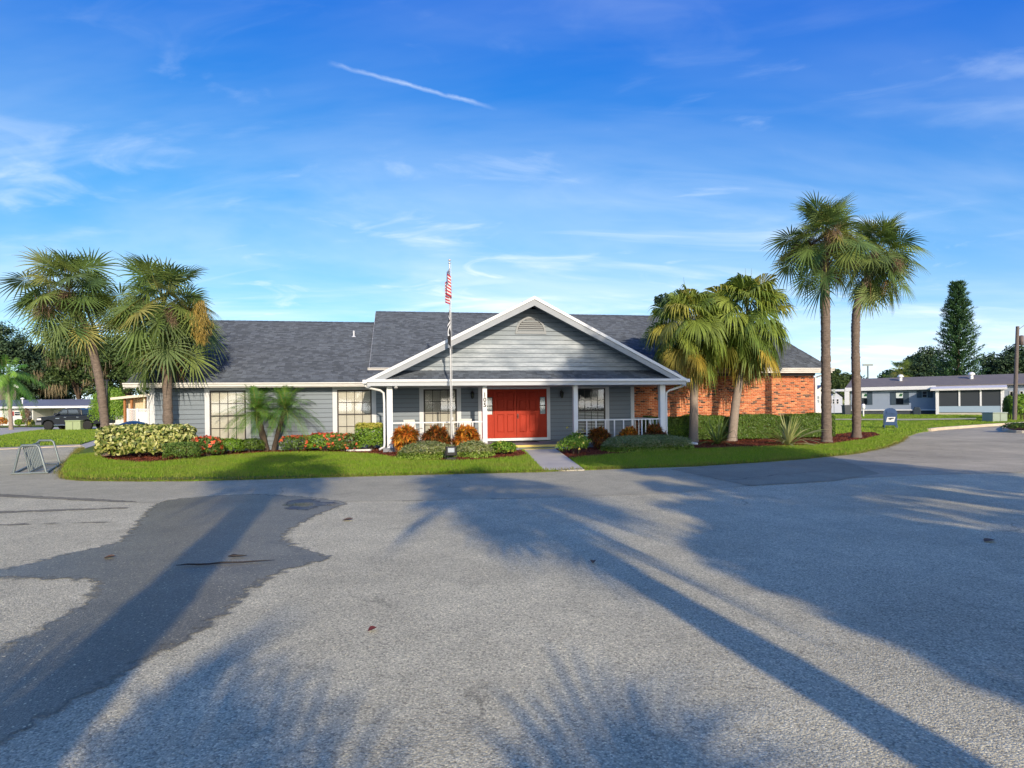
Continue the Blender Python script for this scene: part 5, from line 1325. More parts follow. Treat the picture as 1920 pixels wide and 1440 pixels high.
chips(BL, 30000, 6, (porch_fp, wk)); chips(BR, 30000, 7, (porch_fp, wk))
# ------------------------------------------------------------------ flagpole and flags
fx, fy = from_uv(-2.80, -3.35); fz = terrain(fx, fy)
fp = thing('flagpole', 'slim white flagpole rising from the low ground cover before the porch', 'flagpole', (fx, fy, fz))
FH = CAM_H + pix_dir(843, 489)[1]*fy - fz
b = MB(); b.tube([(0, 0, -0.05), (0, 0, 2.5), (0, 0, FH-0.06)], [0.034, 0.031, 0.022], 12); b.obj('pole', M['alu'], fp)
b = MB(); b.lathe([(0.0, -0.05), (0.035, -0.035), (0.05, 0.0), (0.035, 0.035), (0.0, 0.05)], 14, c=(0, 0, FH+0.02)); b.lathe([(0.03, -0.11), (0.042, -0.09), (0.042, -0.06), (0.03, -0.05)], 12, c=(0, 0, FH)); b.obj('finial', M['alu'], fp)
b = MB(); b.tube([(0.052, -0.01, FH-0.1), (0.055, -0.01, 1.25)], 0.005, 5); b.box(0.035, 0.075, -0.03, 0.01, 1.2, 1.3); b.obj('halyard', M['white'], fp)
def limp_flag(name, label, cat, top, hoist, fly, mat_, seed, width=0.16, sag=0.62, lean=-1):
    """cloth hanging slack from the pole in folds; uv carries the printed pattern"""
    nu, nv = 40, 22; V = []; uv = []; rr = random.Random(seed); ph = rr.uniform(0, 6)
    for j in range(nv+1):
        h = j/nv
        for i in range(nu+1):
            f = i/nu
            drop = fly*f*sag*(0.85 + 0.15*h)
            z = top - hoist*h*(1 - 0.32*f) - drop
            amp = width*(0.25 + 0.75*min(1, f*1.6 + h*0.35)); fold = math.sin(f*11 + ph + h*0.9); f2 = math.sin(f*7 + 1.3 + h*1.7)
            x = 0.03*0 + lean*0.02 + amp*0.62*fold*(0.75 + 0.25*f) + lean*width*0.20*f
            y = -0.05 - 0.03*f + amp*0.5*f2*min(1, f*3)
            V.append((x, y, z)); uv.append((f, 1-h))
    Fc = [(j*(nu+1)+i, j*(nu+1)+i+1, (j+1)*(nu+1)+i+1, (j+1)*(nu+1)+i) for j in range(nv) for i in range(nu)]
    me = bpy.data.meshes.new(name); me.from_pydata(V, [], Fc); me.materials.append(mat_)
    l = me.uv_layers.new(name='print'); l.data.foreach_set('uv', [c for p in me.loops for c in uv[p.vertex_index]])
    me.polygons.foreach_set('use_smooth', [True]*len(Fc))
    o = put(name, me, None, (fx, fy, fz)); tag(o, label, cat); return o
def stripes_mat():
    m, nt, b = principled('striped_flag_print'); L = nt.links.new
    uv = nt.nodes.new('ShaderNodeUVMap'); uv.uv_map = 'print'; s = nt.nodes.new('ShaderNodeSeparateXYZ'); L(uv.outputs[0], s.inputs[0]); U, V_ = s.outputs[0], s.outputs[1]
    st = math_node(nt, 'GREATER_THAN', math_node(nt, 'MODULO', math_node(nt, 'MULTIPLY', V_, 13.0), 2.0), 1.0)
    c = mixc(nt, st, (0.42, 0.015, 0.03), (0.58, 0.57, 0.56))
    canton = math_node(nt, 'MULTIPLY', math_node(nt, 'LESS_THAN', U, 0.4), math_node(nt, 'GREATER_THAN', V_, 6/13))
    fu = math_node(nt, 'FRACT', math_node(nt, 'MULTIPLY', U, 15.0)); fv = math_node(nt, 'FRACT', math_node(nt, 'MULTIPLY', V_, 17.0))
    du = math_node(nt, 'SUBTRACT', fu, 0.5); dv = math_node(nt, 'SUBTRACT', fv, 0.5)
    d = math_node(nt, 'SQRT', math_node(nt, 'ADD', math_node(nt, 'MULTIPLY', du, du), math_node(nt, 'MULTIPLY', dv, dv)))
    star = math_node(nt, 'LESS_THAN', d, 0.24)
    L(mixc(nt, canton, c, mixc(nt, star, (0.012, 0.02, 0.10), (0.55, 0.55, 0.55))), b.inputs['Base Color']); b.inputs['Roughness'].default_value = 0.8
    return m
def black_flag_mat():
    m, nt, b = principled('black_flag_print'); L = nt.links.new
    uv = nt.nodes.new('ShaderNodeUVMap'); uv.uv_map = 'print'; s = nt.nodes.new('ShaderNodeSeparateXYZ'); L(uv.outputs[0], s.inputs[0]); U, V_ = s.outputs[0], s.outputs[1]
    du = math_node(nt, 'MULTIPLY', math_node(nt, 'SUBTRACT', U, 0.5), 1.5); dv = math_node(nt, 'SUBTRACT', V_, 0.5)
    d = math_node(nt, 'SQRT', math_node(nt, 'ADD', math_node(nt, 'MULTIPLY', du, du), math_node(nt, 'MULTIPLY', dv, dv)))
    ring = math_node(nt, 'MULTIPLY', math_node(nt, 'LESS_THAN', d, 0.27), math_node(nt, 'GREATER_THAN', d, 0.14))
    bar = math_node(nt, 'MULTIPLY', math_node(nt, 'LESS_THAN', math_node(nt, 'ABSOLUTE', math_node(nt, 'SUBTRACT', V_, 0.9)), 0.05), math_node(nt, 'LESS_THAN', math_node(nt, 'ABSOLUTE', math_node(nt, 'SUBTRACT', U, 0.5)), 0.3))
    L(mixc(nt, math_node(nt, 'MAXIMUM', ring, bar), (0.018, 0.018, 0.02), (0.75, 0.75, 0.75)), b.inputs['Base Color']); b.inputs['Roughness'].default_value = 0.85
    return m
limp_flag('striped_flag', 'limp red and white striped flag with starred blue corner at the pole top', 'flag', FH-0.22, 0.85, 1.25, stripes_mat(), 4, 0.20, 0.62)
limp_flag('black_flag', 'narrow limp black flag with white emblem hanging below the striped flag', 'flag', FH-1.72, 0.75, 1.15, black_flag_mat(), 9, 0.10, 0.78)

# spotlight at the foot of the pole
p = ground_at(846, 864); t = thing('spotlight', 'small black floodlight on a stake in the ground cover below the flagpole', 'spotlight', p, TH)
b = MB(); b.prism([(-0.15, 0.16), (0.15, 0.16), (0.19, 0.42), (0.10, 0.46), (-0.12, 0.46), (-0.17, 0.42)], 0.17, 0, 'x', -0.16) if False else b.box(-0.17, 0.17, -0.02, 0.16, 0.15, 0.44)
b.obj('housing', M['black'], t, bevel=0.03)
b = MB(); b.box(-0.10, 0.10, -0.032, -0.018, 0.26, 0.40); b.obj('lens', paint('frosted_lens', (0.40, 0.44, 0.48), 0.2), t, bevel=0.006)
b = MB(); b.box(-0.19, -0.175, 0.03, 0.09, 0.02, 0.3); b.box(0.175, 0.19, 0.03, 0.09, 0.02, 0.3); b.box(-0.19, 0.19, 0.03, 0.09, 0.0, 0.02); b.box(-0.14, 0.14, 0.0, 0.12, -0.05, 0.1); b.obj('bracket', M['black'], t)

# drain pieces lying on the mulch
p = ground_at(1290, 834, 0.06); b = MB(); b.tube([(-0.32, 0.02, 0.03), (-0.1, 0.0, 0.045), (0.12, -0.05, 0.05), (0.34, -0.16, 0.035)], [0.055, 0.06, 0.06, 0.058], 10)
o = b.obj('drain_pipe', M['white']); o.location = p; tag(o, 'short white drain pipe lying on the mulch at the foot of the fan palm', 'pipe')
p = ground_at(672, 846, 0.06); b = MB(); b.prism([(-0.42, -0.12), (0.45, -0.02), (0.45, 0.22), (-0.42, 0.08)], 0.07, 0, 'z', 0.0)
o = b.obj('splash_block', M['white_dirty'], bevel=0.015); o.location = p; tag(o, 'white splash block below the clipped green and gold shrub', 'splash block')

# porch chairs
def porch_chair(u, v, rz, label):
    x, y = from_uv(u, v); t = thing('patio_chair', label, 'chair', (x, y, 0.27), TH + rz, 'pale patio chairs on the porch')
    for s in (-1, 1):
        b = MB(); b.tube([(0.26*s, -0.27, 0.0), (0.26*s, -0.25, 0.58), (0.26*s, -0.20, 0.64), (0.26*s, 0.15, 0.64), (0.26*s, 0.30, 0.60)], 0.018, 7); b.obj('arm', M['alu'], t)
        b = MB(); b.tube([(0.24*s, 0.32, 0.0), (0.24*s, 0.24, 0.42)], 0.018, 7); b.obj('leg', M['alu'], t)
    b = MB(); b.box(-0.25, 0.25, -0.25, 0.25, 0.40, 0.44); b.obj('seat', M['casing'], t, bevel=0.015)
    b = MB(); b.add([(-0.25, 0.22, 0.44), (0.25, 0.22, 0.44), (0.25, 0.40, 0.98), (-0.25, 0.40, 0.98), (-0.25, 0.25, 0.44), (0.25, 0.25, 0.44), (0.25, 0.43, 0.98), (-0.25, 0.43, 0.98)], [(0,1,2,3), (7,6,5,4), (0,4,5,1), (2,6,7,3), (1,5,6,2), (0,3,7,4)]); b.obj('backrest', M['blind_white'], t, bevel=0.012)
    return t
porch_chair(-4.05, -0.9, 0.5, 'pale patio chair behind the croton beside the left porch post')
porch_chair(-2.15, -0.9, -0.4, 'pale patio chair on the porch just right of the flagpole')
x, y = from_uv(-3.1, -0.8); t = thing('patio_table', 'small grey patio table on the porch between the two pale chairs', 'table', (x, y, 0.27), TH)
b = MB(); b.lathe([(0.0, 0.0), (0.38, 0.0), (0.38, 0.03), (0.0, 0.03)], 20, c=(0, 0, 0.5)); b.obj('tabletop', M['galv'], t)
for k in range(4):
    a = math.pi/4 + k*math.pi/2; b = MB(); b.tube([(0.3*math.cos(a), 0.3*math.sin(a), 0), (0.2*math.cos(a), 0.2*math.sin(a), 0.5)], 0.014, 6); b.obj('leg', M['galv'], t)
x, y = from_uv(0.2, -0.62); b = MB(); b.box(-0.75, 0.75, -0.33, 0.33, 0.0, 0.014); o = b.obj('doormat', paint('dark_mat', (0.03, 0.03, 0.035), 0.95, grain=0.3), bevel=0.004); o.location = (x, y, 0.27); o.rotation_euler = (0, 0, TH); tag(o, 'dark doormat on the porch floor before the red double door', 'doormat')

# ------------------------------------------------------------------ bike rack
a = flat_at(25, 890); c = flat_at(87, 888); 
t = thing('bike_rack', 'galvanised steel bicycle rack on the asphalt at the left end of the lawn', 'bike rack', a)
ex = (c - a); wdt = ex.length; ang = math.atan2(ex.y, ex.x); t.rotation_euler = (0, 0, ang)
back = flat_at(118, 868) - c; Lk = min(3.2, back.length); bd = Vector((back.x, back.y)).normalized(); ca, sa = math.cos(-ang), math.sin(-ang); bx, by = (bd.x*ca - bd.y*sa), (bd.x*sa + bd.y*ca)
H_ = 0.80
for k in (0.0, 1.0):
    ox, oy = bx*Lk*k, by*Lk*k
    b = MB(); b.tube([(ox, oy, 0.03), (ox+wdt*0.20, oy, H_*0.9), (ox+wdt*0.27, oy, H_), (ox+wdt*0.70, oy, H_), (ox+wdt*0.78, oy, H_*0.93), (ox+wdt, oy, 0.03)], 0.034, 8); b.obj('end_frame', M['galv'], t)
    b = MB(); b.tube([(ox-0.05, oy, 0.03), (ox+wdt+0.05, oy, 0.03)], 0.03, 8); b.obj('foot_rail', M['galv'], t)
for f in (0.28, 0.68):
    b = MB(); b.tube([(wdt*f, 0, H_-0.06), (wdt*f + bx*Lk, by*Lk, H_-0.06)], 0.02, 7); b.obj('top_rail', M['galv'], t) if f == 0.28 else None
for f in (0.0, 1.0):
    b = MB(); b.tube([(wdt*f, 0, 0.035), (wdt*f + bx*Lk, by*Lk, 0.035)], 0.026, 7); b.obj('base_rail', M['galv'], t)
b = MB(); b.tube([(wdt*0.45, 0, 0.035), (wdt*0.45 + bx*Lk, by*Lk, 0.035)], 0.02, 7); b.obj('base_rail', M['galv'], t)
for k in range(11):
    q = (k+0.5)/11; x0, y0 = bx*Lk*q, by*Lk*q
    b = MB(); b.tube([(wdt*0.45+x0, y0, 0.05), (wdt*0.28+x0, y0, H_-0.07)], 0.017, 6); b.obj('bar', M['galv'], t)

# ------------------------------------------------------------------ collection mailbox
p = ground_at(1669, 803); t = thing('mailbox', 'blue street collection mailbox with rounded top and white eagle emblem on the lawn', 'mailbox', p, rad(-24))
blue = paint('mailbox_blue', (0.035, 0.075, 0.17), 0.4, mottle=0.08); W2, D2 = 0.34, 0.30
arc = [(W2*math.cos(math.pi*i/14), 0.92 + 0.36*math.sin(math.pi*i/14)) for i in range(15)]
b = MB(); b.prism([(W2, 0.20)] + arc + [(-W2, 0.20)], 2*D2, 0, 'y', -D2); b.obj('body', blue, t, bevel=0.012)
arc2 = [((W2+0.02)*math.cos(math.pi*i/14), 0.92 + 0.375*math.sin(math.pi*i/14)) for i in range(15)]
b = MB(); b.prism([(W2+0.02, 0.86)] + arc2 + [(-W2-0.02, 0.86)], 0.03, 0, 'y', -D2-0.025); b.obj('hood_rim', blue, t)
b = MB(); b.box(-0.24, 0.24, -D2-0.05, -D2-0.026, 0.93, 1.12); b.obj('pull_door', blue, t, bevel=0.01)
for sx in (-1, 1):
    for sy in (-1, 1):
        b = MB(); b.box(sx*W2-0.03, sx*W2+0.03, sy*D2-0.03, sy*D2+0.03, -0.05, 0.22); b.obj('leg', blue, t)
b = MB(); b.quad((-0.26, -D2-0.004, 0.42), (0.18, -D2-0.004, 0.42), (0.25, -D2-0.004, 0.72), (-0.19, -D2-0.004, 0.72)); em = b.obj('emblem_panel', M['white'], t)
b = MB(); b.add([(x, -D2-0.007, z) for x, z in ((-0.17, 0.60), (-0.06, 0.66), (0.08, 0.665), (0.19, 0.655), (0.16, 0.63), (0.19, 0.62), (0.05, 0.585), (-0.02, 0.54), (-0.10, 0.54), (-0.06, 0.57), (-0.14, 0.585))], [tuple(range(11))]); b.obj('eagle_emblem', paint('navy_print', (0.02, 0.03, 0.06), 0.5), em)

# ------------------------------------------------------------------ litter on the asphalt
M['wetwood'] = paint('wet_dark_wood', (0.022, 0.017, 0.014), 0.6)
a, c = flat_at(330, 1064), flat_at(516, 1054); d = c - a
b = MB(); pts = [a + d*k/9 + Vector((0, 0.012*math.sin(k*2.1), 0.024 + 0.004*math.sin(k*1.7))) for k in range(10)]; b.tube(pts, [0.004, 0.009, 0.011, 0.009, 0.011, 0.010, 0.009, 0.008, 0.006, 0.002], 6)
tag(b.obj('stick', M['wetwood']), 'long dark stick lying across the wet asphalt', 'stick')
a = flat_at(428, 1047); b = MB(); b.tube([a + Vector((0, 0, 0.026)), a + Vector((0.05, 0.015, 0.032)), a + Vector((0.12, 0.02, 0.026)), a + Vector((0.20, 0.05, 0.024))], [0.006, 0.018, 0.012, 0.003], 6)
tag(b.obj('twig', M['wetwood']), 'short curled twig on the wet asphalt above the long stick', 'twig')
def leaf_litter(px, py, s, colr, label, rz):
    p = flat_at(px, py); rr = random.Random(px); n = 5; V = []
    for k in range(n+1):
        tt_ = k/n; w_ = s*0.45*math.sin(math.pi*min(0.98, 0.04+0.93*tt_))
        for sg in (-1, 0, 1): V.append((s*(tt_-0.5), sg*w_, 0.006 + 0.02*abs(sg)*math.sin(tt_*3) + 0.012*tt_*tt_))
    Fc = [(3*k+j, 3*k+j+1, 3*k+j+4, 3*k+j+3) for k in range(n) for j in range(2)]
    me = npmesh('dead_leaf', np.array(V), np.array(Fc), colr); o = put('dead_leaf', me, None, (p.x, p.y, 0.005), (0, 0, rz)); tag(o, label, 'leaf'); return o
redleaf = paint('dry_red_leaf', (0.13, 0.028, 0.022), 0.7)
brl = paint('dry_leaf', (0.15, 0.09, 0.05), 0.8)
leaf_litter(698, 1184, 0.07, redleaf, 'dry dark red leaf lying on the open asphalt', 0.6)
leaf_litter(652, 976, 0.16, brl, 'dry leaf sliver on the asphalt just right of the puddle', 0.1)
leaf_litter(205, 1047, 0.12, brl, 'dry leaf in the wet patch left of the stick', 0.4)
leaf_litter(1112, 1056, 0.07, brl, 'small dry leaf on the shaded asphalt right of centre', 1.4)
leaf_litter(1855, 1016, 0.14, brl, 'dry leaf in the shade at the right of the parking lot', 0.2)
# ------------------------------------------------------------------ neighbouring homes
def local_house(name, label, origin, rz):
    return thing(name, label, 'house', origin, rz)
house_white = paint('white_metal_wall', (0.62, 0.61, 0.58), 0.6, mottle=0.08)
roof_grey = paint('grey_metal_roof', (0.17, 0.175, 0.19), 0.45, mottle=0.2, mscale=0.6, stretch=(0.2, 1, 1))
blue_wall = paint('pale_blue_siding', (0.26, 0.31, 0.39), 0.6, mottle=0.06)
blue_trim = paint('slate_blue_shutter', (0.05, 0.075, 0.10), 0.6)
screen = paint('dark_insect_screen', (0.035, 0.042, 0.05), 0.7)
red_sh = paint('red_shutter', (0.30, 0.035, 0.03), 0.6)
tan_wall = paint('tan_stucco', (0.60, 0.45, 0.29), 0.8, mottle=0.1)
orange_trim = paint('orange_timber', (0.33, 0.14, 0.05), 0.7)

# white mobile home behind the pickup
Yh = 74.0
hx0 = at_depth(-90, 780, Yh).x; hx1 = at_depth(205, 780, Yh).x
zt = lambda py: CAM_H + pix_dir(100, py)[1]*Yh
t = local_house('mobile_home', 'white mobile home with dark grey roof and carport behind the black pickup', (hx0, Yh, 0), 0)
L_ = hx1 - hx0; xw = at_depth(28, 780, Yh).x - hx0
z_e = zt(763)
b = MB(); b.box(0, at_depth(62, 780, Yh).x-hx0, 0.0, 6.5, 0, z_e); b.box(at_depth(62, 780, Yh).x-hx0, L_, 3.2, 6.5, 0, z_e); b.obj('wall', house_white, t)
b = MB(); b.prism([(-0.6, z_e+0.02), (3.3, zt(748)), (7.0, z_e+0.02)], L_+0.6, 0, 'x', -0.3); b.obj('roof', roof_grey, t)
b = MB(); b.box(-0.35, L_+0.35, -0.68, -0.605, z_e-0.14, z_e+0.1); b.obj('fascia_board', M['white'], t)
for px in (61, 131, 168):
    x = at_depth(px, 780, Yh).x - hx0; b = MB(); b.box(x-0.06, x+0.06, -0.6, -0.48, 0, z_e-0.14); b.obj('carport_post', M['white'], t)
def simple_window(parent, x0, x1, z0, z1, y, shut=None, glass=None, trim=None):
    b = MB(); e = 0.05; tr = trim or M['white']
    b.box(x0, x0+e, y-0.05, y+0.01, z0, z1); b.box(x1-e, x1, y-0.05, y+0.01, z0, z1); b.box(x0+e, x1-e, y-0.05, y+0.01, z0, z0+e); b.box(x0+e, x1-e, y-0.05, y+0.01, z1-e, z1); b.box(x0+e, x1-e, y-0.052, y+0.01, (z0+z1)/2-0.02, (z0+z1)/2+0.02)
    o = b.obj('window', tr, parent)
    p = MB(); p.quad((x0+e, y-0.02, z0+e), (x1-e, y-0.02, z0+e), (x1-e, y-0.02, z1-e), (x0+e, y-0.02, z1-e)); p.obj('pane', glass or M['glass_dark'], o)
    p = MB(); p.quad((x0+e, y-0.008, z0+e), (x1-e, y-0.008, z0+e), (x1-e, y-0.008, z1-e), (x0+e, y-0.008, z1-e)); p.obj('interior', M['dark_room'], o)
    if shut:
        s = 0.42
        for a in (x0-s-0.02, x1+0.02):
            q = MB(); q.box(a, a+s, y-0.04, y-0.004, z0, z1)
            q.obj('shutter', shut, o)
    return o
simple_window(t, at_depth(27, 780, Yh).x-hx0, at_depth(39, 780, Yh).x-hx0, zt(779), zt(770.5), 0.0, red_sh)
for px in (85, 100):
    x = at_depth(px, 780, Yh).x - hx0; simple_window(t, x, x+0.8, zt(776), zt(767), 3.2)
b = MB(); b.tube([(at_depth(30, 780, Yh).x-hx0, 1.0, z_e+0.3), (at_depth(30, 780, Yh).x-hx0, 1.0, z_e+1.0)], 0.07, 8); b.lathe([(0.0, 0.3), (0.2, 0.22), (0.22, 0.1), (0.0, 0.05)], 10, c=(at_depth(30, 780, Yh).x-hx0, 1.0, z_e+0.9)); b.obj('roof_vent', M['white'], t)

# gabled house at the left edge
Yg = 86.0; gx = at_depth(-60, 740, Yg).x
t = local_house('gabled_house', 'house at the left edge with white gable trim, half hidden by the queen palm', (gx, Yg, 0), rad(38))
w_ = at_depth(14, 740, Yg).x - gx; ze = CAM_H + pix_dir(14, 721)[1]*Yg; za = ze + 2.0
b = MB(); b.box(0, w_-0.3, 0, 8, 0, ze); b.prism([(-3, ze), (w_-0.3, ze), ((w_-3)/2, za-0.1)], 0.2, 0, 'y', 0.0); b.obj('wall', paint('brownish_wall', (0.17, 0.14, 0.12), 0.8), t)
b = MB(); xm = (w_-3)/2
b.add([(w_, -0.5, ze-0.1), (xm, -0.5, za), (xm, 8, za), (w_, 8, ze-0.1)], [(0,1,2,3)]); b.add([(xm, -0.5, za), (-3.3, -0.5, ze-0.1), (-3.3, 8, ze-0.1), (xm, 8, za)], [(0,1,2,3)]); b.obj('roof', roof_grey, t)
b = MB(); b.prism([(w_, ze-0.1), (xm, za), (xm, za-0.35), (w_, ze-0.45)], 0.08, 0, 'y', -0.56); b.obj('gable_trim', M['white'], t)
simple_window(t, w_-2.6, w_-1.2, 0.9, 2.1, -0.0)

# tan lanai behind the white gate
Yt = 47.0; tx0 = at_depth(228, 760, Yt).x; tx1 = at_depth(300, 760, Yt).x; zz = lambda py, Y=Yt: CAM_H + pix_dir(255, py)[1]*Y
t = local_house('screened_lanai', 'sunlit tan lanai with orange timber posts behind the white gate', (tx0, Yt, 0), 0)
W_ = tx1 - tx0
b = MB(); b.box(0, W_, 0.6, 0.8, 0, zz(741)); b.obj('wall', tan_wall, t)
b = MB(); b.add([(-0.6, -0.4, zz(745)), (W_, -0.4, zz(738)), (W_, 4, zz(733)), (-0.6, 4, zz(740)), (-0.6, -0.4, zz(745)-0.18), (W_, -0.4, zz(738)-0.18), (W_, 4, zz(733)-0.18), (-0.6, 4, zz(740)-0.18)], [(0,1,2,3), (0,4,5,1), (7,6,5,4), (0,3,7,4), (1,5,6,2)]); b.obj('roof', paint('cream_roof_edge', (0.66, 0.58, 0.44), 0.6), t)
for px in (233, 246, 270, 281):
    x = at_depth(px, 760, Yt).x - tx0; b = MB(); b.box(x-0.07, x+0.07, 0.0, 0.14, 0, zz(743)); b.obj('post', orange_trim if px != 270 else paint('cream_post', (0.62, 0.5, 0.34), 0.7), t)
b = MB(); b.box(0, W_, 0.02, 0.12, zz(748), zz(745)); b.obj('beam', orange_trim, t)
x0_, x1_ = at_depth(272, 760, Yt).x - tx0, at_depth(280, 760, Yt).x - tx0
b = MB(); b.quad((x0_, 0.58, 0.6), (x1_, 0.58, 0.6), (x1_, 0.58, zz(747)), (x0_, 0.58, zz(747))); b.obj('screen', paint('grey_screen', (0.33, 0.29, 0.25), 0.7), t)
# white lattice gate
Yq = 42.0; q0 = at_depth(240, 790, Yq); q1 = at_depth(283, 790, Yq); zq = lambda py: CAM_H + pix_dir(262, py)[1]*Yq
t = thing('white_gate', 'white vinyl gate with a lattice top left of the clubhouse wall', 'gate', (q0.x, Yq, 0))
W_ = q1.x - q0.x; xs = at_depth(258, 790, Yq).x - q0.x; ztop = zq(767)
b = MB(); b.box(xs, W_, 0, 0.06, 0.05, ztop-0.22); b.obj('gate_panel', M['white'], t)
for x in (0.0, xs, W_):
    b = MB(); b.box(x-0.06, x+0.06, -0.03, 0.09, 0, ztop+0.05); b.obj('post', M['white'], t)
b = MB(); b.box(0.06, W_, 0.01, 0.05, ztop-0.04, ztop+0.02); b.box(xs+0.06, W_, 0.01, 0.05, ztop-0.24, ztop-0.2); b.obj('rail', M['white'], t)
b = MB(); s = 0.11
def lat(x0, x1, z0, z1):
    k = x0 - (z1-z0)
    while k < x1:
        for sg in (1, -1):
            a0, a1 = (k, z0), (k + (z1-z0), z1)
            pts = []
            t0 = max(0.0, (x0-k)/(z1-z0)); t1 = min(1.0, (x1-k)/(z1-z0))
            if t1 - t0 < 0.05: continue
            f = lambda tt_: (k + (z1-z0)*tt_, (z0 + (z1-z0)*tt_) if sg > 0 else (z1 - (z1-z0)*tt_))
            p0_, p1_ = f(t0), f(t1); y_ = 0.02 if sg > 0 else 0.033
            b.add([(p0_[0]-0.018, y_, p0_[1]), (p0_[0]+0.018, y_, p0_[1]), (p1_[0]+0.018, y_, p1_[1]), (p1_[0]-0.018, y_, p1_[1])], [(0,1,2,3)])
        k += s
lat(0.06, xs-0.06, 0.1, ztop-0.05); lat(xs+0.06, W_-0.06, ztop-0.2, ztop-0.04); b.obj('lattice', M['white'], t)
b = MB(); b.box(xs+0.08, xs+0.12, -0.05, 0.0, 0.95, 1.15); b.obj('latch', M['black'], t)

# blue covered hull above the hedge
p = at_depth(247, 797, 34.0); t = thing('covered_boat', 'dark blue covered hull showing above the variegated hedge', 'boat', (p.x, 34.0, 0), 0.1)
cover = paint('dark_blue_cover', (0.018, 0.045, 0.085), 0.35, mottle=0.1, mscale=2)
hh = CAM_H + pix_dir(247, 789)[1]*34.0
V = []; N_ = 14
prof = [(-1.0, 0.0), (-0.92, 0.35), (-0.6, 0.72), (0, 1.0), (0.6, 0.72), (0.92, 0.35), (1.0, 0.0)]
for i in range(N_+1):
    s_ = i/N_; x = -0.78 + 1.55*s_; wv = 0.75*math.sin(math.pi*min(0.97, 0.03 + 0.72*s_**0.8))**0.8; top = hh - 0.42 + 0.42*math.sin(math.pi*(0.12 + 0.68*s_))
    for (a, z) in prof: V.append((x, a*wv, 0.75 + (top-0.75)*(0.45+0.55*z)))
Fc = [(i*7+j, i*7+j+1, (i+1)*7+j+1, (i+1)*7+j) for i in range(N_) for j in range(6)]
b = MB(); b.add(V, Fc, 0, True); b.add(V[:7], [tuple(range(7))]); b.add(V[-7:], [tuple(range(7))[::-1]]); b.obj('cover', cover, t)
b = MB(); b.prism([(-0.7, 0.72), (0.72, 0.72), (0.72, 0.95), (-0.6, 0.95)], 1.0, 0, 'y', -0.5); b.obj('hull', cover, t, bevel=0.03)
for x in (-0.4, 0.4):
    b = MB(); b.box(x-0.06, x+0.06, -0.4, 0.4, 0.0, 0.72); b.obj('cradle', M['galv'], t)

# ------------------------------------------------------------------ black pickup
p = flat_at(118, 806.5, 0.04); Yp = p.y; s_ = F_PX/Yp
xf_ = at_depth(67, 800, Yp).x; t = thing('pickup_truck', 'black pickup truck parked facing left behind the lawn', 'truck', (xf_, Yp, 0.04), 0)
paintb = paint('black_car_paint', (0.012, 0.014, 0.018), 0.25, coat=0.6); chrome = paint('chrome', (0.75, 0.75, 0.75), 0.15, metal=1.0); tyre = paint('tyre_rubber', (0.02, 0.02, 0.02), 0.85)
body = [(0.02, 0.48), (0.0, 0.62), (0.04, 1.02), (0.12, 1.12), (0.6, 1.20), (1.55, 1.27), (2.1, 1.30), (5.75, 1.32), (5.85, 1.2), (5.85, 0.55), (5.1, 0.5), (5.05, 0.62), (4.9, 0.82), (4.55, 0.92), (4.2, 0.82), (4.05, 0.62), (4.0, 0.45), (1.62, 0.45), (1.58, 0.62), (1.42, 0.84), (1.08, 0.93), (0.74, 0.84), (0.58, 0.62), (0.55, 0.46)]
b = MB(); b.prism(body, 1.9, 0, 'y', 0.0); b.obj('body', paintb, t, bevel=0.04)
cab = [(1.50, 1.28), (2.25, 1.84), (2.55, 1.90), (3.7, 1.90), (3.95, 1.82), (4.02, 1.30)]
b = MB(); b.prism(cab, 1.62, 0, 'y', 0.14); b.obj('cab', paintb, t, bevel=0.06)
b = MB(); b.prism([(1.86, 1.34), (2.36, 1.78), (2.72, 1.80), (2.72, 1.34)], 0.02, 0, 'y', 0.125); b.obj('window', M['glass_dark'], t)
b = MB(); b.prism([(2.82, 1.34), (2.82, 1.80), (3.6, 1.80), (3.8, 1.34)], 0.02, 0, 'y', 0.125); b.obj('window', M['glass_dark'], t)
b = MB(); b.add([(1.62, 0.25, 1.36), (1.62, 1.65, 1.36), (2.24, 1.6, 1.82), (2.24, 0.3, 1.82)], [(0,1,2,3)]); b.xf(Matrix.Translation((-0.035, 0, 0.02))); b.obj('windscreen', M['glass_dark'], t)
b = MB(); b.box(0.10, 0.48, -0.01, 0.05, 0.90, 1.06); b.obj('headlight', paint('clear_lens', (0.75, 0.72, 0.65), 0.15), t, bevel=0.02)
b = MB(); b.box(-0.06, 0.5, -0.015, 1.915, 0.46, 0.72); b.obj('bumper', paint('grey_bumper', (0.14, 0.145, 0.15), 0.35), t, bevel=0.05)
b = MB(); b.box(1.62, 3.98, -0.05, 0.03, 0.42, 0.48); b.obj('side_step', chrome, t, bevel=0.015)
b = MB(); b.box(1.70, 1.90, -0.17, -0.01, 1.30, 1.48); b.obj('mirror', paintb, t, bevel=0.03)
for x in (2.62, 3.7):
    b = MB(); b.box(x-0.1, x+0.1, -0.025, 0.0, 1.12, 1.155); b.obj('door_handle', chrome, t)
b = MB(); b.box(1.75, 2.1, -0.006, 0.0, 1.02, 1.07); b.obj('badge', chrome, t)
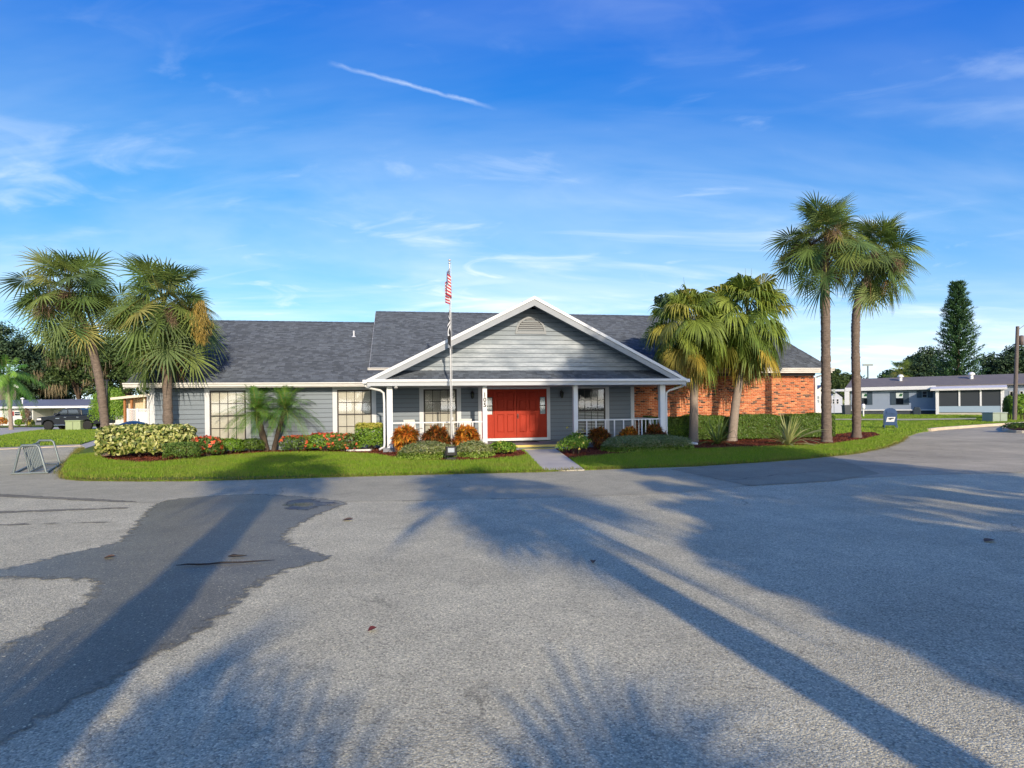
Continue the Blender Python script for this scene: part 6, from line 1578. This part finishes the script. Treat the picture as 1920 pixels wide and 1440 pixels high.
def wheel(parent, x, y, sgn):
    Mx = Matrix.Translation((x, y, 0.41)) @ Matrix.Rotation(rad(90), 4, 'X')
    b = MB(); b.lathe([(0.27, -0.13), (0.37, -0.14), (0.41, -0.09), (0.41, 0.09), (0.37, 0.14), (0.27, 0.13)], 24).xf(Mx); w = b.obj('wheel', tyre, parent)
    b = MB(); b.lathe([(0.0, 0.10), (0.08, 0.12), (0.09, 0.10)], 14)
    for k in range(5):
        a = k*2*math.pi/5; c_, s2 = math.cos(a), math.sin(a)
        def P(r, o_): return (c_*r - s2*o_, s2*r + c_*o_, 0.105)
        b.add([P(0.06, -0.05), P(0.27, -0.065), P(0.27, 0.065), P(0.06, 0.05)], [(0,1,2,3)])
    b.lathe([(0.25, 0.10), (0.28, 0.125), (0.285, 0.10)], 24); b.xf(Mx); b.obj('rim', chrome, w)
    b = MB(); b.lathe([(0.0, 0.06), (0.27, 0.06), (0.27, 0.05), (0.0, 0.05)], 20).xf(Mx); b.obj('brake_disc', M['black'], w)
for x in (1.08, 4.55):
    wheel(t, x, 0.10, 1); wheel(t, x, 1.80, -1)
def utility_box(label, px0, px1, py0, py1, colr, ground=True):
    p = ground_at((px0+px1)/2, py1, 0.02); s = F_PX/p.y; w_ = (px1-px0)/s; h = (py1-py0)/s
    t = thing('utility_box', label, 'utility box', p, rad(4), 'green utility boxes')
    b = MB(); b.box(-w_/2, w_/2, 0, w_*0.85, 0, h*0.88); b.obj('cabinet', colr, t, bevel=0.03)
    b = MB(); b.box(-w_/2-0.03, w_/2+0.03, -0.04, w_*0.85+0.03, h*0.88, h); b.obj('lid', colr, t, bevel=0.03)
    b = MB(); b.box(-0.012, 0.012, -0.012, 0.0, 0.08, h*0.84); b.obj('door_seam', M['black'], t)
    return t
boxg = paint('pale_green_enamel', (0.30, 0.36, 0.19), 0.5, mottle=0.1)
utility_box('pale green utility box on the left lawn in front of the black pickup', 123, 150, 788, 807, boxg)
utility_box('grey green utility box on the right lawn beside the utility pole', 1861, 1890, 773, 791, paint('grey_green_enamel', (0.26, 0.31, 0.25), 0.5, mottle=0.1))

# dark post behind the leaning palm
p = flat_at(201, 806, 0.04); h = (806-714)*p.y/F_PX
b = MB(); b.tube([(0, 0, -0.1), (0, 0, h)], [0.09, 0.075], 8); b.box(-0.16, 0.16, -0.1, 0.1, h, h+0.1); o = b.obj('lamp_post', M['black']); o.location = p; tag(o, 'thin black post directly behind the leaning palm trunk', 'post')

# ------------------------------------------------------------------ blue mobile home on the right
ax = rad(-38); cx_, sx_ = math.cos(ax), math.sin(ax)
Ob = Vector((36.2, 65.6)); gz = 0.33
t = local_house('mobile_home', 'pale blue mobile home with white trim and screened porch behind the mailbox', (Ob.x, Ob.y, gz), ax)
# where the sight line of a pixel column crosses the front plane
def fu(px, off=0.0):
    a = pix_dir(px, 760)[0]; nx, ny = sx_, -cx_      # outward normal (towards the camera)
    ox, oy = Ob.x + nx*off, Ob.y + ny*off
    s = (a*oy - ox)/(cx_ - a*sx_); return s
def fz_(px, py, off=0.0):
    s = fu(px, off); nx, ny = sx_, -cx_
    Y = Ob.y + ny*off + s*sx_; return CAM_H + pix_dir(px, py)[1]*Y - gz
ew = fz_(1700, 727); L_ = 21.0
b = MB(); b.box(0, L_, 0, 7.0, 0.55, ew)
b.prism([(0, ew), (7.0, ew), (3.5, ew+1.0)], 0.12, 0, 'x', L_-0.12); b.obj('wall', blue_wall, t)
b = MB(); b.box(0.05, L_-0.05, 0.06, 6.9, -0.3, 0.55); b.obj('skirting', paint('dark_skirting', (0.06, 0.07, 0.085), 0.8, mottle=0.3, mscale=3), t)
b = MB(); b.box(-0.02, fu(1757), -0.06, -0.001, 0.50, 0.62); b.obj('base_trim', M['white'], t)
b = MB(); b.prism([(-0.45, ew+0.02), (3.5, ew+1.05), (7.45, ew+0.02), (7.45, ew+0.14), (3.5, ew+1.19), (-0.45, ew+0.14)], L_+0.8, 0, 'x', -0.4); b.obj('roof', paint('weathered_brown_roof', (0.175, 0.158, 0.140), 0.8, mottle=0.15, mscale=1.5), t)
b = MB(); b.box(-0.42, fu(1755, 0.5), -0.54, -0.46, ew-0.22, ew+0.13); b.obj('fascia_board', M['white'], t)
b = MB(); b.prism([(-0.45, ew-0.12), (3.5, ew+0.93), (3.5, ew+1.16), (-0.45, ew+0.11)], 0.06, 0, 'x', L_+0.41); b.obj('gable_trim', M['white'], t)
b = MB(); b.prism([(7.45, ew-0.12), (3.5, ew+0.93), (3.5, ew+1.16), (7.45, ew+0.11)], 0.06, 0, 'x', L_+0.41); b.obj('gable_trim', M['white'], t)
b = MB(); b.box(-0.45, 0.0, -0.62, -0.5, 0.0, ew-0.25); b.obj('post', M['white'], t)
b = MB(); b.add([(-2.3, -0.6, ew-0.05), (-0.45, -0.6, ew-0.02), (-0.45, 3.5, ew+0.1), (-2.3, 3.5, ew+0.05), (-2.3, -0.6, ew-0.2), (-0.45, -0.6, ew-0.25), (-0.45, 3.5, ew-0.1), (-2.3, 3.5, ew-0.1)], [(0,1,2,3), (0,4,5,1), (7,6,5,4), (0,3,7,4)]); b.obj('awning', M['white'], t)
paper = paint('printed_blind', (0.62, 0.68, 0.66), 0.6)
for (a, c, y0, y1) in ((1615, 1627, 735, 759), (1679, 1695, 735, 759)):
    u0, u1 = fu(a), fu(c); z0, z1 = fz_(a, y1), fz_(a, y0); wo = simple_window(t, u0, u1, z0, z1, 0.0, blue_trim, trim=blue_trim)
    b = MB(); zm = (z0+z1)/2; b.quad((u0+0.06, -0.024, zm+0.04), (u1-0.06, -0.024, zm+0.04), (u1-0.06, -0.024, z1-0.06), (u0+0.06, -0.024, z1-0.06)); b.obj('blind', paper, wo)
    b = MB(); uc = (u0+u1)/2 + 0.08; b.add([(uc-0.15, -0.0265, zm+0.2), (uc+0.12, -0.0265, zm+0.2), (uc+0.2, -0.0265, zm+0.42), (uc, -0.0265, zm+0.5), (uc-0.1, -0.0265, zm+0.36)], [(0,1,2,3,4)]); b.obj('leaf_print', paint('green_print', (0.03, 0.12, 0.05), 0.7), wo)
u0, u1 = fu(1729), fu(1739); simple_window(t, u0, u1, fz_(1734, 745.5), fz_(1734, 733), 0.0, blue_trim, trim=paint('grey_trim', (0.28, 0.3, 0.33), 0.6))
# screened porch, projecting
off = 1.6; e = off
u0, u1 = fu(1757, off), fu(1881, off); yy = -off
zp0, zp1, zp2 = fz_(1800, 773, off), fz_(1800, 761.5, off), fz_(1800, 728.5, off)
b = MB(); b.box(u0, u1, yy, yy+0.08, zp0, zp1); b.box(u0, u0+0.08, yy+0.08, 0, zp0, zp1); b.obj('porch_kickwall', paint('pale_blue_panel', (0.30, 0.39, 0.47), 0.6), t)
b = MB(); b.box(u0+0.02, u1-0.02, yy+0.03, yy+0.05, zp1, zp2); b.box(u0+0.02, u0+0.04, yy+0.06, 0, zp1, zp2); b.obj('insect_screen', screen, t)
for k, px in enumerate((1757.5, 1799, 1839, 1880)):
    x = fu(px, off); w_ = 0.13 if k in (0, 3) else 0.07; b = MB(); b.box(x-w_, x+w_, yy-0.03, yy+0.026, (-0.1 if k in (0, 3) else zp1), zp2); b.obj('porch_post', M['white'], t)
for k in range(1, 5):
    zz_ = zp1 + (zp2-zp1)*k/5; b = MB(); b.box(u0+0.1, u1-0.1, yy+0.052, yy+0.07, zz_-0.02, zz_+0.02); b.obj('blind_rail', paint('grey_rail', (0.12, 0.13, 0.15), 0.6), t)
b = MB(); b.add([(u0-0.5, yy-0.35, zp2+0.02), (u1+0.3, yy-0.35, zp2+0.02), (u1+0.3, 0.2, ew+0.16), (u0-0.5, 0.2, ew+0.16), (u0-0.5, yy-0.35, zp2-0.16), (u1+0.3, yy-0.35, zp2-0.16), (u1+0.3, 0.2, ew-0.1), (u0-0.5, 0.2, ew-0.1)], [(0,1,2,3), (0,4,5,1), (7,6,5,4), (0,3,7,4), (1,5,6,2)]); b.obj('porch_roof', M['white_dirty'], t)
b = MB(); b.box(u0, u1, yy+0.05, 0, -0.2, zp0-0.05); b.obj('porch_base', M['concrete'], t)
for px in (1689, 1822):
    x = fu(px, -2.0); b = MB(); b.tube([(x, 2.0, ew+0.6), (x, 2.0, ew+1.2)], 0.16, 10); b.lathe([(0.0, 0.34), (0.2, 0.28), (0.3, 0.12), (0.3, 0.05), (0.12, 0.0)], 12, c=(x, 2.0, ew+1.12)); b.obj('roof_vent', M['white'], t)
for px in (1893, 1899, 1912):
    x = fu(px, 0.0); simple_window(t, x, x+0.28, 1.1, 2.3, 0.0)
# far white shed and buildings between the wing and the home
for (nm, lab, px0, px1, py0, py1, Y, colr) in (('white_cottage', 'white two storey cottage seen between the brick wall and the tall palm', 1524, 1559, 723, 771, 58.0, house_white),
                                              ('grey_cottage', 'low pale grey cottage in the gap between the two tall palms', 1556, 1580, 735, 765, 78.0, paint('pale_grey_wall', (0.42, 0.45, 0.52), 0.7))):
    a, c = at_depth(px0, py1, Y), at_depth(px1, py0, Y); t2 = local_house(nm, lab, (a.x, Y, 0), 0.05); w_ = c.x - a.x; h = c.z
    b = MB(); b.box(0, w_, 0, 5, 0, h*0.78); b.prism([(0, h*0.78), (w_, h*0.78), (w_*0.5, h)], 0.2, 0, 'y', 0.0); b.obj('wall', colr, t2)
    b = MB(); b.add([(-0.3, -0.3, h*0.76), (w_*0.5, -0.3, h*1.02), (w_*0.5, 5, h*1.02), (-0.3, 5, h*0.76)], [(0,1,2,3)]); b.add([(w_+0.3, -0.3, h*0.76), (w_*0.5, -0.3, h*1.02), (w_*0.5, 5, h*1.02), (w_+0.3, 5, h*0.76)], [(0,1,2,3)]); b.obj('roof', roof_grey, t2)
    for x in (w_*0.18, w_*0.5): simple_window(t2, x, x+0.35, h*0.5, h*0.72, -0.001)
p = ground_at(1590, 778); s = F_PX/p.y; b = MB(); b.prism([(-0.3, 0.0), (0.3, 0.0), (0.36, 0.95), (-0.36, 0.95)], 0.6, 0, 'y', 0.0); t = thing('trash_bin', 'dark grey wheeled trash bin beside the white post of the blue home', 'trash bin', p); 
bg_ = paint('dark_grey_plastic', (0.03, 0.04, 0.05), 0.5); b.obj('bin', bg_, t, bevel=0.03); b = MB(); b.box(-0.39, 0.39, -0.04, 0.66, 0.955, 1.03); b.obj('lid', bg_, t, bevel=0.02)
p = ground_at(1619, 781); b = MB(); b.tube([(0, 0, -0.05), (0, 0, 0.75)], 0.06, 8); b.lathe([(0.12, 0.0), (0.16, 0.1), (0.16, 0.35), (0.1, 0.45), (0, 0.47)], 10, c=(0, 0, 0.72)); o = b.obj('meter_post', M['white']); o.location = p; tag(o, 'white capped meter post in front of the blue home, beside the curved palm trunk', 'meter post')
p = ground_at(1564, 778); b = MB(); b.tube([(0, 0, 0), (0, 0, 2.1)], 0.025, 6); b.box(-0.12, 0.12, -0.02, 0.02, 2.0, 2.75); o = b.obj('sign_post', M['galv']); o.location = p; tag(o, 'thin grey sign post standing just right of the tallest palm trunk', 'sign post')
# small white lantern on the lawn? no: a dryer box and barbecue by the blue home
p = ground_at(1719, 778); t = thing('barbecue_grill', 'dark covered barbecue grill against the blue home wall', 'grill', p, ax); b = MB(); b.prism([(-0.3, 0.0), (0.3, 0.0), (0.32, 0.5), (0.2, 0.78), (-0.2, 0.78), (-0.32, 0.5)], 0.4, 0, 'y', 0.0); b.obj('cover', paint('dark_cloth', (0.03, 0.045, 0.06), 0.8), t, bevel=0.05)

# utility pole, lamp arm; far antenna pole
p = ground_at(1902, 788); Yp = p.y; h = (788-612)*Yp/F_PX
t = thing('utility_pole', 'brown wooden utility pole with a lamp arm at the right edge', 'utility pole', p)
tx = at_depth(1908, 612, Yp); b = MB(); b.tube([(0, 0, -0.2), ((tx.x-p.x)*0.5, 0, h*0.5), (tx.x-p.x, 0, h)], [0.15, 0.14, 0.12], 10); b.obj('pole', M['wood_pole'], t)
b = MB(); b.tube([(tx.x-p.x, 0, h-0.3), (tx.x-p.x+0.5, -0.1, h+0.1), (tx.x-p.x+1.4, -0.3, h+0.35)], 0.03, 6); b.obj('lamp_arm', M['galv'], t)
b = MB(); b.lathe([(0.05, 0.1), (0.2, 0.0), (0.22, -0.1), (0.0, -0.16)], 12, c=(tx.x-p.x+1.5, -0.3, h+0.33)); b.obj('lamp_head', M['galv'], t)
b = MB(); b.lathe([(0.0, -0.4), (0.16, -0.38), (0.16, 0.35), (0.0, 0.4)], 10, c=(tx.x-p.x+0.25, -0.05, h-1.1)); b.obj('transformer', paint('rusty_grey', (0.13, 0.1, 0.09), 0.6), t)
Ya = 110.0; a, c = at_depth(1627.5, 720, Ya), at_depth(1627, 685, Ya)
b = MB(); b.tube([(0, 0, -6), (0, 0, c.z-a.z)], 0.13, 6); b.box(-0.9, 0.9, -0.1, 0.1, c.z-a.z-0.1, c.z-a.z+0.25); o = b.obj('light_pole', M['galv']); o.location = (a.x, Ya, a.z); tag(o, 'far light pole rising behind the blue home roof', 'light pole')

# ------------------------------------------------------------------ trees behind
def bg_tree(label, px0, px1, py_top, Y, seed, mat_='oak', depth=None, group=None, moss=0, low=0.08, n=130, per=120, leaf=0.42, name='oak_tree', clump=0.26):
    a, c = at_depth(px0, 760, Y), at_depth(px1, 760, Y); w_ = c.x - a.x; x = (a.x + c.x)/2
    g = terrain(x, Y); h = CAM_H + pix_dir((px0+px1)/2, py_top)[1]*Y - g; dz = h*(1-low)
    return tree(name, label, (x, Y, g), h, (w_, depth or min(w_, 9), dz), leaf, n, per, seed, mat_, trunk_r=0.02*h+0.05, group=group, moss=moss, clump=clump)
GO = 'oaks behind the homes on the left'
bg_tree('dark oak at the left edge behind the queen palm', -60, 75, 612, 98, 101, 'oak_blue', group=GO, moss=4)
bg_tree('lower dark oak behind the white mobile home roof', 60, 150, 640, 104, 102, 'oak_blue', group=GO, moss=3)
bg_tree('moss hung oak seen left of the leaning palm trunk', 92, 205, 612, 92, 103, 'oak', group=GO, moss=16)
bg_tree('moss hung oak seen between the two left palm trunks', 176, 290, 622, 88, 104, 'oak', group=GO, moss=14)
bg_tree('dense low oak behind the lanai roof', 205, 330, 668, 96, 105, 'oak', group=GO, moss=4, low=0.1)
bg_tree('oak filling the gap above the white mobile home', 20, 140, 690, 108, 116, 'oak_blue', group=GO, low=0.05)
GR = 'trees behind the blue mobile home'
bg_tree('low tree behind the two tall palm trunks', 1545, 1640, 702, 120, 106, 'oak', group=GR, low=0.05)
bg_tree('far tree just right of the brick wing roof end', 1545, 1590, 690, 92, 107, 'oak', group=GR, low=0.0, leaf=0.3)
bg_tree('bright green rounded tree behind the far palm', 1645, 1712, 692, 98, 108, 'hedge', group=GR, low=0.05)
bg_tree('blue green tree between the far palm and the island pine', 1690, 1775, 655, 110, 109, 'oak_blue', group=GR, low=0.05)
bg_tree('dark tree behind the utility pole', 1838, 1990, 648, 105, 110, 'oak_blue', group=GR, low=0.05, n=170)
bg_tree('shady tree below the island pine', 1730, 1860, 700, 100, 111, 'oak', group=GR, low=0.0)
bg_tree('dark tree behind the fan palm beside the porch, above the ridge', 1212, 1300, 556, 62, 112, 'oak_blue', low=0.3, n=80)
# island pine
Yn = 88.0; a = at_depth(1797, 760, Yn); g = terrain(a.x, Yn); h = CAM_H + pix_dir(1797, 524)[1]*Yn - g
t = thing('island_pine', 'tall tiered island pine above the blue mobile home', 'tree', (a.x, Yn, g)); rr = random.Random(5); rng = np.random.default_rng(5)
b = MB(); b.tube([(0, 0, -0.1), (0, 0, h*0.5), (0, 0, h)], [0.35, 0.22, 0.03], 8); b.obj('trunk', M['bark_dark'], t)
Pp, Dd = [], []; tiers = 40
for k in range(tiers):
    f = 0.06 + 0.93*k/tiers; z = h*f; R0 = 3.45*(1-f)**0.62*(0.88 + 0.3*rr.random()) + 0.15
    nb = 7 if f < 0.85 else 5
    for j in range(nb):
        a_ = 6.283*j/nb + rr.uniform(-.3, .3) + k*0.7; R1 = R0*rr.uniform(0.75, 1.12)
        for q in np.linspace(0.12, 1.0, 13):
            r = R1*q; zz_ = z + R1*(0.06*q + 0.26*q*q) - 0.12*R1
            for _ in range(9):
                Pp.append((math.cos(a_)*r + rr.gauss(0, .11), math.sin(a_)*r + rr.gauss(0, .11), zz_ + rr.gauss(0, .07))); Dd.append((math.cos(a_)*0.8 + rr.gauss(0, .5), math.sin(a_)*0.8 + rr.gauss(0, .5), 0.5 + rr.gauss(0, .4)))
v, f_ = blades(np.array(Pp), np.array(Dd), 0.46, 0.15, rng, 0.1, 2); put('crown', npmesh('crown', v, f_, M['pine']), t)
# far cabbage palm
Yc = 92.0; q0 = at_depth(1690, 740, Yc)
fan_palm('far cabbage palm with dry fronds behind the blue home', [(q0.x, Yc, terrain(q0.x, Yc)), (q0.x, Yc, CAM_H + pix_dir(1690, 704)[1]*Yc)], 0.2, 0.18, 'sabal', [2, 4, 5, 5, 5, 4, 3, 2, 0], seed=120, scale=1.25, dead=10)
# queen palm at the left
Yq2 = 58.0
def pth(pts, Y): return [(lambda p: (p.x, Y, p.z))(at_depth(x, y, Y)) for x, y in pts]
feather_palm('queen_palm', 'drooping queen palm in front of the gabled house at the left edge', [(at_depth(21, 798, Yq2).x, Yq2, 0.03)] + pth([(18, 750), (14, 703)], Yq2), 0.17, 0.14, 3.4, 26, seed=121, leaf=0.75, w_=0.05, bark='bark_smooth', up=70, low=-55, plume=-0.4)
# columnar bush behind the leaning palm
p = flat_at(203, 806, 0.04)
shrub('arborvitae', 'bright green upright bush behind the leaning palm trunk', 'bush', (p.x-0.7, p.y+1.2, 0.04), ((240-160)*p.y/F_PX, 2.2, (806-724)*p.y/F_PX), 9000, 0.17, 'lime', 122, aspect=0.35, depth=0.5, lump=0.3, rz=0)
# plants against the homes
GP = 'shrubs in front of the white mobile home'
for k, (x0, x1, y0, y1, m_, lab) in enumerate(((-10, 14, 783, 799, 'croton', 'rust red shrub before the white home, left of the queen palm trunk'), (28, 44, 786, 800, 'lime', 'low green shrub under the red shuttered window'), (40, 58, 766, 801, 'twig', 'brown twiggy shrub beside the carport post'), (52, 64, 787, 800, 'gold', 'yellow green shrub at the foot of the carport post'))):
    q = flat_at((x0+x1)/2, y1, 0.05); s = F_PX/q.y
    shrub('shrub', lab, 'shrub', q, ((x1-x0)/s, 1.0, (y1-y0)/s), 900, 0.16, m_, 130+k, rz=0, group=GP)
for k, (x0, x1, y0, y1, m_, lab) in enumerate(((1884, 1902, 742, 786, 'hedge', 'tall dark shrub between the screened porch and the utility pole'), (1900, 1935, 742, 788, 'lime', 'leafy green shrub right of the utility pole'))):
    q = ground_at((x0+x1)/2, y1, 0.0); s = F_PX/q.y
    shrub('shrub', lab, 'shrub', q, ((x1-x0)/s, 1.2, (y1-y0)/s), 2200, 0.18, m_, 140+k, rz=0, group='shrubs beside the utility pole', lump=0.3)
q = ground_at(1578, 768, 0.0); s = F_PX/q.y
shrub('shrub', 'grey green bushy shrub in the gap between the two tall palm trunks', 'shrub', (q.x, q.y, q.z), (38/s, 2.0, 38/s), 2600, 0.22, 'mound', 142, rz=0, lump=0.3)
q = flat_at(1942, 806, 0.13)
shrub('groundcover', 'low dark ground cover on the kerbed island at the right edge', 'ground cover plant', q, (3.0, 1.5, 0.42), 2600, 0.12, 'hedge', 143, rz=0, box=0.3)

# ------------------------------------------------------------------ palms and a tree behind the photographer: their shade lies on the lot
DIR = Vector((-to_sun.x, -to_sun.y, 0)).normalized(); TAN = math.tan(SUN_EL)
def behind(pt, back, height, r, label, counts, sc_, seed, **kw):
    b0 = Vector((pt[0], pt[1], 0)) - DIR*back
    return fan_palm(label, [(b0.x, b0.y, 0), (b0.x+0.05, b0.y, height*0.5), (b0.x, b0.y, height)], r, r*0.85, 'sabal', counts, seed=seed, scale=sc_, stalks=3, group='palms behind the parking lot', **kw)
behind((2.04, 2.97), 7.5, 5.8, 0.2, 'cabbage palm behind the parking lot, right of the camera', [3, 6, 7, 8, 8, 6, 4, 2, 0], 0.95, 161)
behind((-2.95, 4.37), 10.5, 8.4, 0.3, 'tall cabbage palm behind the parking lot, left of the camera', [3, 6, 7, 8, 8, 6, 4, 2, 0], 1.0, 152)
for k, (x, y, nm, cnt) in enumerate(((-1.5, -1.5, 'first', [1, 2, 3, 3, 2, 1, 0, 0, 0]), (-0.5, -1.9, 'second', [1, 3, 3, 3, 2, 0, 0, 0, 0]), (0.4, -1.75, 'third', [2, 3, 3, 2, 2, 0, 0, 0, 0]), (1.25, -1.6, 'fourth', [1, 2, 3, 3, 2, 1, 0, 0, 0]))):
    behind((x, y), 4.8, 1.7 + 0.15*math.sin(k*2.1), 0.16, nm + ' young cabbage palm from the left in the row close behind the camera', cnt, 1.12, 153 + 7*k)
tree('oak_tree', 'broad oak behind the parking lot', (14.1, -10, 0), 18.3, (7.4, 7.4, 14.5), 0.42, 200, 120, 154, 'oak', 0.45, clump=0.24)
tree('oak_tree', 'smaller oak behind the parking lot beside the broad oak', (9.3, -10.5, 0), 8.6, (5.0, 5.0, 6.4), 0.36, 90, 110, 155, 'oak', 0.25, clump=0.26)
# the row of trees across the road that the window glass mirrors
first = tree('oak_tree', 'first oak of the row across the road behind the camera', (-38, -62, 0), 9.5, (15, 9, 8.6), 0.5, 110, 100, 156, 'oak_blue', 0.3, group='oaks across the road behind the camera', clump=0.3)
for k, (x, nm) in enumerate(((-24, 'second'), (-10, 'third'), (3, 'fourth'), (17, 'fifth'), (31, 'sixth'), (45, 'last'))):
    o = dup(first); o['label'] = nm + ' oak of the row across the road behind the camera'; o.location = (x, -62 + 3*math.sin(k*2.3), 0); o.rotation_euler = (0, 0, k*1.3)
